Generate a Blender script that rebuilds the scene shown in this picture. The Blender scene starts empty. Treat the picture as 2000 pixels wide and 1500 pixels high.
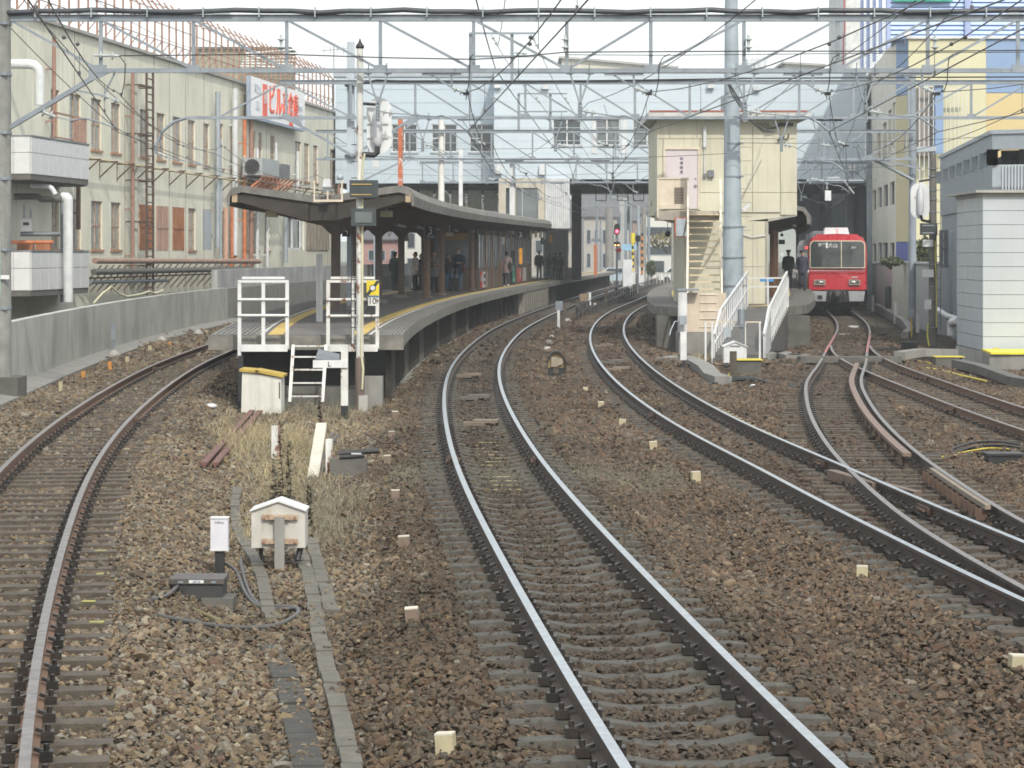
import bpy, bmesh, math, random
import numpy as np
from mathutils import Vector, Matrix, Euler
random.seed(7); rng = np.random.default_rng(7)
SC = bpy.context.scene; COL = SC.collection
R = math.radians
# ------------------------------------------------------------------ camera, sky, sun, exposure
FPX, HY, HZ = 5000.0, 495.0, 2.7        # focal length in photo pixels, horizon row, eye height over the rail heads
cam = bpy.data.objects.new('camera', bpy.data.cameras.new('camera')); COL.objects.link(cam); SC.camera = cam
cam.location = (0, 0, HZ); cam.rotation_euler = (R(90), 0, 0)
cam.data.sensor_width = 36; cam.data.lens = FPX/2000*36
cam.data.shift_y = -(750-HY)/2000.0
cam.data.clip_start = 0.5; cam.data.clip_end = 5000
W = bpy.data.worlds.new('World'); SC.world = W; W.use_nodes = True
SUN_EL, SUN_AZ = 40.0, 165.0            # azimuth measured clockwise from +Y
wn, wl = W.node_tree.nodes, W.node_tree.links
sky = wn.new('ShaderNodeTexSky'); sky.sky_type = 'NISHITA'; sky.sun_disc = False
sky.sun_elevation = R(SUN_EL); sky.sun_rotation = R(SUN_AZ)
sky.air_density = 1.0; sky.dust_density = 6.0; sky.ozone_density = 1.0
# thin even cloud veil over the whole sky
tc = wn.new('ShaderNodeTexCoord'); mp = wn.new('ShaderNodeMapping'); mp.inputs['Scale'].default_value = (1, 1, 3)
nz = wn.new('ShaderNodeTexNoise'); nz.inputs['Scale'].default_value = 2.2; nz.inputs['Detail'].default_value = 6
wl.new(tc.outputs['Generated'], mp.inputs[0]); wl.new(mp.outputs[0], nz.inputs['Vector'])
rp = wn.new('ShaderNodeMapRange'); rp.inputs[1].default_value = .3; rp.inputs[2].default_value = .7; rp.inputs[3].default_value = .62; rp.inputs[4].default_value = .82
wl.new(nz.outputs['Fac'], rp.inputs[0])
mx = wn.new('ShaderNodeMix'); mx.data_type = 'RGBA'; mx.inputs['B'].default_value = (9.3, 9.75, 9.7, 1)
wl.new(rp.outputs[0], mx.inputs['Factor']); wl.new(sky.outputs[0], mx.inputs['A'])
bg = wn['Background']; bg.inputs['Strength'].default_value = 0.13; wl.new(mx.outputs['Result'], bg.inputs['Color'])
sl = bpy.data.lights.new('sun', 'SUN'); sl.energy = 2.2; sl.angle = R(0.6); sl.color = (1.0, .955, .85)
so = bpy.data.objects.new('sun', sl); COL.objects.link(so)
sd = Vector((math.sin(R(SUN_AZ))*math.cos(R(SUN_EL)), math.cos(R(SUN_AZ))*math.cos(R(SUN_EL)), math.sin(R(SUN_EL))))
so.rotation_euler = (-sd).to_track_quat('-Z', 'Y').to_euler()
SC.view_settings.view_transform = 'Standard'; SC.view_settings.look = 'None'
SC.view_settings.exposure = 0.46; SC.view_settings.gamma = 1.0; SC.view_settings.use_curve_mapping = False
SC.render.engine = 'CYCLES'; SC.cycles.use_denoising = True; SC.cycles.max_bounces = 6; SC.cycles.filter_width = 1.7

def XP(px, Y): return (px-1000.0)/FPX*Y          # sideways position of a photo column at distance Y
def ZP(py, Y): return HZ-(py-HY)/FPX*Y           # height of a photo row at distance Y
def P(px, py, Y): return Vector((XP(px, Y), Y, ZP(py, Y)))
def YG(py, z): return FPX*(HZ-z)/(py-HY)         # distance of a photo row lying at height z

# ------------------------------------------------------------------ materials
MATS = {}
def lin(c): return tuple(c)+(1,) if len(c) == 3 else tuple(c)
def mat(name, c1, c2=None, rough=.7, metal=0.0, sc=2.5, streak=0.0, rust=0.0, rustc=(.16, .06, .025), bump=0.0, bsc=40, fine=.12, emit=None, estr=1, wave=None, spec=.4, alpha=None):
    if name in MATS: return MATS[name]
    m = bpy.data.materials.new(name); m.use_nodes = True; MATS[name] = m
    N, L = m.node_tree.nodes, m.node_tree.links
    b = N['Principled BSDF']; b.inputs['Roughness'].default_value = rough; b.inputs['Metallic'].default_value = metal
    b.inputs['Specular IOR Level'].default_value = spec
    c2 = c2 or tuple(x*.72 for x in c1)
    g = N.new('ShaderNodeNewGeometry')
    def noise(scale, detail=5, vec=None, rough_=.6):
        n = N.new('ShaderNodeTexNoise'); n.inputs['Scale'].default_value = scale; n.inputs['Detail'].default_value = detail; n.inputs['Roughness'].default_value = rough_
        L.new(vec or g.outputs['Position'], n.inputs['Vector']); return n.outputs['Fac']
    def mapr(x, a, b_, lo=0, hi=1):
        n = N.new('ShaderNodeMapRange'); n.inputs[1].default_value = a; n.inputs[2].default_value = b_; n.inputs[3].default_value = lo; n.inputs[4].default_value = hi
        L.new(x, n.inputs[0]); return n.outputs[0]
    def mix(f, a, b_, typ='MIX'):
        n = N.new('ShaderNodeMix'); n.data_type = 'RGBA'; n.blend_type = typ
        if isinstance(f, float): n.inputs['Factor'].default_value = f
        else: L.new(f, n.inputs['Factor'])
        for s, v in (('A', a), ('B', b_)):
            if isinstance(v, tuple): n.inputs[s].default_value = lin(v)
            else: L.new(v, n.inputs[s])
        return n.outputs['Result']
    col = mix(mapr(noise(sc), .35, .65), tuple(c1), tuple(c2))
    if streak:
        mpn = N.new('ShaderNodeMapping'); mpn.inputs['Scale'].default_value = (7, 7, .35); L.new(g.outputs['Position'], mpn.inputs[0])
        s = mapr(noise(1.0, 4, mpn.outputs[0]), .5, .72); s2 = mapr(noise(.5, 3), .35, .6)
        mm = N.new('ShaderNodeMath'); mm.operation = 'MULTIPLY'; L.new(s, mm.inputs[0]); L.new(s2, mm.inputs[1])
        m3 = N.new('ShaderNodeMath'); m3.operation = 'MULTIPLY'; L.new(mm.outputs[0], m3.inputs[0]); m3.inputs[1].default_value = streak
        col = mix(m3.outputs[0], col, tuple(x*.35 for x in c1))
    if rust:
        mpn = N.new('ShaderNodeMapping'); mpn.inputs['Scale'].default_value = (1, 1, .5); L.new(g.outputs['Position'], mpn.inputs[0])
        r_ = mapr(noise(5.0, 8, mpn.outputs[0], .7), .72-.35*rust, .78-.33*rust)
        col = mix(r_, col, tuple(rustc))
    if fine:
        col = mix(mapr(noise(90, 2), .3, .7, 0, fine), col, (0, 0, 0))
    L.new(col, b.inputs['Base Color'])
    if rough > .12 and metal < .9:
        L.new(mapr(noise(sc*3), .3, .7, max(.05, rough-.12), min(1, rough+.12)), b.inputs['Roughness'])
    if bump or wave:
        bn = N.new('ShaderNodeBump'); bn.inputs['Distance'].default_value = .01; bn.inputs['Strength'].default_value = bump or .5
        L.new(noise(bsc, 5), bn.inputs['Height']); L.new(bn.outputs[0], b.inputs['Normal'])
    if emit:
        b.inputs['Emission Color'].default_value = lin(emit); b.inputs['Emission Strength'].default_value = estr
    return m
steel = mat('galvanised_steel', (.26, .295, .33), (.20, .23, .265), .5, .35, sc=3, streak=.2)
steel_l = mat('light_galvanised_steel', (.38, .42, .46), (.31, .35, .39), .5, .3, sc=3, streak=.25)
steel_d = mat('dull_grey_steel', (.20, .22, .24), (.15, .165, .18), .55, .3)
white = mat('white_paint', (.64, .65, .66), (.54, .55, .56), .5, streak=.35)
white_r = mat('rusty_white_paint', (.66, .66, .64), (.52, .52, .50), .6, streak=.4, rust=.45)
black = mat('black_paint', (.018, .02, .022), (.03, .03, .032), .5)
rubber = mat('black_rubber', (.02, .02, .022), (.035, .035, .038), .55)
rusty = mat('rusty_iron', (.24, .135, .10), (.33, .20, .155), .85, sc=6, bump=.4)
rusty_d = mat('dark_rusty_iron', (.07, .048, .038), (.11, .07, .05), .85, sc=5, bump=.3)
rust_o = mat('orange_rust_pole', (.42, .13, .055), (.55, .2, .09), .8, sc=5, rust=.3, rustc=(.6, .55, .48))
rail_side = mat('rail_side_rust', (.055, .042, .036), (.085, .06, .048), .8, sc=4, bump=.2)
rail_side_o = mat('rail_side_orange_rust', (.13, .08, .055), (.18, .11, .075), .85, sc=4, bump=.2)
rail_top = mat('polished_rail_head', (.52, .54, .56), (.38, .40, .42), .32, .95, sc=8, fine=.05)
rail_top_r = mat('brown_tinted_rail_head', (.27, .235, .22), (.19, .165, .155), .4, .85, sc=5, fine=.05)
conc = mat('grey_concrete', (.26, .255, .24), (.20, .195, .185), .9, sc=2, streak=.5, bump=.4)
conc_l = mat('pale_concrete', (.38, .375, .35), (.30, .295, .28), .9, sc=2, streak=.55, bump=.4)
conc_d = mat('dark_concrete', (.13, .125, .115), (.09, .088, .08), .9, sc=3, bump=.5)
conc_s = mat('sleeper_concrete', (.098, .092, .081), (.062, .058, .051), .9, sc=9, bump=.5, fine=.2)
wood_s = mat('sleeper_wood', (.115, .095, .075), (.07, .058, .047), .9, sc=9, bump=.7, fine=.3)
yellow = mat('yellow_paint', (.60, .50, .05), (.50, .41, .05), .6, streak=.3)
yellow_f = mat('faded_yellow_strip', (.60, .42, .10), (.48, .36, .14), .8, sc=3, fine=.2)
cream = mat('cream_wall_panel', (.57, .55, .44), (.50, .48, .385), .7, sc=.7, streak=.45)
beige = mat('beige_paint', (.62, .55, .44), (.54, .47, .38), .6, streak=.2, rust=.12, rustc=(.4, .22, .12))
glass_d = mat('dark_window_glass', (.035, .045, .055), (.06, .07, .08), .12, 0, sc=.6, spec=.7, fine=0)
glass_m = mat('grey_window_glass', (.16, .18, .19), (.11, .125, .135), .15, 0, sc=1.2, spec=.6, fine=0)
brown = mat('brown_painted_steel', (.115, .088, .078), (.15, .11, .095), .6, sc=3, rust=.15, streak=.3)
brown_b = mat('brown_panel', (.17, .125, .10), (.13, .10, .085), .6, sc=2)

# ------------------------------------------------------------------ mesh builder
class MB:
    def __init__(s): s.v = []; s.f = []; s.sm = []; s.mi = []; s.cur = 0
    def add(s, vs, fs, smooth=False):
        o = len(s.v); s.v.extend([tuple(v) for v in vs])
        for f in fs: s.f.append(tuple(i+o for i in f)); s.sm.append(smooth); s.mi.append(s.cur)
        return s
    def box(s, x0, x1, y0, y1, z0, z1):
        return s.add([(x0,y0,z0),(x1,y0,z0),(x1,y1,z0),(x0,y1,z0),(x0,y0,z1),(x1,y0,z1),(x1,y1,z1),(x0,y1,z1)],
                     [(3,2,1,0),(4,5,6,7),(0,1,5,4),(1,2,6,5),(2,3,7,6),(3,0,4,7)])
    def obox(s, c, sx, sy, sz, rz=0.0, rx=0.0, ry=0.0):
        M = Matrix.Translation(Vector(c)) @ Euler((rx, ry, rz)).to_matrix().to_4x4()
        vs = [M @ Vector((a*sx/2, b*sy/2, d*sz/2)) for d in (-1,1) for a,b in ((-1,-1),(1,-1),(1,1),(-1,1))]
        return s.add(vs, [(3,2,1,0),(4,5,6,7),(0,1,5,4),(1,2,6,5),(2,3,7,6),(3,0,4,7)])
    def bar(s, p, q, w, h=None, up=(0,0,1)):
        p, q = Vector(p), Vector(q); h = h or w; d = (q-p).normalized(); u = Vector(up)
        if abs(d.dot(u)) > .98: u = Vector((0,1,0))
        a = d.cross(u).normalized(); b = a.cross(d).normalized()
        vs = [t + a*(i*w/2) + b*(j*h/2) for t in (p,q) for i,j in ((-1,-1),(1,-1),(1,1),(-1,1))]
        return s.add(vs, [(3,2,1,0),(4,5,6,7),(0,1,5,4),(1,2,6,5),(2,3,7,6),(3,0,4,7)])
    def tube(s, pts, r, n=8, caps=True):
        pts = [Vector(p) for p in pts]; k = len(pts); rs = r if isinstance(r,(list,tuple)) else [r]*k
        vs = []; ref = None
        for i,p in enumerate(pts):
            d = (pts[min(i+1,k-1)]-pts[max(i-1,0)]).normalized()
            if ref is None: ref = Vector((0,0,1)) if abs(d.z) < .9 else Vector((1,0,0))
            a = ref - d*ref.dot(d)
            if a.length < 1e-4: a = d.orthogonal()
            a.normalize(); b = d.cross(a); ref = a
            for j in range(n):
                t = 2*math.pi*j/n; vs.append(p + (a*math.cos(t)+b*math.sin(t))*rs[i])
        fs = [(i*n+j, i*n+(j+1)%n, (i+1)*n+(j+1)%n, (i+1)*n+j) for i in range(k-1) for j in range(n)]
        s.add(vs, fs, True)
        if caps: s.add(vs[:n], [tuple(reversed(range(n)))]); s.add(vs[-n:], [tuple(range(n))])
        return s
    def lathe(s, prof, c=(0,0,0), n=12, M=None):
        M = M or Matrix.Translation(Vector(c)); vs = []
        for r_,z in prof:
            for j in range(n):
                t = 2*math.pi*j/n; vs.append(M @ Vector((max(r_,1e-4)*math.cos(t), max(r_,1e-4)*math.sin(t), z)))
        k = len(prof)
        fs = [(i*n+j, i*n+(j+1)%n, (i+1)*n+(j+1)%n, (i+1)*n+j) for i in range(k-1) for j in range(n)]
        s.add(vs, fs, True); s.add(vs[:n], [tuple(reversed(range(n)))]); s.add(vs[-n:], [tuple(range(n))])
        return s
    def ext(s, poly, vec, smooth=False):
        n = len(poly); a = [Vector(p) for p in poly]; b = [p+Vector(vec) for p in a]
        s.add(a+b, [(i,(i+1)%n,n+(i+1)%n,n+i) for i in range(n)], smooth)
        s.add(a, [tuple(reversed(range(n)))]); s.add(b, [tuple(range(n))]); return s
    def sweep(s, prof, frames, caps=True, smooth=False):     # prof: list of (side, up); frames: list of (origin, side vector)
        n = len(prof); vs = []
        for o,a in frames:
            for u,w in prof: vs.append(Vector(o)+Vector(a)*u+Vector((0,0,w)))
        k = len(frames)
        s.add(vs, [(i*n+j,i*n+(j+1)%n,(i+1)*n+(j+1)%n,(i+1)*n+j) for i in range(k-1) for j in range(n)], smooth)
        if caps: s.add(vs[:n],[tuple(range(n))]); s.add(vs[-n:],[tuple(reversed(range(n)))])
        return s
    def mesh(s, name, mats, off=(0,0,0)):
        me = bpy.data.meshes.new(name); off = Vector(off)
        me.from_pydata([tuple(Vector(v)-off) for v in s.v], [], s.f)
        for m_ in (mats if isinstance(mats,(list,tuple)) else [mats]): me.materials.append(m_)
        me.polygons.foreach_set('use_smooth', s.sm); me.polygons.foreach_set('material_index', s.mi)
        bm = bmesh.new(); bm.from_mesh(me); bmesh.ops.recalc_face_normals(bm, faces=bm.faces); bm.to_mesh(me); bm.free()
        me.update(); return me
def wloc(o):
    v = Vector((0,0,0))
    while o: v += o.location; o = o.parent
    return v
def part(name, mb, m, parent, label=None, kind=None, off=None):
    me = mb.mesh(name, m, wloc(parent) if off is None else off)
    o = bpy.data.objects.new(name, me); COL.objects.link(o); o.parent = parent
    if label: o['label'] = label
    if kind: o['kind'] = kind
    return o
def sub(name, mb, m, prt, **k): return part(name, mb, m, prt, **k)
def tag(o, label, cat, group=None, kind=None):
    if label: o['label'] = label
    if cat: o['category'] = cat
    if group: o['group'] = group
    if kind: o['kind'] = kind
    return o
def thing(name, label, cat, loc=(0,0,0), group=None):
    o = bpy.data.objects.new(name, None); COL.objects.link(o); o.location = loc; o.empty_display_size = .2
    return tag(o, label, cat, group)
def solo(name, mb, m, label, cat, loc=None, group=None, kind=None):
    if loc is None:
        a = np.array([tuple(v) for v in mb.v]); loc = ((a[:,0].min()+a[:,0].max())/2, (a[:,1].min()+a[:,1].max())/2, a[:,2].min())
    o = bpy.data.objects.new(name, mb.mesh(name, m, loc)); COL.objects.link(o); o.location = loc
    return tag(o, label, cat, group, kind)
def struct(name, mb, m):
    o = solo(name, mb, m, None, None, loc=(0,0,0)); o['kind'] = 'structure'; return o
def copy_tree(o, parent=None):
    c = o.copy(); COL.objects.link(c); c.parent = parent
    for ch in [x for x in o.children]: copy_tree(ch, c)
    return c
_fonts = {}
def text(name, s_, size, loc, rot, m, parent, ext=.004, align='CENTER', sx=1.0, label=None, vertical=False):
    cu = bpy.data.curves.new(name+'_c', 'FONT'); cu.body = s_; cu.size = size; cu.align_x = align; cu.align_y = 'CENTER'; cu.extrude = ext; cu.offset = size*.004
    if vertical: cu.space_line = 1.0
    t = bpy.data.objects.new(name+'_t', cu); COL.objects.link(t)
    me = bpy.data.meshes.new_from_object(t.evaluated_get(bpy.context.evaluated_depsgraph_get()))
    bpy.data.objects.remove(t); bpy.data.curves.remove(cu)
    me.materials.clear(); me.materials.append(m)
    me.transform(Matrix.Diagonal((sx,1,1,1))); me.transform(Euler(rot).to_matrix().to_4x4())
    o = bpy.data.objects.new(name, me); COL.objects.link(o); o.parent = parent; o.location = Vector(loc)-wloc(parent)
    if label: o['label'] = label
    return o
FRONT = (R(90), 0, 0)      # text standing up and facing the camera side

# ------------------------------------------------------------------ smooth curves through surveyed points
def spline(pts):
    x = np.array([p[0] for p in pts], float); y = np.array([p[1] for p in pts], float); n = len(x)
    h = np.diff(x); A = np.zeros((n,n)); b = np.zeros(n); A[0,0]=A[-1,-1]=1
    for i in range(1,n-1):
        A[i,i-1]=h[i-1]; A[i,i]=2*(h[i-1]+h[i]); A[i,i+1]=h[i]; b[i]=6*((y[i+1]-y[i])/h[i]-(y[i]-y[i-1])/h[i-1])
    M_ = np.linalg.solve(A,b)
    def f(t):
        t = np.asarray(t,float); i = np.clip(np.searchsorted(x,t)-1,0,n-2); d = t-x[i]
        r_ = y[i]+d*((y[i+1]-y[i])/h[i]-h[i]*(2*M_[i]+M_[i+1])/6)+d**2*M_[i]/2+d**3*(M_[i+1]-M_[i])/(6*h[i])
        lo = t < x[0]; 
        if np.any(lo): 
            s0=(y[1]-y[0])/h[0]-h[0]*(2*M_[0]+M_[1])/6; r_ = np.where(lo, y[0]+(t-x[0])*s0, r_)
        return r_
    return f
class Track:
    def __init__(s, pts, y0, y1):
        s.f = spline(pts); s.y0, s.y1 = y0, y1
        s.ys = np.arange(y0, y1+.01, .25); s.xs = s.f(s.ys)
        s.s = np.concatenate([[0], np.cumsum(np.hypot(np.diff(s.ys), np.diff(s.xs)))])
        s.dx = np.gradient(s.xs, s.ys)
    def at(s, Y): return float(s.f(Y))
    def hd(s, Y): return float((s.f(Y+.2)-s.f(Y-.2))/.4)
    def off(s, Y, d):                     # point at lateral offset d (right positive)
        k = s.hd(Y); n = math.hypot(1,k); return Vector((s.at(Y)+d/n, Y-d*k/n, 0))
    def frames(s, y0, y1, d, step=.5, z=0):
        out = []
        for Y in np.linspace(y0, y1, max(2, int(math.ceil((y1-y0)/step))+1)):
            k = s.hd(Y); n = math.hypot(1,k); out.append((s.off(Y,d)+Vector((0,0,z)), Vector((1/n,-k/n,0))))
        return out
TM = Track([(0,2.4),(13.4,1.17),(22.3,.505),(31.8,-.09),(39.6,-.44),(47.4,-.69),(62,-.87),(78,-.6),(93,-.05),(108,.83),(139,3.0),(201,8.0),(321,19),(450,32)], 8, 430)
TB = Track([(0,7.4),(10,5.9),(20,4.56),(24,4.23),(28,3.94),(32,3.69),(38.5,3.27),(46.6,2.93),(57,2.75),(69,2.79),(83,3.1),(102,3.96),(120,5.2),(140,7.0),(200,12.3),(321,23.3),(450,36)], 12, 430)
TC = Track([(8,5.9),(13,5.2),(20.5,4.72),(25.9,4.6),(30,4.71),(33.5,4.87),(37.8,5.15),(44,5.68),(49,6.2),(53.6,6.74),(61,7.83),(72.2,9.45),(93,12.4),(120.5,15.4),(150,18.3),(200,24)], 14, 190)
TD = Track([(15,9.6),(25,8.9),(35,8.5),(45,8.43),(52,8.56),(60,8.77),(67,9.12),(73,9.68),(78.5,10.36),(84,11.13)], 18, 76)
TA = Track([(0,-.55),(5,-1.55),(13.4,-3.13),(24,-4.77),(31,-5.7),(44.4,-7.03),(54.2,-7.72),(62,-8.13),(70,-8.37),(78,-8.5),(95,-8.3),(120,-6.9),(150,-4.2),(200,1.2),(321,12.5)], 9, 300)
# ------------------------------------------------------------------ ground and ballast
def smooth(a, b, x): t = np.clip((x-a)/(b-a),0,1); return t*t*(3-2*t)
def tdist(T, X, Y):
    c = T.f(np.clip(Y, T.y0-8, T.y1)); k = np.interp(Y, T.ys, T.dx); return (X-c)/np.sqrt(1+k*k)
def sin_noise(X, Y, sc, seed=0):
    r_ = np.random.default_rng(seed); o = 0
    for i in range(6):
        a, b, p = r_.normal(0,1/sc,2).tolist()+[r_.uniform(0,6.28)]; o = o+np.sin(a*X+b*Y+p)
    return o/3.5
def gz(X, Y):
    X = np.asarray(X,float); Y = np.asarray(Y,float)
    dm, db, dc, dd, da = [tdist(T,X,Y) for T in (TM,TB,TC,TD,TA)]
    dc = np.where(Y>190, 99, dc); dd = np.where(Y>76, 99, dd)
    base = np.where(da < 0, -.16, np.where(dm < 0, -.42, -.33))
    base = np.where((dc > 0) & (dd > 0) & (X > 5), -.26, base)
    d = np.minimum.reduce([abs(dm), abs(db), abs(dc), abs(dd), abs(da)])
    z = base + (-.19-base)*(1-smooth(1.15, 2.2, d))
    z = z + sin_noise(X,Y,.9,3)*.035*smooth(.9,1.8,d)
    z = z - .06*smooth(.75,.2,d)*0
    return z - np.where(Y > 260, smooth(260,400,Y)*.3, 0)
xs = np.unique(np.concatenate([-np.geomspace(18,900,14)[::-1], np.arange(-17.5,24,.42), np.geomspace(24,900,14)]))
ys = np.unique(np.concatenate([[-60,-20,0,5], np.arange(9,60,.35), np.arange(60,160,.8), np.geomspace(160,2500,22)]))
GX, GY = np.meshgrid(xs, ys); GZ = gz(GX,GY)-.03
GZ = np.where((GX<-18)|(GX>26), -.3, GZ)
nx, ny = len(xs), len(ys); me = bpy.data.meshes.new('ground')
idx = np.arange(nx*ny).reshape(ny,nx)
faces = np.stack([idx[:-1,:-1],idx[:-1,1:],idx[1:,1:],idx[1:,:-1]],-1).reshape(-1,4)
me.from_pydata(np.stack([GX.ravel(),GY.ravel(),GZ.ravel()],-1).tolist(), [], faces.tolist()); me.polygons.foreach_set('use_smooth',[True]*len(faces)); me.update()
def ground_material():
    m = bpy.data.materials.new('ballast_bed'); m.use_nodes = True; N, L = m.node_tree.nodes, m.node_tree.links; b = N['Principled BSDF']; b.inputs['Roughness'].default_value = .95; b.inputs['Specular IOR Level'].default_value = .15
    g = N.new('ShaderNodeNewGeometry')
    v = N.new('ShaderNodeTexVoronoi'); v.inputs['Scale'].default_value = 17; L.new(g.outputs['Position'], v.inputs['Vector'])
    r_ = N.new('ShaderNodeValToRGB'); L.new(v.outputs['Color'], r_.inputs[0])
    e = r_.color_ramp.elements; e[0].position=.1; e[0].color=(.04,.033,.027,1); e[1].position=.95; e[1].color=(.12,.095,.07,1); k=e.new(.4); k.color=(.065,.05,.04,1); k=e.new(.7); k.color=(.085,.075,.062,1)
    n = N.new('ShaderNodeTexNoise'); n.inputs['Scale'].default_value=.35; n.inputs['Detail'].default_value=6; L.new(g.outputs['Position'], n.inputs['Vector'])
    mr = N.new('ShaderNodeMapRange'); mr.inputs[1].default_value=.3; mr.inputs[2].default_value=.7; mr.inputs[3].default_value=.65; mr.inputs[4].default_value=1.15; L.new(n.outputs['Fac'], mr.inputs[0])
    mm = N.new('ShaderNodeMix'); mm.data_type='RGBA'; mm.blend_type='MULTIPLY'; mm.inputs['Factor'].default_value=1; L.new(r_.outputs[0], mm.inputs['A']); L.new(mr.outputs[0], mm.inputs['B']); L.new(mm.outputs['Result'], b.inputs['Base Color'])
    bn = N.new('ShaderNodeBump'); bn.inputs['Distance'].default_value=.05; bn.inputs['Strength'].default_value=1; bn.invert=True; L.new(v.outputs['Distance'], bn.inputs['Height']); L.new(bn.outputs[0], b.inputs['Normal'])
    return m
me.materials.append(ground_material()); go = bpy.data.objects.new('ground', me); COL.objects.link(go); go['kind'] = 'structure'

# sleepers: positions kept so that the stones leave them free
SPACE = .605
def sleeper_list(T, y0, y1):
    s0 = np.interp(y0,T.ys,T.s); s1 = np.interp(y1,T.ys,T.s); n0 = math.ceil(s0/SPACE)
    return [(float(np.interp(k*SPACE,T.s,T.ys))) for k in range(n0, int(s1/SPACE)+1)]
def on_sleeper(T, X, Y, half=1.02, wid=.105):
    d = tdist(T,X,Y); k = np.interp(Y,T.ys,T.dx); sl_ = np.interp(Y,T.ys,T.s) + d*k/np.sqrt(1+k*k)
    ph = np.abs((sl_/SPACE+.5) % 1-.5)*SPACE
    return (np.abs(d) < half) & (ph < wid)
def make_stones(name, y0, y1, dens, size, seed):
    r_ = np.random.default_rng(seed)
    margin = .25; A = margin*(y1*y1-y0*y0); n = int(A*dens)
    Y = np.sqrt(r_.uniform(y0*y0, y1*y1, n)); X = r_.uniform(-margin, margin, n)*Y
    keep = (X > TA.f(Y)-2.2 - .012*Y) & (X < 13.2+0*Y)
    # nothing under the platforms
    keep &= ~((Y > 51.5) & (X > TA.f(Y)+1.9) & (X < TM.f(Y)-1.9))
    keep &= ~((Y > 72) & (X > TB.f(Y)+2.6) & (X < TC.f(Y)-2.3))
    X, Y = X[keep], Y[keep]
    rails = np.zeros(len(X), bool); slp = np.zeros(len(X), bool); cen = np.full(len(X), 9.)
    for T in (TM,TB,TC,TD,TA):
        ok = (Y < T.y1-.3) & (Y > T.y0); d = tdist(T,X,Y); rails |= ok & (np.abs(np.abs(d)-.567) < .075)
        slp |= ok & on_sleeper(T,X,Y,1.02 if T in (TM,) else 1.07, (.12 if T is TM else .105)+(.02 if size>.07 else 0)); cen = np.where(ok, np.minimum(cen,np.abs(d)), cen)
    drop = rails | (slp & (r_.random(len(X)) > np.where(np.abs(tdist(TM,X,Y))<.75,.05,np.where(np.abs(tdist(TM,X,Y))<1.1,.28,np.where(np.abs(tdist(TA,X,Y))<1.15,np.clip((Y-17)*.022,.05,.55),np.where(np.abs(tdist(TB,X,Y))<1.15,.25,.42))))))
    X, Y, cen, slp = X[~drop], Y[~drop], cen[~drop], slp[~drop]; n = len(X)
    Z = gz(X,Y) + r_.normal(-.004,.012,n) + np.where(slp,.035,0)
    Z -= np.where(cen < 1.0, .022, 0)
    big = size*np.exp(r_.normal(0,.33,n)); 
    scl = np.stack([big*r_.uniform(.8,1.25,n), big*r_.uniform(.7,1.1,n), big*r_.uniform(.5,.85,n)],-1)
    scl = np.where(slp[:,None], scl*.7, scl)
    rot = np.stack([r_.normal(0,.5,n), r_.normal(0,.5,n), r_.uniform(0,6.28,n)],-1)
    pal = np.array([(.125,.088,.064),(.088,.068,.055),(.175,.130,.092),(.235,.188,.138),(.135,.118,.10),(.095,.090,.082),(.225,.212,.19),(.215,.16,.10),(.14,.085,.062),(.062,.053,.047),(.32,.28,.22)])
    warm = np.array([.12,.07,.15,.16,.10,.07,.10,.12,.06,.02,.03]); cool = np.array([.22,.22,.09,.03,.17,.12,.02,.01,.06,.06,.002])
    bX = -1.0-.035*np.clip(Y-15,0,40)+.3*sin_noise(X,Y,1.8,9); w = smooth(.35,-.6, X-bX)     # fresh tan ballast round the left track
    ci = np.where(r_.random(n) < w, r_.choice(11,n,p=warm/warm.sum()), r_.choice(11,n,p=cool/cool.sum()))
    col = pal[ci]*r_.uniform(.8,1.2,(n,1)); avg = np.array([.106,.090,.068]); col = (col*.70+avg*.30)*(np.where((w>.5)[:,None],np.array([.87,.86,.82]),np.where((X>TM.f(Y)+1.2)[:,None],np.array([.78,.725,.675]),np.array([.72,.68,.62]))))
    dm = np.abs(tdist(TM,X,Y)); dirt = np.clip(1-dm/1.5,0,1)
    grey = np.array([.050,.045,.040]); col = col*(1-.5*dirt[:,None]) + grey*(.5*dirt[:,None])
    dd = np.minimum.reduce([np.abs(tdist(T,X,Y)) for T in (TB,TC)]); dirt = np.clip(1-dd/1.2,0,1)[:,None]*.4
    col = col*(1-dirt)+np.array([.055,.042,.035])*dirt
    patch = np.clip(sin_noise(X,Y,1.6,21)*.5,-.35,.35)[:,None]; col = col*(1+patch*.45)
    # grey-green dust patch between the two middle tracks
    dust = (np.exp(-((Y-33.5)/1.6)**2)*(X>-1.6)*(X<2.2)*.55)[:,None]; col = col*(1-dust)+np.array([.13,.125,.095])*dust
    me = bpy.data.meshes.new(name); me.vertices.add(n); me.vertices.foreach_set('co', np.stack([X,Y,Z],-1).ravel().astype(np.float32))
    a = me.attributes.new('rot','FLOAT_VECTOR','POINT'); a.data.foreach_set('vector', rot.ravel().astype(np.float32))
    a = me.attributes.new('scl','FLOAT_VECTOR','POINT'); a.data.foreach_set('vector', scl.ravel().astype(np.float32))
    a = me.attributes.new('pick','INT','POINT'); a.data.foreach_set('value', r_.integers(0,5,n).astype(np.int32))
    a = me.attributes.new('tint','FLOAT_COLOR','POINT'); a.data.foreach_set('color', np.concatenate([col,np.ones((n,1))],1).ravel().astype(np.float32))
    o = bpy.data.objects.new(name, me); COL.objects.link(o); o['kind'] = 'stuff'; o['label'] = 'crushed stone ballast lying between and beside the tracks' if seed == 1 else 'crushed stone ballast farther along the tracks towards the platforms'; o['category'] = 'ballast'
    md = o.modifiers.new('stones','NODES'); md.node_group = stone_group(); return n
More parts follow.
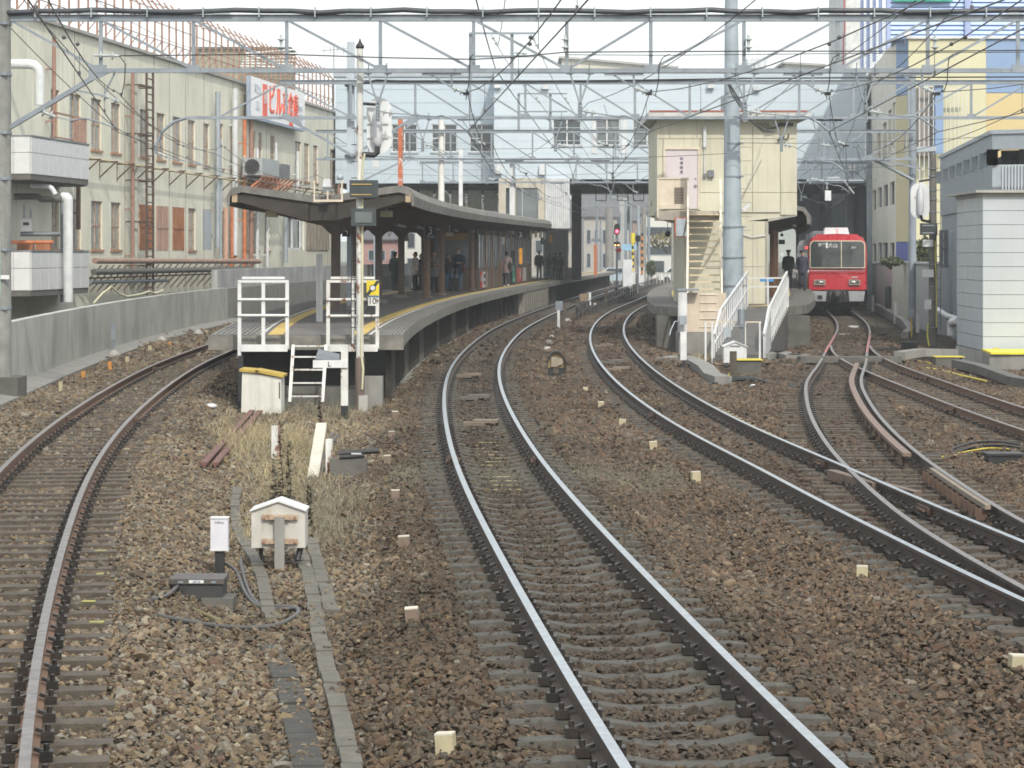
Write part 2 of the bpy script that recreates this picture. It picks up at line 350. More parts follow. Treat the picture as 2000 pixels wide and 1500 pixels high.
def stone_material():
    m = bpy.data.materials.new('stone'); m.use_nodes = True; N,L = m.node_tree.nodes,m.node_tree.links; b = N['Principled BSDF']; b.inputs['Roughness'].default_value=.9; b.inputs['Specular IOR Level'].default_value=.25
    a = N.new('ShaderNodeAttribute'); a.attribute_type='INSTANCER'; a.attribute_name='tint'
    g = N.new('ShaderNodeNewGeometry'); n = N.new('ShaderNodeTexNoise'); n.inputs['Scale'].default_value=60; n.inputs['Detail'].default_value=4; L.new(g.outputs['Position'],n.inputs['Vector'])
    mr = N.new('ShaderNodeMapRange'); mr.inputs[1].default_value=.3; mr.inputs[2].default_value=.7; mr.inputs[3].default_value=.78; mr.inputs[4].default_value=1.2; L.new(n.outputs['Fac'],mr.inputs[0])
    mm = N.new('ShaderNodeMix'); mm.data_type='RGBA'; mm.blend_type='MULTIPLY'; mm.inputs['Factor'].default_value=1; L.new(a.outputs['Color'],mm.inputs['A']); L.new(mr.outputs[0],mm.inputs['B']); L.new(mm.outputs['Result'],b.inputs['Base Color'])
    return m
_sg = None
def stone_group():
    global _sg
    if _sg: return _sg
    ng = bpy.data.node_groups.new('stones','GeometryNodeTree'); _sg = ng
    ng.interface.new_socket('Geometry',in_out='INPUT',socket_type='NodeSocketGeometry'); ng.interface.new_socket('Geometry',in_out='OUTPUT',socket_type='NodeSocketGeometry')
    N,L = ng.nodes,ng.links; gi = N.new('NodeGroupInput'); out = N.new('NodeGroupOutput')
    sm_ = stone_material(); jn = N.new('GeometryNodeJoinGeometry'); r_ = random.Random(5)
    for k in range(5):
        bm = bmesh.new()
        for i in range(11):
            v = Vector((r_.gauss(0,1),r_.gauss(0,1),r_.gauss(0,1))).normalized()*r_.uniform(.42,.56); bm.verts.new(v)
        bmesh.ops.convex_hull(bm, input=bm.verts); bmesh.ops.delete(bm, geom=[v for v in bm.verts if not v.link_faces], context='VERTS')
        rm = bpy.data.meshes.new('stone'); bm.to_mesh(rm); bm.free(); rm.materials.append(sm_)
        ro = bpy.data.objects.new('stone', rm); oi = N.new('GeometryNodeObjectInfo'); oi.inputs['Object'].default_value = ro; oi.inputs['As Instance'].default_value = True
        L.new(oi.outputs['Geometry'], jn.inputs[0])
    ip = N.new('GeometryNodeInstanceOnPoints'); ip.inputs['Pick Instance'].default_value = True
    def na(nm,t):
        a = N.new('GeometryNodeInputNamedAttribute'); a.data_type=t; a.inputs[0].default_value=nm; return a.outputs[0]
    L.new(gi.outputs[0],ip.inputs['Points']); L.new(jn.outputs[0],ip.inputs['Instance']); L.new(na('pick','INT'),ip.inputs['Instance Index'])
    e2r = N.new('FunctionNodeEulerToRotation'); L.new(na('rot','FLOAT_VECTOR'),e2r.inputs[0]); L.new(e2r.outputs[0],ip.inputs['Rotation'])
    L.new(na('scl','FLOAT_VECTOR'),ip.inputs['Scale']); L.new(ip.outputs[0],out.inputs[0]); return ng
n1 = make_stones('ballast', 10.5, 36, 680, .051, 1)
n2 = make_stones('ballast_far', 36, 66, 230, .082, 2)
n3 = make_stones('ballast_distant', 66, 120, 45, .15, 3); bpy.data.objects['ballast_distant']['label'] = 'crushed stone ballast around the platforms and the red train'
bpy.data.objects['ballast_distant'].name = 'ballast.002'; bpy.data.objects['ballast_far'].name = 'ballast.001'
print('stones', n1, n2, n3)

# ------------------------------------------------------------------ tracks
RAILP = [(-.0325,0),(.0325,0),(.0325,-.032),(.010,-.046),(.010,-.128),(.0635,-.142),(.0635,-.156),(-.0635,-.156),(-.0635,-.142),(-.010,-.128),(-.010,-.046),(-.0325,-.032)]
def rail_mb(T, y0, y1, d, z=0.0, mb=None):
    mb = mb or MB(); fr = T.frames(y0,y1,d,.4 if y1 < 120 else .8,z); n = len(RAILP); o = len(mb.v)
    for og,a in fr:
        for u,w in RAILP: mb.v.append(tuple(og+a*u+Vector((0,0,w))))
    for i in range(len(fr)-1):
        for j in range(n):
            mb.f.append((o+i*n+j,o+i*n+(j+1)%n,o+(i+1)*n+(j+1)%n,o+(i+1)*n+j)); mb.sm.append(False); mb.mi.append(1 if j == 0 else 0)
    mb.f.append(tuple(o+j for j in range(n))); mb.sm.append(False); mb.mi.append(0)
    mb.f.append(tuple(o+(len(fr)-1)*n+j for j in reversed(range(n)))); mb.sm.append(False); mb.mi.append(0)
    return mb
def sleeper_mesh(kind):
    mb = MB()
    if kind == 'c':      # prestressed concrete: chamfered, dipping in the middle
        prof = []
        st = [(-1.0,.0),(-.98,.165),(-.42,.165),(-.2,.12),(.2,.12),(.42,.165),(.98,.165),(1.0,.0)]
        rings = []
        for x,h in [(-1.0,.15),(-.80,.16),(-.42,.16),(-.2,.118),(.2,.118),(.42,.16),(.80,.16),(1.0,.15)]:
            rings.append([(x,-.12,-.33),(x,-.085,-.33+h+.0),(x,.085,-.33+h),(x,.12,-.33)])
        for r_ in rings: mb.v.extend(r_)
        for i in range(7):
            for j in range(4):
                mb.f.append((i*4+j,i*4+(j+1)%4,i*4+4+(j+1)%4,i*4+4+j)); mb.sm.append(False); mb.mi.append(0)
        mb.f += [(0,1,2,3),(31,30,29,28)]; mb.sm += [False]*2; mb.mi += [0]*2
        return mb.mesh('sleeper', conc_s)
    mb.box(-1.05,1.05,-.1,.1,-.31,-.162); return mb.mesh('sleeper', wood_s)
SM = {'c': sleeper_mesh('c'), 'w': sleeper_mesh('w')}
def build_track(name, T, label, kind, y0, y1, smax, side_m, top_m, z=0.0, rails=None):
    t = thing(name, label, 'railway track', (T.at(y0), y0, 0), 'railway tracks')
    for d in (-.567,.567):
        part('rail', rail_mb(T,y0,y1,d,z), [side_m,top_m], t)
    base = wloc(t); sm_ = SM[kind]
    fs = MB()
    for i,Y in enumerate(sleeper_list(T, y0+.2, y1-.1)):
        if Y > smax: break
        k = T.hd(Y); h_ = -math.atan(k); c = T.off(Y,0)
        s = bpy.data.objects.new('sleeper', sm_); COL.objects.link(s); s.parent = t
        jit = 0 if kind == 'c' else 1
        s.location = c-base+Vector((random.uniform(-.03,.03)*jit,random.uniform(-.03,.03)*jit,random.uniform(-.012,.004)*(.4+jit))); s.rotation_euler = (0,0,h_+random.uniform(-.012,.012)*jit)
        if Y < 75:
            a = Vector((math.cos(h_),math.sin(h_),0))
            for d in (-.567,.567):
                for e in (-1,1):
                    p = c+a*(d+e*.105)
                    fs.obox((p.x,p.y,-.135),.075,.10,.055,h_)
                    if Y < 42: 
                        fs.tube([p+Vector((0,0,-.12)),p+Vector((0,0,-.07))],.017,6)
                        fs.obox((p.x-a.x*e*.03,p.y,-.112),.09,.04,.022,h_,0,e*.35)
    part('fastening', fs, mat('black_fastening',(.022,.02,.02),(.05,.04,.035),.45,.3), t, kind='stuff')
    return t
tm = build_track('railway_track', TM, 'railway track with concrete sleepers curving through the middle of the picture', 'c', 9, 425, 150, rail_side, rail_top)
tb = build_track('railway_track', TB, 'railway track sweeping from the lower right corner to the left of the stairs', 'c', 13, 425, 125, rail_side, rail_top, -.001)
tc_ = build_track('railway_track', TC, 'railway track leading up to the standing red train', 'w', 15, 185, 116, rail_side, rail_top_r, -.005)
td = build_track('railway_track', TD, 'rusty siding track branching off towards the right edge in front of the grey hut', 'w', 19, 75.5, 74, rail_side_o, rail_top_r, -.009)
ta = build_track('railway_track', TA, 'leftmost railway track with brown rails running along the concrete wall', 'w', 10, 295, 82, rail_side_o, rail_top_r)
# inner check rail over the turnout, and check rail with chairs
mb = MB(); fr = TC.frames(34.2,62.5,.567-.20,.6)
mb.sweep([(-.055,.035),(.055,.035),(.055,-.012),(-.055,-.012)], fr)
part('check_rail', mb, mat('brown_check_rail',(.20,.135,.105),(.15,.10,.08),.6,sc=5,streak=.1), tc_, label='flat brown check rail beside the right rail')
mb = MB()
for Y in np.arange(34.6,62,1.3):
    c = TC.off(Y,.36); mb.obox((c.x,c.y,-.10),.05,.05,.17)
part('rail_chair', mb, rusty_d, tc_, kind='stuff')
mb = MB(); mb.sweep([(-.03,.03),(.03,.03),(.03,-.02),(-.03,-.02)], TC.frames(27.2,31.9,.567-.13,.5)); part('check_rail', mb, mat('tan_check_rail',(.24,.20,.155),(.17,.14,.11),.8,sc=6,bump=.3), tc_, label='short pale check rail with bolted chairs')
mb = MB()
for Y in np.arange(27.3,31.9,.45):
    c = TC.off(Y,.38); mb.obox((c.x,c.y,-.08),.12,.06,.12); mb.tube([(c.x-.06,c.y-.02,-.1),(c.x-.06,c.y-.02,.0)],.02,6)
part('rail_chair', mb, rusty_d, tc_, kind='stuff')
# frog filler, wing plates and joint plates
mb = MB(); c = TB.off(31.0,.567); mb.obox((c.x-.14,c.y+.3,-.09),.12,1.9,.13,.16); mb.obox((c.x+.16,c.y-.9,-.09),.1,1.7,.13,.20)
part('frog_block', mb, mat('rusty_frog',(.17,.12,.09),(.11,.08,.065),.7,sc=6,bump=.3), tb)
mb = MB()
for T,Y,d in ((TB,27.8,.567),(TB,33.9,.567),(TM,34.4,.567),(TM,34.5,-.567),(TA,43.1,-.567),(TA,42.8,.567),(TA,62,-.567),(TD,45.6,-.567),(TD,57,.567),(TC,32.6,.567),(TB,44,-.567),(TD,40.5,.567)):
    c = T.off(Y,d); h_ = -math.atan(T.hd(Y))
    for e in (-1,1): mb.obox((c.x+e*.036,c.y,-.085),.05,.55,.085,h_); [mb.tube([(c.x+e*.06,c.y+q,-.085),(c.x+e*.095,c.y+q,-.085)],.018,6) for q in (-.2,-.07,.07,.2)]
solo('rail_joint', mb, rusty_d, 'bolted joint plates clamping the rails of the tracks', 'rail joint', kind='stuff')
# painted turnout rails near the red train
for T,lab in ((TC,'left'),):
    for d in (-.567,.567):
        mb = MB(); mb.sweep([(-.034,.004),(.034,.004),(.036,-.034),(-.036,-.034)], TC.frames(70,86,d,.5)); part('painted_rail_head', mb, mat('worn_red_rail_paint',(.38,.12,.11),(.28,.12,.11),.5,sc=4), tc_)
# worn yellow marks on the sleepers
ym = mat('worn_yellow_mark',(.42,.36,.19),(.26,.22,.13),.85,sc=14)
mb = MB()
ss = [Y for Y in sleeper_list(TM,31.5,39.5)]
for Y in ss:
    c = TM.off(Y,.02); 
    if 33.9 < Y < 35: continue
    mb.obox((c.x,c.y,-.207),.36+random.uniform(-.1,.06),.055,.006,-math.atan(TM.hd(Y)))
part('yellow_mark', mb, ym, tm, kind='stuff')
mb = MB()
for Y in sleeper_list(TB,47,53): c = TB.off(Y,random.uniform(-.1,.15)); mb.obox((c.x,c.y,-.205),.4,.12,.008)
for Y in sleeper_list(TB,56,60): c = TB.off(Y,.1); mb.obox((c.x,c.y,-.205),.35,.12,.008)
for Y in sleeper_list(TB,40.5,48): c = TB.off(Y,.93); mb.obox((c.x,c.y,-.172),.16,.13,.008)
part('yellow_mark', mb, ym, tb, kind='stuff')
mb = MB()
for Y in sleeper_list(TA,22.5,25.3)[::3]+sleeper_list(TA,19.5,21.2)[::2]: c = TA.off(Y,random.uniform(.85,.95)); mb.obox((c.x,c.y,-.160),.11,.09,.006)
for Y in sleeper_list(TA,22.0,24.2)[::2]: c = TA.off(Y,-.25); mb.obox((c.x,c.y,-.160),.4,.06,.006)
part('yellow_mark', mb, mat('bright_yellow_mark',(.36,.34,.09),(.20,.19,.09),.8,sc=14), ta, kind='stuff')
# ------------------------------------------------------------------ concrete wall on the left
WALL = [(9.5,-7.6),(30,-9.3),(46,-9.95),(56,-10.6),(70,-11.4),(85,-11.9),(108,-11.8),(130,-10.8),(160,-8.3),(200,-3.6)]
wf = spline([(a,b) for a,b in WALL]); wallT = Track(WALL, 9.5, 205)
w = thing('concrete_wall', 'long low grey streaked concrete wall beside the leftmost track', 'wall', (-10.6,56,0))
def wall_mb(y0,y1,z0,z1,t,dx=0):
    mb = MB(); mb.sweep([(0+dx,z0),(0+dx,z1),(-t+dx,z1),(-t+dx,z0)], wallT.frames(y0,y1,0,1.0)); return mb
wallm = mat('streaked_wall_concrete',(.46,.46,.43),(.33,.33,.31),.9,sc=.55,streak=.95,bump=.4,bsc=25)
yj = [9.6,14,18,22,26,30,34,38,42,46]+[49+i*1.8 for i in range(33)]
for a,b in zip(yj[:-1],yj[1:]):
    part('wall_panel', wall_mb(a+.006,b-.006,-.4,1.27,.22), wallm, w)
mb = wall_mb(9.6,205,-.4,1.235,.18,-.02); part('wall_core', mb, conc, w)
mb = MB(); mb.sweep([(.55,-.30),(.55,-.10),(0,-.02),(0,-.3)], wallT.frames(30,108,0,1.0)); part('footing', mb, conc_d if False else conc, w)
# higher stained wall standing behind it, farther away
w2 = thing('concrete_wall', 'taller stained concrete wall behind the low wall, reaching behind the waiting passengers', 'wall', (-12.3,108,0))
m2 = mat('stained_tall_wall',(.44,.45,.45),(.30,.30,.30),.9,sc=.8,streak=.9,bump=.3)
yj = list(np.arange(106,206,2.4))
for a,b in zip(yj[:-1],yj[1:]): part('wall_panel', wall_mb(a+.01,b-.01,-.3,2.02,.25,-.35), m2, w2)
# ------------------------------------------------------------------ factory building
FK, FC = .106, -26.9
def FX(Y): return FC+FK*Y
def FYpx(px): return -FC/(FK-(px-1000)/FPX)
fn = Vector((1,-FK,0)).normalized(); fd = Vector((FK,1,0)).normalized()
def FP(Y, z, out=0.0): return Vector((FX(Y),Y,z))+fn*out
FY0, FY1, FH = 82.0, FYpx(658), 11.1
fb = thing('factory_building', 'long cream stained concrete factory building with narrow rusty framed windows behind the wall', 'building', tuple(FP(FY0,0)))
fw = mat('factory_wall',(.71,.695,.59),(.59,.58,.485),.9,sc=.35,streak=.5,bump=.25,bsc=12,fine=.15)
fpale = mat('factory_pale_metal',(.62,.64,.66),(.5,.52,.54),.5,streak=.2)
UW = [(99,116),(136,158),(178,198),(217,235),(273,290),(306,322),(337,354),(367,381),(397,409),(424,436),(450,459),(491,499),(505,512),(528,537),(576,588),(594,604),(612,621),(645,657)]
LW = [(101,115),(141,159),(178,200),(217,236),(368,382),(396,414),(434,441),(455,462),(473,485),(494,505),(517,527)]
PN = [(272,295,'o'),(305,327,'p'),(337,358,'o')]
def wz(y, px): return ZP(y, FYpx(px))
holes = []
for a,b in UW: holes.append((FYpx(a),FYpx(b),6.75,8.75 if a<420 else 8.9))
for a,b in LW+[(c,d) for c,d,_ in PN]: holes.append((FYpx(a),FYpx(b),2.85,4.75))
holes.append((FYpx(558),FYpx(594),2.9,5.0))
# facade with real openings: piers and bands cut round every window
def cut_wall(y0,y1,z0,z1,hs,depth=.35):
    ys_ = sorted({y0,y1}|{h[0] for h in hs}|{h[1] for h in hs}); zs_ = sorted({z0,z1}|{h[2] for h in hs}|{h[3] for h in hs}); mb = MB()
    solid = {}
    for i in range(len(ys_)-1):
        for j in range(len(zs_)-1):
            cy,cz = (ys_[i]+ys_[i+1])/2,(zs_[j]+zs_[j+1])/2
            solid[i,j] = not any(h[0]<cy<h[1] and h[2]<cz<h[3] for h in hs)
    q = lambda Y,z,o: FP(Y,z,o)
    for (i,j),sld in solid.items():
        if not sld: continue
        a,b,c,d = ys_[i],ys_[i+1],zs_[j],zs_[j+1]
        mb.add([q(a,c,0),q(b,c,0),q(b,d,0),q(a,d,0)],[(0,1,2,3)])
        for (di,dj,p1,p2) in ((-1,0,(a,c),(a,d)),(1,0,(b,c),(b,d)),(0,-1,(a,c),(b,c)),(0,1,(a,d),(b,d))):
            if not solid.get((i+di,j+dj),True): mb.add([q(*p1,0),q(*p2,0),q(*p2,-depth),q(*p1,-depth)],[(0,1,2,3)])
    return mb
part('facade', cut_wall(FY0,FY1,-.5,FH,holes), fw, fb)
mb = MB(); a,b,c,d = FP(FY0,0,-.5),FP(FY1,0,-.36),FP(FY1,0,-14),FP(FY0,0,-14)
def hull4(mb,pts,z0,z1): mb.ext([(p.x,p.y,z0) for p in pts],(0,0,z1-z0)); return mb
hull4(mb,[FP(FY0,0,-.36),FP(FY1,0,-.36),c,d],-.5,FH-.25); part('building_mass', mb, fw, fb)
mb = MB(); mb.ext([FP(FY1,-.5,0),FP(FY1,-.5,-14),FP(FY1,FH,-14),FP(FY1,FH,0)],fd*.3); part('end_wall', mb, fw, fb)
mb = MB(); mb.bar(FP(FY0,FH+.06,-.1),FP(FY1,FH+.06,-.1),.5,.12); part('parapet', mb, conc_l, fb)
frm = mat('rusty_window_frame',(.36,.23,.15),(.46,.38,.30),.8,sc=4,rust=.4); pane_m = mat('dusty_window_glass',(.30,.31,.30),(.20,.21,.20),.3,0,sc=1.4,spec=.5,streak=.4)
def window(Y0,Y1,z0,z1,parent,style=0):
    f = MB(); t=.06
    for a_,b_,c_,d_ in ((Y0,Y0+t*1.6,z0,z1),(Y1-t*1.6,Y1,z0,z1),(Y0,Y1,z0,z0+t),(Y0,Y1,z1-t,z1),((Y0+Y1)/2-.05,(Y0+Y1)/2+.05,z0,z1),(Y0,Y1,(z0+z1)/2-.03,(z0+z1)/2+.03)):
        f.ext([FP(a_,c_,-.10),FP(b_,c_,-.10),FP(b_,d_,-.10),FP(a_,d_,-.10)],fn*.03)
    w_ = part('window', f, frm, parent)
    p_ = MB(); p_.ext([FP(Y0,z0,-.12),FP(Y1,z0,-.12),FP(Y1,z1,-.12),FP(Y0,z1,-.12)],fn*.02); part('pane', p_, pane_m, w_)
    s_ = MB(); s_.ext([FP(Y0-.1,z0-.09,-.1),FP(Y1+.1,z0-.09,-.1),FP(Y1+.1,z0,-.1),FP(Y0-.1,z0,-.1)],fn*.16); part('sill', s_, rusty if style else mat('rust_stained_sill',(.40,.24,.15),(.3,.16,.09),.85,sc=5), w_)
for i,(a,b) in enumerate(UW): window(FYpx(a),FYpx(b),6.75,8.75 if a<420 else 8.9,fb)
for i,(a,b) in enumerate(LW):
    if (a,b)==(396,414):
        mb=MB(); mb.ext([FP(FYpx(a),2.85,-.1),FP(FYpx(b),2.85,-.1),FP(FYpx(b),4.75,-.1),FP(FYpx(a),4.75,-.1)],fn*.09); part('window_board', mb, mat('bluish_grey_board',(.42,.46,.50),(.36,.40,.43),.6,streak=.3), fb, label='blue grey metal sheet covering a window'); continue
    window(FYpx(a),FYpx(b),2.85,4.75,fb)
po = mat('orange_rusted_shutter',(.38,.16,.07),(.24,.10,.05),.85,sc=1.4,streak=.8,rust=.2,rustc=(.12,.05,.03)); pp = mat('pinkish_rusted_shutter',(.42,.27,.21),(.36,.23,.18),.8,sc=1.4,streak=.5)
for k,(a,b,c) in enumerate(PN):
    Ya,Yb = FYpx(a),FYpx(b); mb=MB(); mb.ext([FP(Ya,2.85,-.1),FP(Yb,2.85,-.1),FP(Yb,4.75,-.1),FP(Ya,4.75,-.1)],fn*.12)
    mb.ext([FP(Ya,3.78,.02),FP(Yb,3.78,.02),FP(Yb,3.86,.02),FP(Ya,3.86,.02)],fn*.03); [mb.ext([FP(y_,2.85,.02),FP(y_+.08,2.85,.02),FP(y_+.08,4.75,.02),FP(y_,4.75,.02)],fn*.03) for y_ in (Ya,(Ya+Yb)/2,Yb-.08)]
    part('shutter', mb, po if c=='o' else pp, fb, label='rusty sheet metal shutter' if c=='o' else 'faded pinkish sheet metal shutter')
# big dark sliding window with timber wall
mb=MB(); Ya,Yb=FYpx(558),FYpx(594)
for a_,b_,c_,d_ in ((Ya,Ya+.2,2.9,5),(Yb-.5,Yb,2.9,5),(Ya,Yb,2.9,3.02),(Ya,Yb,4.9,5),((Ya+Yb)/2-.25,(Ya+Yb)/2-.0,2.9,5)): mb.ext([FP(a_,c_,-.2),FP(b_,c_,-.2),FP(b_,d_,-.2),FP(a_,d_,-.2)],fn*.1)
w_=part('window', mb, fpale, fb, label='wide dark sliding window in a pale frame'); mb=MB(); mb.ext([FP(Ya,2.9,-.25),FP(Yb,2.9,-.25),FP(Yb,5,-.25),FP(Ya,5,-.25)],fn*.02); part('pane', mb, glass_d, w_)
mb=MB(); Y2=FYpx(598); k=0
while Y2 < FYpx(640): mb.ext([FP(Y2,2.9,.02),FP(Y2+.42,2.9,.02),FP(Y2+.42,5.0,.02),FP(Y2,5.0,.02)],fn*(.03+.02*(k%2))); Y2+=.5; k+=1
part('timber_cladding', mb, mat('weathered_timber',(.34,.30,.25),(.24,.20,.16),.9,sc=2,streak=.8), fb)
# wall ribs/joints
mb=MB()
for px in (145,243,300,330,362,398,455,520,640): Y=FYpx(px); mb.ext([FP(Y,0,0),FP(Y+.05,0,0),FP(Y+.05,FH,0),FP(Y,FH,0)],fn*.012)
part('joint', mb, mat('wall_joint',(.30,.28,.23),rough=.9), fb, kind='stuff')
# pipes on the facade
def fpipe(px,z0,z1,r,m,out=.3,lab=None): 
    mb=MB(); Y=FYpx(px); mb.tube([FP(Y,z0,out),FP(Y,z1,out)],r,8)
    for z in np.arange(z0+.6,z1,1.9): mb.ext([FP(Y-.05,z,0),FP(Y+.05,z,0),FP(Y+.05,z+.05,0),FP(Y-.05,z+.05,0)],fn*out)
    part('pipe', mb, m, fb, label=lab)
pink=mat('salmon_pipe',(.52,.33,.25),(.44,.28,.21),.7,sc=3,streak=.3)
for px,z0,z1,r,m in ((245,2.0,10.2,.07,rusty),(251,2.0,10.1,.08,conc_l),(413,3.0,10.3,.12,steel_l),(419,2.4,8,.07,steel_l),(447,2.6,10.7,.14,fpale),(429,2.2,4.9,.13,pink),(448,2.3,4.6,.11,pink),(441,1.5,5.5,.08,rust_o),(466,1.8,9.3,.10,rust_o),(479,1.8,11,.12,rusty),(491,2,8,.08,fpale),(511,2,7,.08,fpale),(528,6.1,8.5,.08,fpale),(547,2.2,5,.12,steel_l),(571,4.5,8.3,.10,fpale),(652,3,8,.1,rusty),(90,5,10.6,.07,rusty),(138,3.6,6.4,.09,rusty_d)):
    fpipe(px,z0,z1,r,m)
# long horizontal pipes with brackets
mb=MB(); mb.tube([FP(FYpx(150),2.42,.7),FP(FYpx(480),2.3,.7)],.115,8); part('pipe', mb, mat('pink_rusted_main',(.36,.25,.20),(.24,.165,.13),.85,sc=3,streak=.2), fb, label='thick pinkish horizontal pipe above the wall')
mb=MB(); mb.tube([FP(FYpx(145),2.0,.75),FP(FYpx(460),1.95,.75)],.12,8); part('pipe', mb, conc_d, fb)
mb=MB(); mb.tube([FP(FYpx(145),1.6,.6),FP(FYpx(300),1.55,.6)],.07,6); part('pipe', mb, steel, fb)
mb=MB(); mb.tube([FP(FYpx(95),6.35,.42),FP(FYpx(640),6.1,.42)],.045,6); part('pipe', mb, mat('tan_thin_pipe',(.50,.42,.27),(.4,.33,.2),.7), fb, label='thin tan pipe running along the facade on brackets')
br0=None
for px in list(range(160,440,34))+[455,480,505,525,545,562,580,596,612,628]:
    Y=FYpx(px); mb=MB(); mb.bar((0,0,0),tuple(fn*.75),.06); mb.bar((0,0,-.62),tuple(fn*.68),.05); mb.bar((0,0,0),(0,0,-.7),.05)
    if br0 is None: br0=mb.mesh('bracket',rusty_d)
    o=bpy.data.objects.new('bracket',br0); COL.objects.link(o); o.parent=fb; o.location=FP(Y,6.3,0)-fb.location
mb=MB()
for px in range(150,470,13):
    Y=FYpx(px); mb.bar(FP(Y,1.75,0),FP(Y,1.75,.85),.05); mb.bar(FP(Y,1.2,0),FP(Y+.4,2.25,.85),.045)
part('pipe_support', mb, rusty_d, fb, kind='stuff')
# rusty ladder
lad=thing('ladder','tall rusty ladder fixed upright to the cream factory wall','ladder',tuple(FP(FYpx(265),1.0,.6)))
Y=FYpx(265)
for e in (-.55,.55):
    mb=MB(); mb.bar(FP(Y+e,1.0,.6),FP(Y+e,10.3,.6),.09); part('rail', mb, rusty_d, lad)
mb=MB()
rung=None
for z in np.arange(1.3,10.3,.32):
    if rung is None:
        m_=MB(); m_.bar(tuple(-fd*.55),tuple(fd*.55),.05); rung=m_.mesh('rung',rusty_d)
    o=bpy.data.objects.new('rung',rung); COL.objects.link(o); o.parent=lad; o.location=FP(Y,z,.6)-lad.location
mb=MB(); [mb.bar(FP(Y+e,z,.0),FP(Y+e,z,.6),.06) for z in (2.2,4.0,5.7,7.6,9.6) for e in (-1.6,-.55,.55)]; [mb.bar(FP(Y-1.6,z,.6),FP(Y+.55,z,.6),.06) for z in (2.2,4.0,5.7,7.6,9.6)]; part('bracket', mb, rusty_d, lad)
# roof fence with outward leaning tops, straight posts one by one
rf=thing('roof_fence','rusty spiked fence of leaning posts along the factory roof edge','fence',tuple(FP(FY0,FH+.1,-.2)))
m_=MB(); m_.bar((0,0,0),(0,0,2.0),.075); m_.bar((0,0,1.95),(-.55,0,2.7),.07); m_.bar((0,0,.75),(-.6,-.0,0.0),.04)
pm=m_.mesh('post',rusty)
Y=FY0+.6
while Y < FY1:
    o=bpy.data.objects.new('post',pm); COL.objects.link(o); o.parent=rf; o.location=FP(Y,FH+.1,-.2)-rf.location; o.rotation_euler=(random.uniform(-.012,.012),random.uniform(-.012,.012),0); Y+=1.32
for z,o_ in ((.75,0),(1.5,0),(2.1,.15),(2.45,.4)):
    mb=MB(); mb.tube([FP(FY0,FH+.1+z,-.2-o_*1.0),FP(FY1,FH+.1+z,-.2-o_*1.0)],.022,5); part('wire', mb, rusty, rf)
# rooftop block and antennas
rb=thing('rooftop_shed','grey olive rooftop block behind the roof fence with rows of white pipes','rooftop shed',tuple(FP(124,FH,-8)))
mb=MB(); mb.box(XP(374,150),XP(566,150),150,154,FH-.4,ZP(97,150)); part('wall', mb, mat('olive_rooftop_wall',(.28,.27,.22),(.22,.21,.17),.9,streak=.5), rb)
mb=MB(); mb.box(XP(371,150),XP(569,150),149.8,154.2,ZP(97,150)+.002,ZP(92,150)); part('roof', mb, conc_d, rb)
for k in range(7):
    mb=MB(); mb.tube([P(480-k*2,104+k*5,149),P(575+k*6,97+k*7,149)],.05,6); part('pipe', mb, fpale, rb)
for px,Y,h in ((522,140,3.6),(652,158,5.6)):
    an=thing('antenna','thin television antenna on the factory roof '+('above the olive block' if px==522 else 'at its far right end'),'antenna',(XP(px,Y),Y,FH-1)); m0=wloc(an)
    mb=MB(); mb.tube([m0,m0+Vector((0,0,h))],.03,5); part('mast', mb, steel_d, an)
    mb=MB(); mb.tube([m0+Vector((-.8,0,h-.5)),m0+Vector((.8,0,h-.35))],.02,5); [mb.tube([m0+Vector((x_,-.3,h-.45)),m0+Vector((x_,.3,h-.45))],.015,4) for x_ in (-.6,-.3,0,.3,.6)]; [mb.tube([m0+Vector((x_,0,h-.7)),m0+Vector((x_,0,h-.2))],.015,4) for x_ in (-.6,-.2,.2,.6)]; part('yagi', mb, steel_d, an)
# billboard hanging on the facade
Ya,Yb=FYpx(469),FYpx(577); bz0,bz1=9.42,11.5
bb=thing('billboard','white billboard with big red characters hung high on the factory wall','billboard',tuple(FP((Ya+Yb)/2,bz0,.5)))
mb=MB(); mb.ext([FP(Ya,bz0,.35),FP(Yb,bz0,.35),FP(Yb,bz1,.35),FP(Ya,bz1,.35)],fn*.18); part('board', mb, mat('billboard_white',(.80,.80,.81),(.74,.75,.77),.5,fine=.02), bb)
mb=MB(); mb.ext([FP(Ya,bz0-.02,.34),FP(Yb,bz0-.02,.34),FP(Yb,bz0+.12,.34),FP(Ya,bz0+.12,.34)],fn*.2); mb.ext([FP(Ya-.12,bz0,.34),FP(Ya,bz0,.34),FP(Ya,bz1,.34),FP(Ya-.12,bz1,.34)],fn*.2); part('frame', mb, mat('billboard_blue_edge',(.30,.36,.46),rough=.5), bb)
red=mat('sign_red',(.75,.09,.035),(.68,.09,.04),.5,fine=.03); sgrey=mat('faded_sign_grey',(.48,.52,.60),(.58,.62,.68),.6,fine=.02)
ang=math.atan2(fd.y,fd.x)
L_=Yb-Ya
for ch,fy,wd in (('ビ',.36,1.0),('ル',.49,1.0),('高',.61,1.0),('倉',.71,1.0),('庫',.81,1.0)):
    text('lettering',ch,1.75 if ch in 'ビル' else 1.45,FP(Ya+L_*fy,10.5,.56),(R(90),0,ang),red,bb,ext=.02,sx=1.0*wd)
mb=MB(); y_=Ya+L_*.245; mb.ext([FP(y_-.6,9.62,.54),FP(y_+.45,9.62,.54),FP(y_+.45,11.3,.54),FP(y_-.6,11.3,.54)],fn*.02); part('red_block', mb, red, bb)
text('lettering','貸',.8,FP(Ya+L_*.24,10.6,.575),(R(90),0,ang),mat('billboard_white2',(.8,.8,.81),rough=.5),bb,ext=.01)
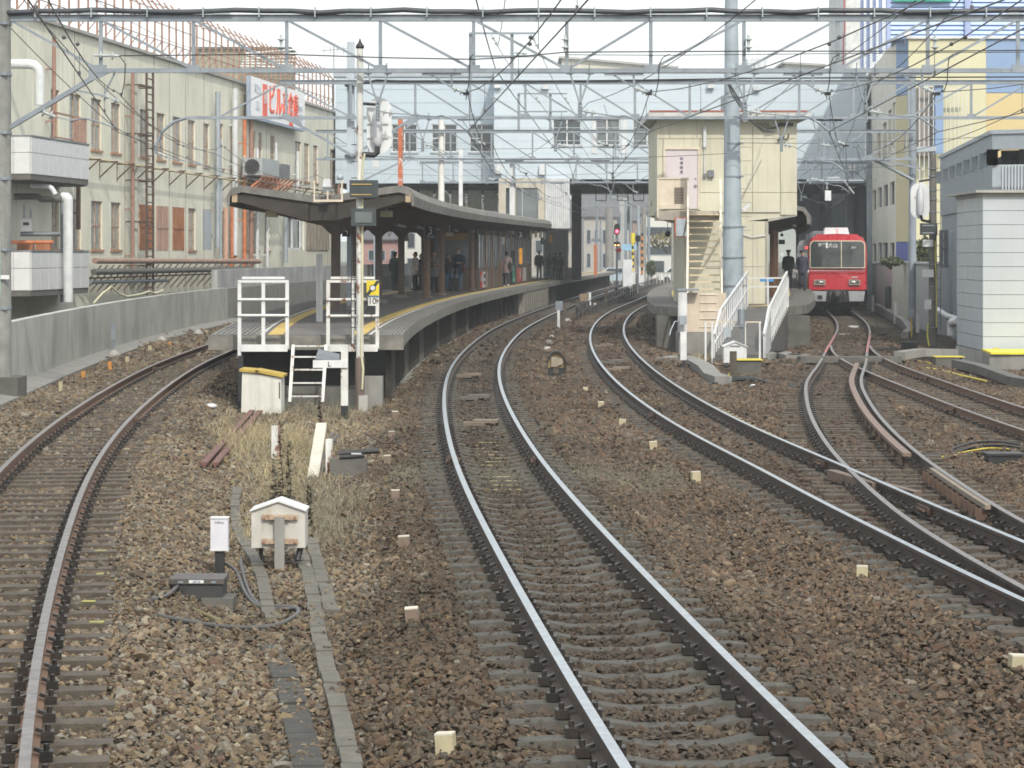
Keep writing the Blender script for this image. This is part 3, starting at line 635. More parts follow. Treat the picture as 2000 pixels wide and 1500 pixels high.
for i,(s_,fy,z,sz) in enumerate((('事務所',.08,10.95,.5),('店舗',.08,10.1,.5),('受付中',.93,10.6,.42),('空室有',.93,10.1,.42))):
    text('lettering',s_,sz,FP(Ya+L_*(.11 if fy<.5 else .905),z,.56),(R(90),0,ang),sgrey,bb,ext=.01,sx=1.0)
text('lettering','お気軽に',.28,FP(Ya+L_*.72,9.62,.56),(R(90),0,ang),red,bb,ext=.01)
# two tiled balconies at the near end
def balcony(z0,z1,lab):
    b=thing('balcony',lab,'balcony',tuple(FP(FYpx(70),z0,0))); Yn,Yf=FYpx(-40),FYpx(116); pm_=[]
    mb=MB(); pts=[FP(Yn,0,0),FP(Yn,0,1.75),FP(FYpx(80),0,1.75),FP(Yf,0,.9),FP(Yf,0,0)]
    hull4(mb,pts,z0,z1); part('body', mb, mat('balcony_tile_base',(.40,.41,.42),rough=.6), b)
    tm_=mat('grey_lilac_tile',(.60,.61,.62),(.54,.55,.56),.45,sc=3,streak=.15)
    def tiles(p,q,n):
        d=(q-p)/n; nn=Vector((d.y,-d.x,0)).normalized()
        for i in range(n):
            for (a_,b_) in ((z0+.02,(z0*.42+z1*.58)-.01),((z0*.42+z1*.58)+.01,z1-.02)):
                m_=MB(); u=p+d*i+d*.02; v=p+d*(i+1)-d*.02; m_.ext([(u.x,u.y,a_),(v.x,v.y,a_),(v.x,v.y,b_),(u.x,u.y,b_)],nn*.03); part('tile', m_, tm_, b)
    tiles(pts[0],pts[1],3); tiles(pts[1],pts[2],7); tiles(pts[2],pts[3],4)
    m_=MB(); hull4(m_,[p for p in pts],z0-.18,z0-.003); part('soffit', m_, conc_d, b)
    m_=MB(); hull4(m_,[p+fn*(0.05 if i in(1,2,3) else 0) for i,p in enumerate(pts)],z1+.003,z1+.06); part('coping', m_, steel_d, b)
    return b
balcony(5.35,6.6,'upper grey tiled balcony at the left edge with a rusty railing')
balcony(1.45,2.75,'lower grey tiled balcony at the left edge above the wall')
rl=thing('balcony_railing','rusty red railing standing on the upper tiled balcony','railing',tuple(FP(FYpx(70),6.66,1.5)))
mb=MB(); 
for i in range(9):
    p=FP(FYpx(60),6.66,1.6).lerp(FP(FYpx(95),6.66,1.4),i/8); m_=MB(); m_.bar(p,p+Vector((0,0,.95)),.04); part('baluster', m_, rusty, rl)
m_=MB(); m_.bar(FP(FYpx(10),7.6,1.6),FP(FYpx(95),7.6,1.4),.06); m_.bar(FP(FYpx(10),6.75,1.6),FP(FYpx(95),6.75,1.4),.05); part('handrail', m_, rusty, rl)
# white ducts, meter, recess kit
def pipe_thing(lab, pts, r, m, name='pipe', cat='pipe'):
    mb=MB(); q=[Vector(p) for p in pts]; out=[q[0]]
    for i in range(1,len(q)-1):
        a_=(q[i-1]-q[i]).normalized(); b_=(q[i+1]-q[i]).normalized(); rr=min(r*2.2,(q[i-1]-q[i]).length*.45,(q[i+1]-q[i]).length*.45)
        for t in (0,.33,.66,1): out.append((q[i]+a_*rr)*(1-t)**2+q[i]*2*t*(1-t)+(q[i]+b_*rr)*t*t)
    out.append(q[-1]); mb.tube(out,r,10); return solo(name,mb,m,lab,cat)
yb=FYpx(77)
pipe_thing('white duct bending down beside the top left windows',[P(-15,125,88),P(77,125,88),P(77,205,88)],.17,fpale,'duct','duct')
pipe_thing('tall white drain pipe beside the lower balcony',[P(120,385,89),P(133,385,89),P(133,590,89)],.17,fpale)
pipe_thing('thin grey pipe beside the white drain pipe',[P(122,388,90),P(122,590,90)],.08,steel)
pipe_thing('dark pipe running under the upper balcony',[P(28,384,88.5),P(75,384,88.5),P(80,389,88.5),P(120,389,88.5)],.11,conc_d)
pipe_thing('white pipe curving under the upper balcony',[P(60,362,88),P(100,365,88),P(108,380,88)],.09,fpale)
pipe_thing('dark pipe running above the lower balcony',[P(40,457,88.5),P(118,457,88.5)],.08,steel_d)
pipe_thing('rusty horizontal pipe above the lower balcony',[P(15,473,88),P(105,473,88)],.06,rust_o)
gm=thing('gas_meter','small white gas meter hanging on the wall above the lower balcony','gas meter',tuple(P(52,452,88.5)))
mb=MB(); c=P(52,440,88.5); mb.obox(c,.36,.2,.42); part('case', mb, white, gm); mb=MB(); mb.obox(c+Vector((0,-.11,.05)),.2,.03,.1); part('dial', mb, black, gm); mb=MB(); mb.tube([P(47,426,88.5),P(47,400,88.5)],.03,6); mb.tube([P(60,426,88.5),P(60,408,88.5)],.03,6); part('stub', mb, steel, gm)
mb=MB(); mb.obox(P(50,490,88.8),.55,.3,.5); mb.obox(P(85,490,88.8),.5,.3,.5); solo('rusty_cabinet',mb,po,'pair of rusty orange cabinets on the lower balcony','cabinet')
# red valves
for px,py,lab in ((141,300,'rusty red valve cluster high on the factory pipe'),(148,520,'rusty red valve at the end of the long pink pipe')):
    t=thing('valve',lab,'valve',tuple(P(px,py,92)))
    for k in range(3): mb=MB(); c=P(px+random.uniform(-6,6),py-12+k*12,92); mb.lathe([(.02,-.12),(.14,-.1),(.17,0),(.14,.1),(.02,.12)],M=Matrix.Translation(c)@Euler((0,R(90)*(k%2),0)).to_matrix().to_4x4(),n=10); part('bonnet', mb, rusty, t)
# air conditioner units on a rusty stand
ac=thing('air_conditioner','grey boxy air conditioner on a rusty stand on the factory wall','air conditioner',tuple(FP(FYpx(480),6.3,.9)))
mb=MB(); Y=FYpx(462); hull4(mb,[FP(Y,0,.3),FP(Y,0,1.3),FP(FYpx(496),0,1.3),FP(FYpx(496),0,.3)],6.55,7.4); part('casing', mb, mat('ac_grey',(.36,.39,.40),(.3,.33,.34),.5), ac)
mb=MB(); c=FP(Y,6.98,.8)-fd*.06; mb.lathe([(.36,-.03),(.36,.03)],M=Matrix.Translation(c)@Matrix.Rotation(R(90),4,'X'),n=20); part('fan', mb, black, ac)
ac2=thing('air_conditioner','darker air conditioner behind the first one on the rusty stand','air conditioner',tuple(FP(FYpx(515),6.5,.9)))
mb=MB(); hull4(mb,[FP(FYpx(506),0,.3),FP(FYpx(506),0,1.2),FP(FYpx(522),0,1.2),FP(FYpx(522),0,.3)],6.55,7.3); part('casing', mb, mat('ac_dark',(.16,.17,.18),rough=.5), ac2)
st=thing('steel_stand','rusty orange steel stand of slanted struts carrying the air conditioners','stand',tuple(FP(FYpx(490),5.3,.6)))
for k,px in enumerate(range(462,530,8)):
    Y=FYpx(px); mb=MB(); mb.bar(FP(Y,6.5,1.4),FP(Y-.9,5.3,.05),.08); part('strut', mb, rust_o, st)
mb=MB(); mb.bar(FP(FYpx(458),6.5,1.38),FP(FYpx(530),6.5,1.38),.09); mb.bar(FP(FYpx(458),6.5,.4),FP(FYpx(530),6.5,.4),.09); part('frame', mb, rusty, st)
# loose cable on the wall
mb=MB(); pts=[P(x_,y_,86+.04*(x_-180)) for x_,y_ in ((183,592),(200,573),(217,560),(232,573),(248,579),(262,577),(278,574),(290,569),(303,573),(318,567))]; mb.tube(pts,.035,6); solo('loose_cable',mb,mat('cream_cable',(.6,.58,.4),rough=.6),'pale wavy cable lying along the top of the concrete wall','cable')
# ------------------------------------------------------------------ left island platform
PZ = 1.05; PY0, PY1 = 51.8, 236
def pl(Y): return TA.off(Y,1.45).x
def pr(Y): return TM.off(Y,-1.42).x
plat = thing('platform','long curved island platform with a canopy between the left and middle tracks','platform',(-4.3,PY0,0))
def strip(fa, fb_, y0, y1, z0, z1, step=1.5):
    mb = MB(); Ys = list(np.arange(y0,y1,step))+[y1]; vs=[]
    for Y in Ys:
        a,b = fa(Y),fb_(Y); vs += [(a,Y,z0),(b,Y,z0),(b,Y,z1),(a,Y,z1)]
    n=len(Ys); fs=[(i*4+j,i*4+(j+1)%4,i*4+4+(j+1)%4,i*4+4+j) for i in range(n-1) for j in range(4)]+[(0,1,2,3),((n-1)*4+3,(n-1)*4+2,(n-1)*4+1,(n-1)*4)]
    return mb.add(vs,fs)
asph = mat('platform_asphalt',(.15,.137,.13),(.11,.10,.097),.9,sc=1.2,streak=0,bump=.3,fine=.2)
fasc = mat('stained_platform_edge',(.24,.23,.205),(.13,.125,.11),.9,sc=2.2,streak=.7,bump=.5)
part('deck', strip(pl,pr,PY0,PY1,PZ-.26,PZ-.012), fasc, plat)
part('paving', strip(lambda Y:pl(Y)+1.0,lambda Y:pr(Y)-.62,PY0+.02,PY1,PZ-.1,PZ), asph, plat)
part('base', strip(lambda Y:pl(Y)+.6,lambda Y:pr(Y)-1.15,PY0+1.1,PY1,-.5,PZ-.261), mat('dark_platform_base',(.028,.026,.024),(.045,.042,.038),.95,sc=1.5,streak=.3), plat)  # near-black base colour carries the shade under the deck
# ribbed edge slabs
rib_m = mat('ribbed_edge_slab',(.215,.205,.195),(.15,.145,.14),.9,sc=2.5,fine=.2)
for k in range(8):
    part('edge_rib', strip(lambda Y,k=k:pr(Y)-.575+k*.072,lambda Y,k=k:pr(Y)-.575+k*.072+.045,PY0,130,PZ-.03,PZ+.008), rib_m, plat)
    part('edge_rib', strip(lambda Y,k=k:pl(Y)+.06+k*.105,lambda Y,k=k:pl(Y)+.06+k*.105+.06,PY0,90,PZ-.03,PZ+.008), rib_m, plat)
wl_ = mat('platform_white_line',(.62,.62,.60),(.42,.42,.40),.8,sc=6)
part('white_line', strip(lambda Y:pr(Y)-.70,lambda Y:pr(Y)-.645,PY0+.05,PY1,PZ-.05,PZ+.004), wl_, plat)
part('white_line', strip(lambda Y:pl(Y)+1.02,lambda Y:pl(Y)+1.08,PY0+.05,PY1,PZ-.05,PZ+.004), wl_, plat)
part('yellow_strip', strip(lambda Y:pr(Y)-1.08,lambda Y:pr(Y)-.78,PY0+.05,PY1,PZ-.05,PZ+.008), yellow_f, plat)
part('yellow_strip', strip(lambda Y:pl(Y)+1.18,lambda Y:pl(Y)+1.48,PY0+.05,PY1,PZ-.05,PZ+.008), yellow_f, plat)
# support piles under the right edge, coloured near black for the shade there
for Y in list(np.arange(52.4,96,1.15)):
    mb=MB(); x=pr(Y)-.30; mb.box(x-.07,x+.05,Y-.07,Y+.07,-.45,PZ-.262); part('pile', mb, mat('shade_dark_pile',(.022,.02,.018),(.045,.038,.032),.8) if int(Y*3)%4 else conc_d, plat)
for Y in list(np.arange(100,230,3.0)):
    mb=MB(); x=pr(Y)-.35; mb.box(x-.1,x+.08,Y-.1,Y+.1,-.45,PZ-.262); part('pile', mb, MATS['shade_dark_pile'], plat)
mb=strip(lambda Y:pr(Y)-.28,lambda Y:pr(Y)-.02,58,120,-.45,-.24); part('foundation_kerb', mb, conc, plat)
mb=strip(lambda Y:pr(Y)-.35,lambda Y:pr(Y)-.04,126,146,-.4,PZ-.262); part('masonry_base', mb, mat('block_masonry',(.24,.22,.19),(.16,.15,.13),.95,sc=3,streak=.4,bump=.6), plat)
for Y in np.arange(126.5,146,1.6):
    for z in (-.05,.28,.58): mb=MB(); x=pr(Y)-.04; mb.box(x,x+.03,Y,Y+1.5,z-.12,z+.15); part('stone_block', mb, MATS['block_masonry'], plat)
# joints of the edge slabs
mb=MB()
for Y in np.arange(53,130,1.5): a=pr(Y); mb.box(a-.6,a+.006,Y-.008,Y+.008,PZ-.255,PZ+.0095)
part('slab_joint', mb, conc_d, plat, kind='stuff')
mb=MB(); mb.box(pl(PY0)-.02,pr(PY0)+.02,PY0-.06,PY0,PZ-.3,PZ-.02); part('front_edge', mb, fasc, plat)
mb=MB(); mb.box(pl(PY0)+1.2,pr(PY0)-.9,PY0+.02,PY0+.5,-.5,-.0); part('front_footing', mb, conc_d, plat)

# ------------------------------------------------------------------ canopy over it
can = thing('platform_canopy','curved platform canopy with rounded grey eaves on brown posts','canopy',(-4.3,58,0))
CY0,CY1=58.0,157.0
def canopy_profiles(Y,w,k):
    z=(Y-58)*.0042; b=.012 if k%2 else -.012
    top=[(-w,3.78-.0),(-w-.03-b,4.0),(-w+.07-b*.7,4.17+b),(-w+.3,4.24+b),(0,3.98),(w-.3,4.24+b),(w-.07+b*.7,4.17+b),(w+.03+b,4.0),(w,3.78),(w-.04,3.78),(w-.05,3.98),(w-.12,4.10),(w-.32,4.16),(0,3.9),(-w+.32,4.16),(-w+.12,4.10),(-w+.05,3.98),(-w+.04,3.78)]
    return [(u,v+z) for u,v in top]
def canopy_sheet(ya,yb):
    mb=MB(); n=18; Ys=np.arange(ya,yb+.001,.16); vs=[]
    for i,Y in enumerate(Ys):
        a,b=pl(Y)+.05,pr(Y)+.05; c=(a+b)/2
        for u,v in canopy_profiles(Y,(b-a)/2,i): vs.append((c+u,Y,v))
    k=len(Ys); fs=[(i*n+j,i*n+(j+1)%n,(i+1)*n+(j+1)%n,(i+1)*n+j) for i in range(k-1) for j in range(n)]
    mb.add(vs,fs); mb.add(vs[:n],[tuple(range(n))]); mb.add(vs[-n:],[tuple(reversed(range(n)))]); return mb
eave_m=mat('cement_roof_sheet',(.22,.215,.205),(.13,.128,.12),.95,sc=3,streak=.5,bump=.4)
ya=CY0
for seg in (13,14,14,14,15,15,14):
    part('roof_sheet', canopy_sheet(ya,min(ya+seg-.06,CY1)), eave_m, can); ya+=seg
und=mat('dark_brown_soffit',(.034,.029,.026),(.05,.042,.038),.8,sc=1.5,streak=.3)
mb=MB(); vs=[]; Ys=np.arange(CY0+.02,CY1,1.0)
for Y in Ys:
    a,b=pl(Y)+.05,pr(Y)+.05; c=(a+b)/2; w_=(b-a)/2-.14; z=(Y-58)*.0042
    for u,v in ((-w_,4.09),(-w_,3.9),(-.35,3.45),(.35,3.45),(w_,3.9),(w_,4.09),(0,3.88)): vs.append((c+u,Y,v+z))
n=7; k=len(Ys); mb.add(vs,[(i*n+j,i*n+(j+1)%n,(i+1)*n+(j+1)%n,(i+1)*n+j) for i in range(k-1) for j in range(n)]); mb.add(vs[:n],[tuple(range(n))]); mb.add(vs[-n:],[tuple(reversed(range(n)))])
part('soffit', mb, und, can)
mb=MB(); a_,b_=pl(CY0)+.05,pr(CY0)+.05; c_=(a_+b_)/2; w9=(b_-a_)/2
for u0,v0,u1,v1 in ((-w9+.08,4.16,-w9+.32,4.235),(-w9+.32,4.235,0,3.975),(0,3.975,w9-.32,4.235),(w9-.32,4.235,w9-.08,4.16)): mb.ext([(c_+u0,CY0-.05,v0-.15),(c_+u1,CY0-.05,v1-.15),(c_+u1,CY0-.05,v1+.01),(c_+u0,CY0-.05,v0+.01)],(0,.045,0))
part('front_fascia', mb, mat('stained_grey_fascia',(.20,.195,.185),(.12,.115,.11),.9,sc=3,streak=.6), can)
mb=MB(); 
for u0 in (0,1):
    a=pl(CY0)+.19 if u0==0 else pr(CY0)-.09; mb.box(a-.04,a+.08,CY0-.03,CY0+.4,3.86,4.08)
part('fascia_end', mb, mat('tan_timber',(.42,.32,.22),rough=.8), can)
for Y in np.arange(61,CY1,2.5):
    a,b=pl(Y)+.3,pr(Y)-.2; c=(a+b)/2; z=(Y-58)*.0042; mb=MB(); mb.bar((a,Y,3.84+z),(c,Y,3.38+z),.10,.12); mb.bar((c,Y,3.38+z),(b,Y,3.84+z),.10,.12); part('rafter', mb, brown, can)
for Y in (66,75,85,95,105,115,126,137,148):
    c=(pl(Y)+pr(Y))/2; z=(Y-58)*.0042
    mb=MB(); mb.box(c-.115,c+.115,Y-.11,Y+.11,PZ,3.5+z); mb.ext([(c-.12,Y-.08,3.15+z),(c-.12,Y-.08,3.5+z),(c-.5,Y-.08,3.52+z)],(0,.16,0)); mb.ext([(c+.12,Y-.08,3.15+z),(c+.5,Y-.08,3.52+z),(c+.12,Y-.08,3.5+z)],(0,.16,0)); part('post', mb, brown, can)
    mb=MB(); mb.box(c-.28,c+.28,Y-.26,Y+.26,PZ+.002,PZ+.12); part('post_base', mb, conc, can)
for px,py in ((834,583),(862,577),(921,568),(945,565)):
    Y=YG(py,PZ); x=XP(px,Y); mb=MB(); mb.tube([(x,Y,PZ),(x,Y,3.8+(Y-58)*.0042)],.12,10); mb.lathe([(.2,PZ+.002),(.2,PZ+.06),(.12,PZ+.1)],(x,Y,0),12); part('post', mb, mat('worn_brown_post',(.24,.16,.12),(.17,.11,.085),.55,sc=3), can)
for Y in np.arange(72,150,9):
    mb=MB(); c=pr(Y)-1.1; mb.box(c-.05,c+.05,Y,Y+6,3.42+(Y-58)*.0042,3.48+(Y-58)*.0042); part('conduit', mb, steel_d, can)
# hanging yellowish lamps
for k,(px,py,Y) in enumerate(((531,418,60),(755,418,60.5),(878,458,97),(1000,455,135))):
    t=thing('hanging_lamp','boxy cream lamp hanging under the canopy '+('over its left wing','over its right wing','beside the brown sign board','far along the platform')[k],'lamp',tuple(P(px,py,Y))); c=P(px,py,Y)
    mb=MB(); mb.obox(c,.26,.5,.14); part('shade', mb, mat('cream_lamp_shade',(.55,.53,.36),rough=.6), t); mb=MB(); mb.tube([c+Vector((0,0,.07)),c+Vector((0,0,.5))],.015,5); part('rod', mb, white, t)
# boards on the platform
def board(lab,px0,px1,py0,py1,Y,m,txt=None,tm_=None,size=None,name='sign',cat='sign',pole=False,vert=False,depth=.06):
    a,b=P(px0,py0,Y),P(px1,py1,Y); t=thing(name,lab,cat,((a.x+b.x)/2,Y,b.z)); mb=MB(); mb.box(a.x,b.x,Y,Y+depth,b.z,a.z); part('board', mb, m, t)
    if txt:
        for i,(s_,u,v,sz) in enumerate(txt): text('lettering',s_,sz,(a.x+(b.x-a.x)*u,Y-.012,a.z+(b.z-a.z)*v),FRONT,tm_,t)
    return t,a,b
wlet=mat('white_lettering',(.78,.78,.76),rough=.5); blet=mat('black_lettering',(.02,.02,.02),rough=.5)
navy=mat('dark_navy_board',(.03,.04,.055),rough=.4)
t,a,b=board('dark square sign with a white 3 on the brown canopy post',831,850,438,466,93.4,navy,[('3',.5,.46,.40),('犬山',.5,.86,.14)],wlet)
board('dark square sign with a white 3 farther down the platform',1010,1022,450,468,128,navy,[('3',.5,.5,.42)],wlet)
board('small dark sign with a white 3 near the far end of the canopy',1056,1063,464,477,150,navy,[('3',.5,.5,.34)],wlet)
board('dark square sign with a pale 4 behind the signal mast',668,684,440,462,76,navy,[('4',.5,.5,.36)],wlet)
board('wide ochre brown direction board hanging above the people',866,913,455,469,106,mat('ochre_board',(.32,.2,.07),rough=.6))
board('tall orange banner hanging on the brown waiting room',1014,1020,485,515,128,mat('orange_banner',(.75,.33,.02),rough=.6),depth=.03)
board('short orange sign under the end of the canopy',1072,1079,459,474,155,MATS['orange_banner'],depth=.03)
board('small white sign hanging by the walking woman',979,986,463,477,120,white,depth=.03)
for k,(px,py) in enumerate(((968,447),(990,448),(1001,448),(1035,450),(1044,451),(1053,452),(1061,454))):
    board(('pale green','grey green','green','cream','cream','cream','white')[k]+' narrow notice panel, number '+('one','two','three','four','five','six','seven')[k]+' from the left in the row under the canopy',px,px+5,py,py+13,132+k*2.5,mat('notice_%d'%k,((.28,.36,.30),(.30,.33,.30),(.13,.30,.19),(.62,.60,.42),(.62,.60,.42),(.62,.6,.45),(.6,.6,.55))[k],rough=.6),depth=.05)
# waiting room / kiosk
def KX(Y): return -1.55+(Y-114)*.0705
kio=thing('waiting_room','brown panelled waiting room with windows and posters on the left platform','waiting room',(KX(114),114,PZ))
mb=MB(); mb.ext([(KX(114),114,PZ),(KX(152),152,PZ),(KX(152)-2,152,PZ),(KX(114)-2.1,114,PZ)],(0,0,2.75)); part('wall', mb, mat('dark_brown_room',(.075,.055,.045),(.10,.075,.06),.6,sc=1), kio)
KD=Vector((.0705,1,0)).normalized(); KN=Vector((1,-.0705,0)).normalized()
def kp(Y,z,o=0): return Vector((KX(Y),Y,z))+KN*o
for i,Y in enumerate(np.arange(114.2,151,4.1)):
    mb=MB(); mb.ext([kp(Y,PZ+.02),kp(Y+3.9,PZ+.02),kp(Y+3.9,PZ+.95),kp(Y,PZ+.95)],KN*.05); part('lower_panel', mb, brown_b, kio)
    mb=MB(); mb.ext([kp(Y,PZ+1.0),kp(Y+3.3,PZ+1.0),kp(Y+3.3,PZ+2.5),kp(Y,PZ+2.5)],KN*.02); w_=part('window', mb, glass_d, kio)
    mb=MB(); [mb.ext([kp(Y+q,PZ+1.0),kp(Y+q+.14,PZ+1.0),kp(Y+q+.14,PZ+2.5),kp(Y+q,PZ+2.5)],KN*.06) for q in (0,1.6,3.2)]; part('frame', mb, steel_l, w_)
    mb=MB(); mb.ext([kp(Y+3.4,PZ+.02),kp(Y+3.95,PZ+.02),kp(Y+3.95,PZ+2.75),kp(Y+3.4,PZ+2.75)],KN*.1); part('pilaster', mb, mat('tan_brown_panel',(.30,.19,.12),rough=.6), kio)
mb=MB(); mb.ext([(KX(114)-2.1,113.97,PZ),(KX(114),113.97,PZ),(KX(114),113.97,PZ+.95),(KX(114)-2.1,113.97,PZ+.95)],(0,.02,0)); part('end_panel', mb, brown_b, kio)
mb=MB(); mb.box(KX(114)-1.9,KX(114)-.2,113.9,113.96,PZ+1.0,PZ+2.5); part('end_window', mb, glass_m, kio)
def poster(lab,Y0,Y1,z0,z1,cols,txt):
    t=thing('poster',lab,'poster',tuple(kp(Y0,z0,.06)))
    L=len(cols)
    for i,(c,f0,f1) in enumerate(cols):
        mb=MB(); a_,b_=Y0+(Y1-Y0)*f0,Y0+(Y1-Y0)*f1; mb.ext([kp(a_,z0,.06),kp(b_,z0,.06),kp(b_,z1,.06),kp(a_,z1,.06)],KN*.02); part('sheet', mb, c, t)
    for s_,f,z,sz,m_ in txt: text('lettering',s_,sz,kp(Y0+(Y1-Y0)*f,z,.085),(R(90),0,R(90)-.0704),m_,t,ext=.004,sx=2.2)
pred=mat('poster_red',(.72,.06,.05),rough=.5); pwh=mat('poster_white',(.74,.75,.74),rough=.5)
poster('red and white poster with dark print, nearer of the two on the waiting room',115,118.6,PZ+.1,PZ+.82,[(pred,0,.28),(pwh,.28,1)],[('案内',.14,PZ+.5,.3,pwh),('時刻表',.63,PZ+.6,.22,blet),('のりば',.63,PZ+.3,.22,blet)])
poster('red and white poster with white characters, farther one on the waiting room',139,147,PZ+.1,PZ+.85,[(pred,0,.58),(pwh,.58,1)],[('酒',.28,PZ+.48,.55,pwh)])
# grey end wall, vending machine, dark pillar under the bridge
mb=MB(); mb.box(XP(1062,166),XP(1110,166),166,172,PZ,PZ+3.2); solo('stair_enclosure',mb,mat('grey_stair_panel',(.36,.38,.38),(.30,.32,.33),.6),'dim grey panelled enclosure behind the group in black clothes','enclosure')
mb=MB(); mb.box(XP(1102,163),XP(1118,163),163,164,PZ,PZ+.75); solo('storage_box',mb,conc_l,'pale grey storage box at the foot of the dark pillar','box')
# vending machine with a teal panel
vm=thing('vending_machine','dark vending machine with small coloured panels behind the walking woman','vending machine',(XP(980,133),133,PZ)); mb=MB(); mb.box(XP(997,133),XP(1006,133),132.5,133.2,PZ,PZ+1.8); part('cabinet', mb, mat('vending_dark',(.05,.06,.08),rough=.4), vm); mb=MB(); mb.box(XP(1001,132.4),XP(1005,132.4),132.4,132.49,PZ+.2,PZ+1.0); part('panel', mb, mat('teal_panel',(.1,.45,.35),rough=.4), vm)
# ------------------------------------------------------------------ white railings and signs on the platform end
def railing(lab,px0,px1,Y,ztop,mids,below,m,extra=None):
    t=thing('platform_railing',lab,'railing',(XP(px0,Y),Y,below)); xa,xb=XP(px0,Y),XP(px1,Y); xm=(xa+xb)/2
    for x,z in ((xa+.03,below),(xb-.03,PZ-.25),(xm,PZ-.25)): mb=MB(); mb.box(x-.035,x+.035,Y-.035,Y+.035,z,ztop); part('post', mb, m, t)
    mb=MB(); mb.box(xa,xb,Y-.045,Y+.045,ztop,ztop+.05); part('top_rail', mb, m, t)
    mb=MB(); mb.box(xa+.08,xb-.08,Y-.02,Y+.06,ztop+.07,ztop+.12); part('cap_strip', mb, m, t)
    for z in mids: mb=MB(); mb.tube([(xa,Y-.05,z),(xb,Y-.05,z)],.028,8); part('rail', mb, m, t)
    mb=MB(); mb.box(xa+.06,xb-.02,Y-.08,Y-.02,PZ-.31,PZ-.17); part('kick_board', mb, m, t)
    return t
railing('white railing closing the left half of the platform end',465,564,51.2,ZP(552,51.2),[ZP(585,51.2),ZP(616,51.2)],.6,white)
mb=MB(); x=XP(470,51.1); mb.box(x-.05,x+.05,51.05,51.15,-.42,.66); solo('support_post',mb,black,'black lower post under the left white railing','post')
railing('rusty white railing closing the right half of the platform end',638,740,51.2,ZP(552,51.2),[ZP(585,51.2),ZP(617,51.2)],PZ-.3,white_r)
mb=MB(); x=XP(624,62); mb.tube([(x-.035,62,PZ),(x-.035,62,ZP(496,62))],.045,8); mb.tube([(x+.035,62,PZ),(x+.035,62,ZP(496,62))],.045,8); mb.obox((x,62,(PZ+ZP(497,62))/2),.1,.05,ZP(500,62)-PZ); solo('white_marker_pole',mb,white,'tall white double marker pole standing alone on the platform','marker pole')
ys=thing('stop_sign','square yellow sign with a black diagonal bar and white disc on the right railing','sign',tuple(P(728,577,51.05)))
Y=51.0; a,b=P(716,548,Y),P(740,577,Y); mb=MB(); mb.box(a.x,b.x,Y,Y+.02,b.z,a.z); part('plate', mb, mat('sign_yellow',(.72,.56,.03),rough=.5,fine=.05), ys)
mb=MB(); d_=.028; mb.add([(a.x,Y-.004,b.z+d_*1.6),(a.x,Y-.004,b.z),(a.x+d_*1.6,Y-.004,b.z),(b.x,Y-.004,a.z-d_*1.6),(b.x,Y-.004,a.z),(b.x-d_*1.6,Y-.004,a.z)],[(0,1,2,3,4,5)]); 
cx,cz=(a.x+b.x)/2,(a.z+b.z)/2
mb.lathe([(.066,0),(.066,.002)],M=Matrix.Translation((cx,Y-.006,cz))@Matrix.Rotation(R(90),4,'X'),n=24); part('bar', mb, mat('sign_dark',(.04,.05,.04),rough=.5), ys)
mb=MB(); mb.lathe([(.048,0),(.048,.002)],M=Matrix.Translation((cx,Y-.010,cz))@Matrix.Rotation(R(90),4,'X'),n=24); part('disc', mb, mat('sign_disc',(.62,.64,.66),rough=.4), ys)
mb=MB(); mb.box(a.x+.01,b.x,Y,Y+.02,ZP(581,Y),b.z-.001); part('blue_edge', mb, mat('sign_blue_edge',(.1,.2,.3),rough=.5), ys)
t10=thing('number_plate','small white plate with the number 10 below the yellow sign','sign',tuple(P(728,597,Y))); a,b=P(719,580,Y),P(735,597,Y); mb=MB(); mb.box(a.x,b.x,Y,Y+.015,b.z,a.z); part('plate', mb, pwh, t10)
text('lettering','10',.175,((a.x+b.x)/2,Y-.006,(a.z+b.z)/2),FRONT,blet,t10,sx=.95)
# ladder, hut, L post, stop
ld=thing('ladder','rusty white ladder leaning against the platform end','ladder',(XP(600,50.8),50.8,-.4))
for (px0,px1) in ((573,566),(637,630)): mb=MB(); mb.bar(P(px0,674,51.0),P(px1,786,50.4),.06); part('rail', mb, white_r, ld)
for py in (676,697,722,748,774): f=(py-674)/112; mb=MB(); mb.bar(P(573-7*f,py,51.0-.6*f),P(637-7*f,py,51.0-.6*f),.05,.03); part('rung', mb, white_r, ld)
hut=thing('equipment_cabinet','white weathered cabinet with a mossy yellow sloping lid in front of the platform','cabinet',(XP(512,49.5),49.5,-.42))
Y=49.4; x0,x1=XP(471,Y),XP(549,Y); mb=MB(); mb.ext([(x0,Y,-.42),(x1,Y,-.42),(x1,Y,.30),(x0+.02,Y,.42)],(0,.75,0)); part('body', mb, mat('offwhite_cabinet',(.62,.62,.57),(.54,.54,.50),.7,streak=.35,rust=.08), hut)
mb=MB(); mb.bar((x0-.03,Y+.37,.45),(x0+.33,Y+.37,.42),.86,.05); mb.bar((x0+.28,Y+.37,.435),(x1+.05,Y+.37,.33),.86,.05); part('lid', mb, mat('mossy_yellow_lid',(.46,.36,.06),(.34,.22,.06),.8,sc=5,rust=.35,rustc=(.3,.16,.07)), hut)
mb=MB(); mb.box(x1-.04,x1-.02,Y-.012,Y,-.1,.22); part('handle', mb, rusty_d, hut)
lp=thing('signal_post','white post with a black foot carrying a white board marked L','post',(XP(673,47.7),47.7,-.42)); Y=47.7
mb=MB(); x=XP(673,Y); mb.box(x-.065,x+.065,Y-.06,Y+.06,ZP(792,Y),ZP(686,Y)); part('post', mb, white_r, lp); mb=MB(); mb.box(x-.065,x+.065,Y-.06,Y+.06,-.45,ZP(792,Y)-.001); part('foot', mb, black, lp)
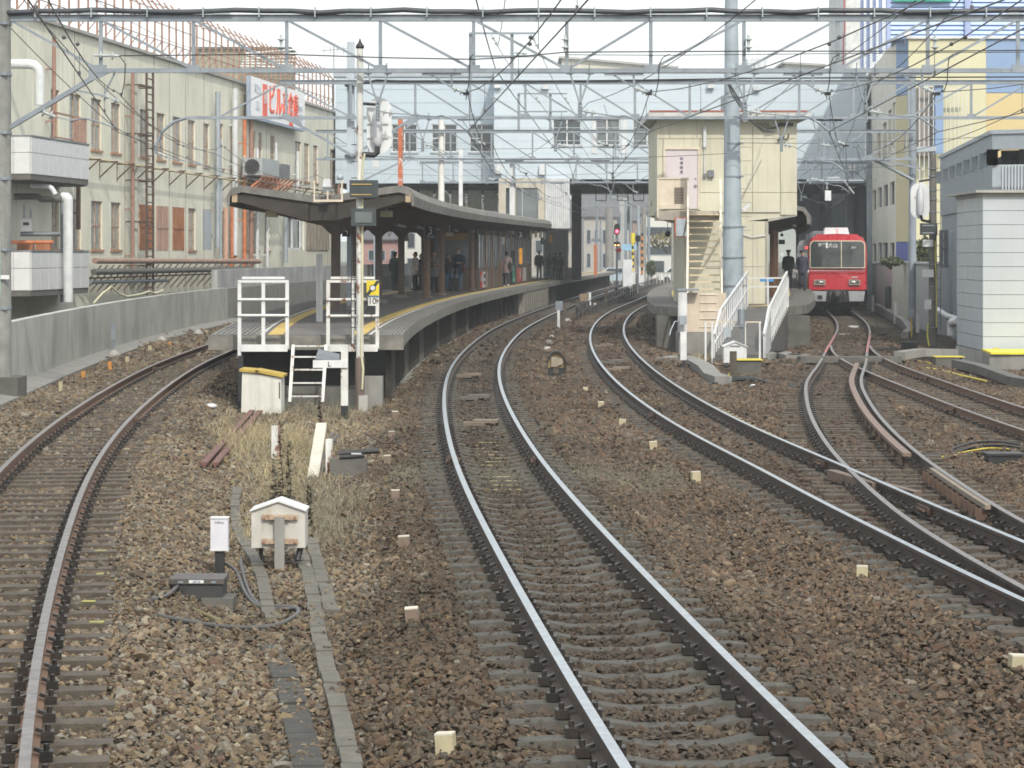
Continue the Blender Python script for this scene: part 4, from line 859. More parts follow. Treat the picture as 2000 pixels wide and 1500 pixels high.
mb=MB(); mb.box(XP(612,Y),XP(680,Y),Y-.1,Y-.065,ZP(718,Y),ZP(703,Y)); part('arm_board', mb, white, lp); text('lettering','L',.13,(XP(644,Y),Y-.108,ZP(711,Y)),FRONT,blet,lp)
mb=MB(); mb.add([P(616,700,Y+.1),P(622,681,Y+.5),P(663,691,Y+.5),P(664,703,Y+.1)],[(0,1,2,3)]); mb.ext([P(616,700,Y+.1),P(622,681,Y+.5),P(663,692,Y+.5),P(664,703,Y+.1)],(0,0,-.02)); part('tilted_plate', mb, steel_d, lp)
# ------------------------------------------------------------------ signal masts seen from behind
def oval_target(c, w, h, m, n=28, t=.02):
    pts=[]
    for i in range(n):
        a=2*math.pi*i/n; x=math.cos(a)*w/2; z=math.sin(a)*w/2; z+= (h-w)/2*(1 if z>0 else -1); pts.append((c[0]+x,c[1],c[2]+z))
    return MB().ext(pts,(0,t,0))
sg=thing('signal_mast','tall white signal mast with a black pointed cap and a white oval signal back','signal',(XP(704,51),51.0,-.4)); Y=50.9
x=XP(703,Y); mb=MB(); mb.tube([(x,Y,ZP(698,Y)),(x,Y,ZP(95,Y))],[.075,.065],12); part('pole', mb, white_r, sg)
mb=MB(); mb.tube([(x,Y,-.45),(x,Y,ZP(698,Y))],.095,12); part('pole_foot', mb, brown, sg)
mb=MB(); mb.lathe([(.07,0),(.085,.02),(.085,.05),(.03,.13),(.008,.2)],(x,Y,ZP(95,Y)),14); part('cap', mb, black, sg)
mb=MB(); xs_=XP(737,Y); mb.tube([(x,Y,ZP(301,Y)),(xs_-.06,Y,ZP(303,Y)),(xs_,Y,ZP(298,Y)),(xs_,Y,ZP(286,Y))],.055,10); part('elbow_arm', mb, black, sg)
tg=part('target', oval_target((XP(738,Y)+.02,Y+.12,ZP(245,Y)),.50,1.12,mat('signal_backplate',(.70,.72,.74),(.6,.62,.64),.4)), MATS['signal_backplate'], sg)
mb=MB(); mb.tube([(xs_,Y+.02,ZP(285,Y)),(xs_,Y+.02,ZP(278,Y)),(xs_,Y+.02,ZP(235,Y)),(xs_,Y+.02,ZP(215,Y))],[.05,.1,.1,.07],12); [mb.bar((xs_-.2,Y+.08,z),(xs_+.22,Y+.08,z),.02) for z in (ZP(240,Y),ZP(268,Y))]; part('lamp_housing', mb, fpale, sg)
mb=MB(); mb.tube([(x,Y,ZP(202,Y)),(xs_,Y,ZP(204,Y))],.03,8); part('stay', mb, black, sg)
mb=MB(); mb.tube([(x+.1,Y-.07,ZP(300,Y)),(x+.07,Y-.07,ZP(315,Y)),(x+.05,Y-.08,ZP(340,Y)),(x+.05,Y-.08,ZP(600,Y)),(x+.03,Y-.1,ZP(690,Y)),(x+.07,Y-.1,ZP(720,Y)),(x+.05,Y-.1,ZP(760,Y))],.022,6); part('cable', mb, MATS['cream_cable'], sg)
mb=MB(); 
for z in np.arange(.9,5.2,.33): mb.bar((x-.17,Y-.02,z),(x-.02,Y-.02,z),.018)
mb.bar((x-.17,Y-.02,.85),(x-.17,Y-.02,3.6),.018); part('step_irons', mb, black, sg)
mb=MB(); mb.box(x-.02,x+.16,Y-.12,Y+.12,-.45,-.12); part('foundation', mb, conc_l, sg)
for k,(px0,px1,py0,py1,lab) in enumerate(((683,738,352,386,'upper dark indicator box with thin gold bars on the white signal mast'),(686,734,407,441,'lower dark framed display seen from behind on the white signal mast'))):
    t=thing('indicator_box',lab,'indicator',tuple(P(px0,py1,50.7))); a,b=P(px0,py0,50.7),P(px1,py1,50.7); mb=MB(); mb.box(a.x,b.x,50.62,50.82,b.z,a.z); part('housing', mb, mat('indicator_dark',(.035,.045,.05),(.05,.06,.065),.45), t)
    if k: mb=MB(); mb.box(a.x+.08,b.x-.07,50.6,50.62,b.z+.06,a.z-.07); part('back_panel', mb, mat('indicator_grey_panel',(.13,.15,.15),rough=.5), t)
    else: mb=MB(); [mb.box(a.x+.04,b.x-.12,50.6,50.62,z,z+.015) for z in (b.z+.05,a.z-.09)]; part('gold_bar', mb, yellow_f, t)
# rooftop bits on the canopy: loudspeaker, cradle
sp=thing('loudspeaker','white loudspeaker on a rusty cradle over the canopy valley','loudspeaker',tuple(P(640,385,57.6))); mb=MB(); a=P(638,363,57.5); mb.ext([(a.x-.09,57.5,a.z-.02),(a.x+.09,57.5,a.z-.02),(a.x+.07,57.5,a.z+.16),(a.x-.07,57.5,a.z+.16)],(0,.3,0)); part('horn', mb, fpale, sp)
mb=MB(); mb.ext([(a.x-.10,57.48,a.z-.14),(a.x+.10,57.48,a.z-.14),(a.x+.09,57.48,a.z-.02),(a.x-.09,57.48,a.z-.02)],(0,.3,0)); part('grille', mb, steel_d, sp)
mb=MB(); [mb.bar(P(px,390,57.4),P(px,352 if px!=640 else 372,57.4),.035) for px in (614,640,668)]; mb.bar(P(612,392,57.4),P(670,392,57.4),.05); part('cradle', mb, beige, sp)
mb=MB(); mb.lathe([(.0,0),(.07,.01),(.08,.07),(.06,.13),(.0,.15)],P(664,352,58),12); solo('metal_ball_lamp',mb,steel_l,'small round metal lamp above the canopy valley','lamp')
# ------------------------------------------------------------------ people
def remeshed(mb, vox, sm_=2):
    me = mb.mesh('tmp', conc); o = bpy.data.objects.new('tmp', me); COL.objects.link(o)
    md = o.modifiers.new('r','REMESH'); md.mode='VOXEL'; md.voxel_size=vox
    ms = o.modifiers.new('s','SMOOTH'); ms.factor=.5; ms.iterations=sm_
    out = bpy.data.meshes.new_from_object(o.evaluated_get(bpy.context.evaluated_depsgraph_get()))
    bpy.data.objects.remove(o); out.polygons.foreach_set('use_smooth',[True]*len(out.polygons)); return out
def mpart(name, me, m, parent):
    me.name = name; me.materials.clear(); me.materials.append(m); o = bpy.data.objects.new(name, me); COL.objects.link(o); o.parent = parent; return o
def ell(mb, c, rx, ry, rz, n=12, k=8):
    M = Matrix.Translation(Vector(c)) @ Matrix.Diagonal((rx,ry,rz,1)); mb.lathe([(math.sin(math.pi*i/k), -math.cos(math.pi*i/k)) for i in range(k+1)], M=M, n=n)
def person(lab, px, feet_py, h, face, top, bottom, skin=(.48,.30,.22), hair=(.015,.012,.01), hat=None, arms='down', stride=0.0, coat_len=.50, hood=False, z0=PZ, Y=None, mask=False, group=None, gloves=None, shoe=(.02,.02,.02), X=None):
    """face: angle the person faces; 0 = towards the camera, 180 = away, 90 = to the right of the picture."""
    Y = Y or YG(feet_py, z0); X = XP(px, Y) if X is None else X; s = h/1.72
    root = thing('person', lab, 'person', (X,Y,z0), group); root.rotation_euler = (0,0,R(face))
    V = lambda x,y,z: Vector((x*s,y*s,z*s))         # y negative = forwards
    sk = mat('skin_%02d%02d'%(int(skin[0]*100),int(skin[1]*100)), skin, tuple(c*.9 for c in skin), .5, fine=0)
    hip, knee, ank = .90, .49, .085
    legs = []
    for e in (-1,1):
        f = stride*e; legs.append([V(e*.085,0,hip), V(e*.095,-f*.45-.02,knee+.0), V(e*.10,-f*.9+(.12 if f<0 else 0)*abs(stride),ank+(.05 if f<0 and stride else 0))])
    A = {'down':[(.20,0,1.40),(.245,.03,1.12),(.25,-.03,.86)], 'phone':[(.20,0,1.40),(.25,-.02,1.12),(.07,-.26,1.16)], 'fold':[(.20,0,1.40),(.25,-.03,1.13),(-.02,-.22,1.15)], 'swing':[(.20,0,1.40),(.24,.10,1.14),(.25,.02,.88)], 'pocket':[(.20,0,1.40),(.27,.05,1.12),(.20,-.06,.93)], 'mouth':[(.20,0,1.40),(.24,-.08,1.14),(.06,-.2,1.38)]}
    ar = A[arms]
    def torso(mb, g=0.0, lo=.86):
        mb.tube([V(0,0,lo),V(0,.005,1.0),V(0,0,1.15),V(0,0,1.30),V(0,0,1.42),V(0,0,1.47)],[.165*s+g,.155*s+g,.15*s+g,.17*s+g,.13*s+g,.06*s+g],14)
        for e in (-1,1):
            ell(mb,V(e*.13,0,1.38),.085*s+g,.085*s+g,.075*s+g); ell(mb,V(e*.07,0,1.22),.10*s+g,.105*s+g,.16*s+g)
    def armsm(mb, g=0.0, upto=1.0):
        for e in (-1,1):
            a,b,c = [V(e*q[0],q[1],q[2]) for q in ar]; c2=b.lerp(c,upto)
            mb.tube([a,b,c2],[.052*s+g,.043*s+g,.032*s+g],10)
    def legsm(mb, g=0.0):
        for l in legs: mb.tube(l,[.09*s+g,.06*s+g,.043*s+g],10)
        ell(mb,V(0,0,.92),.15*s+g,.11*s+g,.10*s+g)
    mb = MB(); torso(mb); armsm(mb); legsm(mb); mb.tube([V(0,0,1.42),V(0,-.01,1.54)],.052*s,10)
    ell(mb,V(0,-.015,1.62),.075*s,.095*s,.115*s,16,12); ell(mb,V(0,-.05,1.56),.055*s,.06*s,.06*s)
    mb.tube([V(0,-.10,1.63),V(0,-.125,1.59)],[.011*s,.019*s],8)
    for e in (-1,1): ell(mb,V(e*.077,0,1.62),.014*s,.026*s,.034*s,8,6)
    for l in legs: mb.tube([l[2]+V(0,.05,-.045),l[2]+V(0,-.06,-.05),l[2]+V(0,-.15,-.06)],[.04*s,.042*s,.028*s],8)
    body = remeshed(mb,.016)
    # hands with fingers
    hb = MB()
    for e in (-1,1):
        a,b,c = [V(e*q[0],q[1],q[2]) for q in ar]; d=(c-b).normalized(); sd_=V(0,1,0).normalized() if abs(d.y)<.7 else Vector((0,0,1)); q=c+d*.045*s
        hb.tube([c-d*.01,c+d*.04*s,c+d*.085*s],[.026*s,.036*s,.03*s],8)
        inn = Vector((-e,0,0)) if abs(d.x)<.7 else Vector((0,0,-1))
        for k in range(4): 
            o_=sd_*(.021*s*(k-1.5)); L=(.062,.072,.068,.052)[k]*s; p0=c+d*.08*s+o_; p1=p0+d*L*.55+inn*.006; p2=p1+d*L*.4+inn*.022*s; hb.tube([p0,p1,p2],[.0095*s,.0085*s,.007*s],6)
        hb.tube([c+d*.03*s-sd_*.03*s,c+d*.06*s-sd_*.055*s,c+d*.09*s-sd_*.05*s],[.012*s,.010*s,.008*s],6)
    bo = mpart('body', body, sk, root); part('hand', hb, mat('white_glove',(.75,.75,.74),rough=.7) if gloves else sk, root, off=(0,0,0))
    # clothes
    top=tuple(min(.6,c*1.6+.008) for c in top); bottom=tuple(min(.6,c*1.5+.005) for c in bottom)
    cm = mat('cloth_%d_%d_%d'%tuple(int(c*255) for c in top), top, tuple(c*.7 for c in top), .85, sc=5, fine=.1, spec=.15); tmn = mat('cloth_%d_%d_%d'%tuple(int(c*255) for c in bottom), bottom, tuple(c*.72 for c in bottom), .85, sc=5, fine=.1, spec=.15)
    mb=MB(); torso(mb,.022,.90-coat_len*.4); armsm(mb,.018,.93)
    if coat_len>.2: mb.tube([V(0,0,.95),V(0,0,.95-coat_len*.35)],[.175*s,.185*s],14)
    mb.tube([V(0,.005,1.43),V(0,0,1.50)],[.085*s,.07*s],12)
    if hood: ell(mb,V(0,.07,1.48),.11*s,.08*s,.07*s)
    mpart('coat', remeshed(mb,.019), cm, root)
    mb=MB(); legsm(mb,.016); mpart('trousers', remeshed(mb,.019), tmn, root)
    mb=MB()
    for l in legs: mb.tube([l[2]+V(0,.06,-.045),l[2]+V(0,-.06,-.045),l[2]+V(0,-.17,-.058)],[.047*s,.05*s,.032*s],10); mb.obox(l[2]+V(0,-.05,-.078),.09*s,.25*s,.02*s)
    part('shoes', mb, mat('shoe_%d'%int(shoe[0]*100),shoe,rough=.5), root, off=(0,0,0))
    mb=MB(); ell(mb,V(0,.018,1.655),.084*s,.095*s,.10*s,16,10); ell(mb,V(0,.05,1.60),.075*s,.06*s,.08*s)
    part('hair', mb, mat('hair_%d'%int(hair[0]*1000),hair,rough=.6), root, off=(0,0,0))
    mb=MB(); 
    for e in (-1,1): ell(mb,V(e*.03,-.103,1.635),.011*s,.006*s,.006*s,8,5); mb.obox(V(e*.03,-.106,1.652),.026*s,.006,.005)
    mb.obox(V(0,-.108,1.558),.035*s,.006,.006); part('face_features', mb, blet, root, off=(0,0,0))
    if mask: mb=MB(); ell(mb,V(0,-.065,1.575),.058*s,.058*s,.048*s); part('mask', mb, pwh, root, off=(0,0,0))
    if hat:
        hm=mat('hat_%d'%int(hat[0]*100),hat,rough=.6); mb=MB(); mb.lathe([(.09*s,1.66*s),(.10*s,1.69*s),(.125*s,1.735*s),(.11*s,1.76*s),(.0,1.765*s)],n=16); mb.ext([V(-.07,-.08,1.665),V(-.05,-.15,1.65),V(.05,-.15,1.65),V(.07,-.08,1.665)],V(0,0,.012)); part('cap', mb, hm, root, off=(0,0,0))
        mb=MB(); mb.obox(V(0,-.105,1.705),.03,.01,.02); part('badge', mb, yellow, root, off=(0,0,0))
    return root
GP='passengers waiting on the left platform'
person('person in a long dark green coat and cap standing half behind a brown post',771,567,1.68,150,(.03,.045,.04),(.05,.055,.06),hat=(.02,.02,.02),group=GP,coat_len=.9)
person('person in a grey jacket over black trousers beside the shiny carrier bag',811,567,1.70,-60,(.34,.33,.32),(.03,.03,.035),group=GP)
person('person in black with short dark hair close beside the grey jacket',823,565,1.62,-70,(.02,.02,.025),(.02,.02,.022),group=GP,coat_len=.7)
person('person in a dark grey padded jacket looking at a phone between two posts',848,571,1.72,15,(.13,.12,.125),(.03,.03,.035),arms='phone',group=GP,coat_len=.6)
person('person in black top and blue jeans holding both hands to the mouth',876,568,1.62,30,(.022,.022,.027),(.06,.11,.19),arms='mouth',group=GP,coat_len=.25)
person('tall person in a navy jacket with a white mask and blue jeans behind a suitcase',895,569,1.84,10,(.018,.028,.05),(.09,.14,.21),arms='fold',mask=True,hood=True,group=GP)
person('person in a pinkish grey jacket walking away with a shoulder bag',989,560,1.72,180,(.33,.25,.25),(.018,.022,.03),arms='swing',stride=.28,skin=(.42,.30,.24),group=GP,coat_len=.55,shoe=(.5,.5,.5))
person('person in a dark brown jacket and khaki trousers wearing a round backpack',1053,546,1.80,170,(.05,.04,.038),(.24,.22,.16),group=GP,coat_len=.3)
person('person leaning on the end wall in grey trousers',1071,543,1.66,-60,(.10,.09,.10),(.12,.15,.18),stride=.2,group=GP,arms='pocket',Y=160)
person('person in black with a pale print at the far end of the platform',1085,541,1.70,170,(.018,.02,.025),(.02,.022,.028),group=GP,coat_len=.5,Y=159)
person('person in a black long coat at the right of the far group',1094,540,1.72,150,(.02,.022,.03),(.02,.02,.025),group=GP,coat_len=.8,Y=161)
def PB(px,py,zz,Y=None): Y=Y or YG(py,zz); return Vector((XP(px,Y),Y,zz))
# things they carry
b=PB(812,566,PZ,115.5); mb=MB(); mb.lathe([(.02,.0),(.15,.02),(.2,.16),(.17,.3),(.06,.42),(.02,.55)],b,12); solo('carrier_bag',mb,mat('silver_bag',(.62,.62,.60),(.45,.45,.44),.3,.2,sc=12),'shiny white carrier bag hanging beside the person in the grey jacket','bag')
sc_=thing('suitcase','black upright suitcase with a long pull handle in front of the tall masked person','suitcase',tuple(PB(888,571,PZ))); b=PB(888,571,PZ); mb=MB(); mb.obox(b+Vector((0,0,.34)),.34,.24,.56); part('case', mb, black, sc_); mb=MB(); mb.tube([b+Vector((-.1,.08,.6)),b+Vector((-.1,.08,1.0)),b+Vector((.1,.08,1.0)),b+Vector((.1,.08,.6))],.012,6); part('pull_handle', mb, steel_l, sc_)
for e in (-1,1): mb=MB(); mb.tube([b+Vector((e*.13,-.02,.035)),b+Vector((e*.17,-.02,.035))],.035,8); part('wheel', mb, rubber, sc_)
b=PB(996,560,PZ); mb=MB(); ell(mb,b+Vector((.0,-.12,1.02)),.15,.1,.2); mb.tube([b+Vector((-.02,-.14,1.2)),b+Vector((-.12,-.1,1.45))],.015,5); solo('shoulder_bag',mb,mat('dark_bag',(.06,.06,.065),rough=.7),'dark shoulder bag on the back of the walking person','bag')
b=PB(1051,546,PZ); mb=MB(); ell(mb,b+Vector((.0,-.26,1.22)),.21,.15,.28); solo('backpack',mb,mat('brown_black_backpack',(.035,.03,.03),rough=.8),'round black backpack on the person in khaki trousers','backpack')
b=PB(901,569,PZ); mb=MB(); ell(mb,b+Vector((.1,-.06,.98)),.1,.08,.17); solo('brown_bag',mb,mat('reddish_brown_bag',(.17,.09,.08),rough=.7),'reddish brown bag at the side of the tall masked person','bag')
# railway staff on the right platform, driver in the cab
GS='uniformed railway staff'
person('person in a dark navy uniform, cap and white gloves walking towards the camera',1567,568,1.76,-8,(.028,.033,.05),(.025,.03,.045),hat=(.03,.035,.05),arms='swing',stride=.16,gloves=True,group=GS,coat_len=.35)
person('person in a black uniform and cap standing farther back beside the train',1540,560,1.78,5,(.012,.014,.018),(.012,.014,.018),hat=(.012,.014,.018),gloves=True,group=GS,Y=121)
# ------------------------------------------------------------------ overhead line gantries
ins_m=mat('porcelain_insulator',(.42,.46,.47),(.33,.37,.38),.35,fine=.03)
def insulator(p,q,parent,nd=2,r=.085):
    p,q=Vector(p),Vector(q); d=(q-p); L=d.length; M=Matrix.Translation(p)@d.to_track_quat('Z','Y').to_matrix().to_4x4()
    prof=[(.022,0)]
    for i in range(nd):
        c=L*(i+.6)/(nd+.2); prof+=[(.026,c-.05),(.032,c-.015),(r,c-.006),(r,c+.006),(.035,c+.02),(.03,c+.05)]
    prof.append((.02,L)); mb=MB(); mb.lathe(prof,M=M,n=12); return part('insulator', mb, ins_m, parent)
def vhanger(parent,x,Y,zb,drop=.62,plate=.34,half=.2,m=None):
    mb=MB(); m=m or steel; zt=zb-.05; zp=zt-drop
    mb.bar((x-half,Y,zt),(x,Y,zp),.05,.035); mb.bar((x+half,Y,zt),(x,Y,zp),.05,.035)
    for e in (-1,1): mb.box(x+e*half-.07,x+e*half+.07,Y-.06,Y+.06,zt-.02,zt+.05); mb.tube([(x+e*half-.02*e,Y-.07,zt),(x+e*half-.02*e,Y-.07,zt+.2)],.012,5)
    mb.box(x-.045,x+.045,Y-.02,Y+.02,zp-plate,zp+.03); part('hanger', mb, m, parent)
    mb=MB(); [mb.lathe([(.012,0),(.012,.004)],M=Matrix.Translation((x+u,Y-.026,z))@Matrix.Rotation(R(90),4,'X'),n=6) for z in np.arange(zp-plate+.04,zp,.06) for u in (-.02,.02)]; part('bolt_hole', mb, black, parent, kind='stuff')
    return zp
def register(parent,Y,xh,xc,zc,zb,scale=1.0):
    zp=vhanger(parent,xh,Y,zb); s=1 if xc>xh else -1; p=Vector((xh+s*.05,Y,zp-.12)); q=p+Vector((s*.27,0,-.05)); insulator(p,q,parent)
    mid=q.lerp(Vector((xc-s*.62,Y,zc+.3)),1.0); mb=MB(); mb.tube([q,q.lerp(mid,.6),mid],.011,6); mb.tube([mid,mid+Vector((s*.12,0,.02)),mid+Vector((s*.28,0,-.03)),Vector((xc,Y,zc+.02))],.017,6); part('steady_arm', mb, steel, parent)
def messenger_support(parent,Y,xc,zm,zb,half=.33):
    mb=MB(); s=-1; a=Vector((xc+s*.75,Y,zb-.05)); b=Vector((xc+s*.28,Y,zm+.12)); mb.bar(a,b,.05,.03); mb.bar((xc-.30,Y,zb-.05),b,.04,.03); mb.box(a.x-.12,xc-.1,Y-.05,Y+.05,zb-.09,zb-.04); part('hanger', mb, steel, parent)
    insulator(b,Vector((xc-.03,Y,zm+.02)),parent,2,.07); mb=MB(); mb.obox((xc,Y,zm),.12,.1,.06); part('clamp', mb, black, parent)
def gantry(lab,Y,pxl,pxr,yt,yb,nodes,flip,wt=.12,wb=.09,m=steel,bl=None,br=None,slope=0.0):
    zt=lambda px: ZP(yt,Y); zb=ZP(yb,Y); zt=ZP(yt,Y)
    g=thing('overhead_gantry',lab,'gantry',(XP((pxl+pxr)/2,Y),Y,zb))
    mb=MB(); mb.box(XP(pxl,Y),XP(pxr,Y),Y-wt*.4,Y+wt*.4,zt-wt/2,zt+wt/2); mb.box(XP(pxl,Y),XP(pxr,Y),Y-wt*.75,Y+wt*.2,zt+wt/2+.001,zt+wt/2+.012); part('top_chord', mb, m, g)
    mb=MB(); mb.box(XP(bl or pxl,Y),XP(br or pxr,Y),Y-wb*.4,Y+wb*.4,zb-wb/2,zb+wb/2); mb.box(XP(bl or pxl,Y),XP(br or pxr,Y),Y-wb*.9,Y-wb*.4-.001,zb-wb/2,zb-wb/2+.012); part('bottom_chord', mb, m, g)
    for k,px in enumerate(nodes):
        x=XP(px,Y); mb=MB(); mb.bar((x,Y,zb+wb/2),(x,Y,zt-wt/2),.07,.06); part('vertical', mb, m, g)
        mb=MB(); mb.box(x-.13,x+.13,Y-.062,Y-.05,zb-.05,zb+.11); part('gusset', mb, m, g)
        if k+1 < len(nodes):
            x2=XP(nodes[k+1],Y); mb=MB()
            if (px+nodes[k+1])/2 < flip: mb.bar((x+.06,Y-.03,zt-wt/2),(x2-.05,Y-.03,zb+wb/2),.06,.05)
            else: mb.bar((x+.05,Y-.03,zb+wb/2),(x2-.06,Y-.03,zt-wt/2),.06,.05)
            part('diagonal', mb, m, g)
    return g,zt,zb
GY_=[50.5,76,104,138]
n1_=[197,378,560,743,925,1107,1271,1453,1636,1812,1988,2164]
g1,zt1,zb1=gantry('nearest lattice gantry spanning the whole picture with a thick black cable on top',50.5,-70,2300,36,138,n1_,1107,bl=188)
mb=MB(); Y=50.4; xs2=np.arange(XP(25,Y),XP(2300,Y),.55); mb.tube([(XP(-45,Y),Y,ZP(33,Y)),(XP(-10,Y),Y,ZP(23,Y))]+[(x,Y-.02,ZP(22,Y)+.018*math.sin(x*2.1)+.012*math.sin(x*5.3)) for x in xs2],.052,8); part('cable', mb, mat('dark_cable_sheath',(.035,.04,.05),(.06,.065,.08),.45), g1)
mb=MB(); [mb.box(x-.012,x+.012,Y-.08,Y+.06,ZP(34,Y),ZP(14,Y)) for x in np.arange(XP(70,Y),XP(2100,Y),1.1)]; part('cable_clip', mb, steel_l, g1, kind='stuff')
mb=MB(); [mb.ext([(x-.22,Y-.04,zt1+.065),(x+.22,Y-.04,zt1+.065),(x+.09,Y-.04,zt1+.11),(x-.09,Y-.04,zt1+.11)],(0,.07,0)) for x in np.arange(XP(175,Y),XP(2100,Y),2.6)]; part('cable_saddle', mb, steel_l, g1)
Y=50.5; mb=MB(); mb.bar(P(-20,272,Y),P(192,146,Y),.13,.09); part('knee_brace', mb, steel, g1)
mb=MB(); mb.ext([P(173,128,Y-.07),P(225,138,Y-.07),P(195,152,Y-.07),P(173,160,Y-.07)],(0,.02,0)); part('gusset', mb, steel, g1)
mb=MB(); mb.bar(P(18,38,Y),P(188,133,Y),.06,.05); part('diagonal', mb, steel, g1)
pole=thing('concrete_pole','thick grey concrete pole at the left edge carrying the nearest gantry','pole',(XP(-6,50.5),50.5,-.05))
mb=MB(); mb.tube([(XP(-6,Y),Y,.2),(XP(-6,Y),Y,9.2)],[.285,.27],20); part('shaft', mb, mat('pole_concrete',(.27,.275,.265),(.19,.195,.185),.85,sc=3,streak=.6,bump=.3), pole)
for z in (1.6,2.75,4.15,5.05,6.2,7.2): mb=MB(); mb.tube([(XP(-6,Y),Y,z),(XP(-6,Y),Y,z+.05)],.295,20); mb.obox((XP(14,Y),Y-.24,z+.02),.1,.06,.05); part('band', mb, steel, pole)
mb=MB(); mb.box(XP(-40,Y),XP(43,Y),Y-.45,Y+.5,-.3,.27); part('foundation', mb, conc_d, pole)
mb=MB(); mb.box(XP(5,Y),XP(24,Y),Y-.31,Y-.295,ZP(545,Y),ZP(537,Y)); part('number_plate', mb, white, pole)
mb=MB(); mb.tube([(XP(-6,Y)+.1,Y-.3,3.2),(XP(-6,Y)+.12,Y-.31,2.0),(XP(2,Y),Y-.33,1.5)],.02,5); part('earth_cable', mb, mat('pale_green_cable',(.35,.5,.42),rough=.6), pole)
for T,px in ((TM,738),(TB,1133),(TC,1455),(TD,1690)):
    xc=T.at(50.5)-.12; register(g1,50.5,XP(px,50.5),xc,5.1,zb1); messenger_support(g1,50.5,xc-.02,5.85,zb1)
xc=TA.at(50.5)-.3; p=P(77,216,Y); q=P(108,228,Y); insulator(p,q,g1,2,.09); mb=MB(); mb.tube([q,P(140,236,Y)],.010,6); mb.tube([P(137,236,Y),P(165,231,Y),P(190,237,Y),P(224,249,Y)],.016,6); part('steady_arm', mb, steel, g1)
mb=MB(); mb.bar(P(224,143,Y),P(204,183,Y),.06,.03); mb.bar(P(150,177,Y),P(204,187,Y),.05,.03); part('hanger', mb, steel, g1); insulator(P(198,186,Y),P(214,191,Y),g1,1,.09); insulator(P(218,192,Y),P(233,200,Y),g1,1,.08)
for px in (549,1104,1462,1826): # stacked insulators on the verticals
    insulator(P(px,68,50.4),P(px,102,50.4),g1,2,.08)
insulator(P(183,108,50.4),P(233,109,50.4),g1,2,.085)
xw=thing('feeder_cable','thin dark cable slung crosswise under the top beam of the nearest gantry','cable',tuple(P(1000,108,50.4)))
mb=MB(); mb.tube([P(px,py,50.38) for px,py in ((233,109),(550,106),(760,113),(925,116),(1000,112),(1104,102),(1462,100),(1826,100),(2250,96))],.013,5); part('wire', mb, rubber, xw)
mb=MB(); mb.tube([P(px,py,50.36) for px,py in ((1104,107),(1300,108),(1700,104),(2250,100))],.008,5); part('wire', mb, rubber, xw)
for a,b,c in ((232,245,190),(925,918,195),(1308,1288,187),(1640,1622,192),(1862,1852,178)):
    mb=MB(); x0=P(a,106 if a>300 else 110,50.36); mb.tube([x0,P((a+b)/2-3,112,50.36),P(b,125,50.36),P(b-2,160,50.36),P(c and b-8,c,50.36)],.011,5); part('drop_cable', mb, rubber, xw)
# second gantry
n2_=[559,685,811,918,1026,1134,1240,1347,1453,1561,1667,1775,1897,2010]
g2,zt2,zb2=gantry('second lattice gantry held by a square column and the thick tubular mast',76,547,2060,161,230,n2_,1347,wt=.11,wb=.09,bl=365)
Y=76; mb=MB(); mb.bar(P(549,164,Y),P(426,230,Y),.06,.05); part('diagonal', mb, steel, g2)
mb=MB(); mb.tube([P(365,230,Y),P(340,238,Y),P(318,256,Y),P(306,280,Y),P(303,300,Y)],.045,8); part('curved_bracket', mb, steel, g2)
mb=MB(); mb.bar(P(570,236,Y),P(690,305,Y),.10,.08); part('knee_brace', mb, steel, g2); mb=MB(); mb.bar(P(805,232,Y),P(690,303,Y),.10,.08); part('knee_brace', mb, steel, g2)
mb=MB(); mb.ext([P(545,229,Y-.08),P(580,229,Y-.08),P(600,256,Y-.08),P(566,238,Y-.08)],(0,.02,0)); mb.ext([P(792,252,Y-.08),P(800,230,Y-.08),P(822,232,Y-.08)],(0,.02,0)); part('gusset', mb, steel, g2)
insulator(P(308,298,Y),P(330,308,Y),g2,2,.07); mb=MB(); mb.tube([P(330,308,Y),P(355,314,Y),P(378,317,Y),P(410,330,Y)],.014,5); part('steady_arm', mb, steel, g2)
c2=thing('square_column','light grey square steel column behind the white signal mast','column',(XP(685,77),76.3,PZ)); x=XP(685,76.3); mb=MB(); mb.box(x-.11,x+.11,76.19,76.41,PZ,ZP(82,76.3)); part('shaft', mb, mat('grey_blue_column',(.40,.45,.50),(.34,.39,.44),.5,streak=.15), c2)
for py in (165,305): mb=MB(); mb.box(x-.17,x+.17,76.1,76.5,ZP(py+4,76.3),ZP(py-3,76.3)); part('clamp', mb, steel, c2)
tubem=mat('mast_tube',(.36,.42,.47),(.27,.32,.36),.55,.1,sc=1.6,streak=.3,rust=.12,rustc=(.35,.27,.2))
tmst=thing('tubular_mast','thick light blue grey tubular mast in front of the cream relay house','mast',(XP(1430,77.5),77.5,-.2)); Y=77.5; x=XP(1432,Y)
mb=MB(); mb.tube([(x,Y,-.2),(x,Y,3.5)],[.325,.305],24); part('lower_tube', mb, tubem, tmst); mb=MB(); mb.tube([(x-.02,Y,3.5),(x-.06,Y,10.8)],[.275,.19],24); part('upper_tube', mb, tubem, tmst)
for z,r in ((3.48,.33),(2.55,.335),(1.7,.34),(5.0,.275),(6.0,.262),(7.4,.25)): mb=MB(); mb.tube([(x-.01,Y,z),(x-.01,Y,z+.05)],r,24); mb.obox((x+r+.01,Y-.02,z+.025),.07,.05,.05); part('band', mb, steel, tmst)
mb=MB(); [mb.tube([(x+.2,Y,z),(x+.55,Y,z)],.008,5) for z in np.arange(3.4,8.6,.42)]; part('step_bolt', mb, steel_d, tmst)
for T,px in ((TM,790),(TB,1085),(TC,1453),(TD,1600)):
    xc=T.at(76)-.1; register(g2,76,max(XP(px,76),xc-1.9),xc,5.1,zb2); messenger_support(g2,76,xc,5.9,zb2)
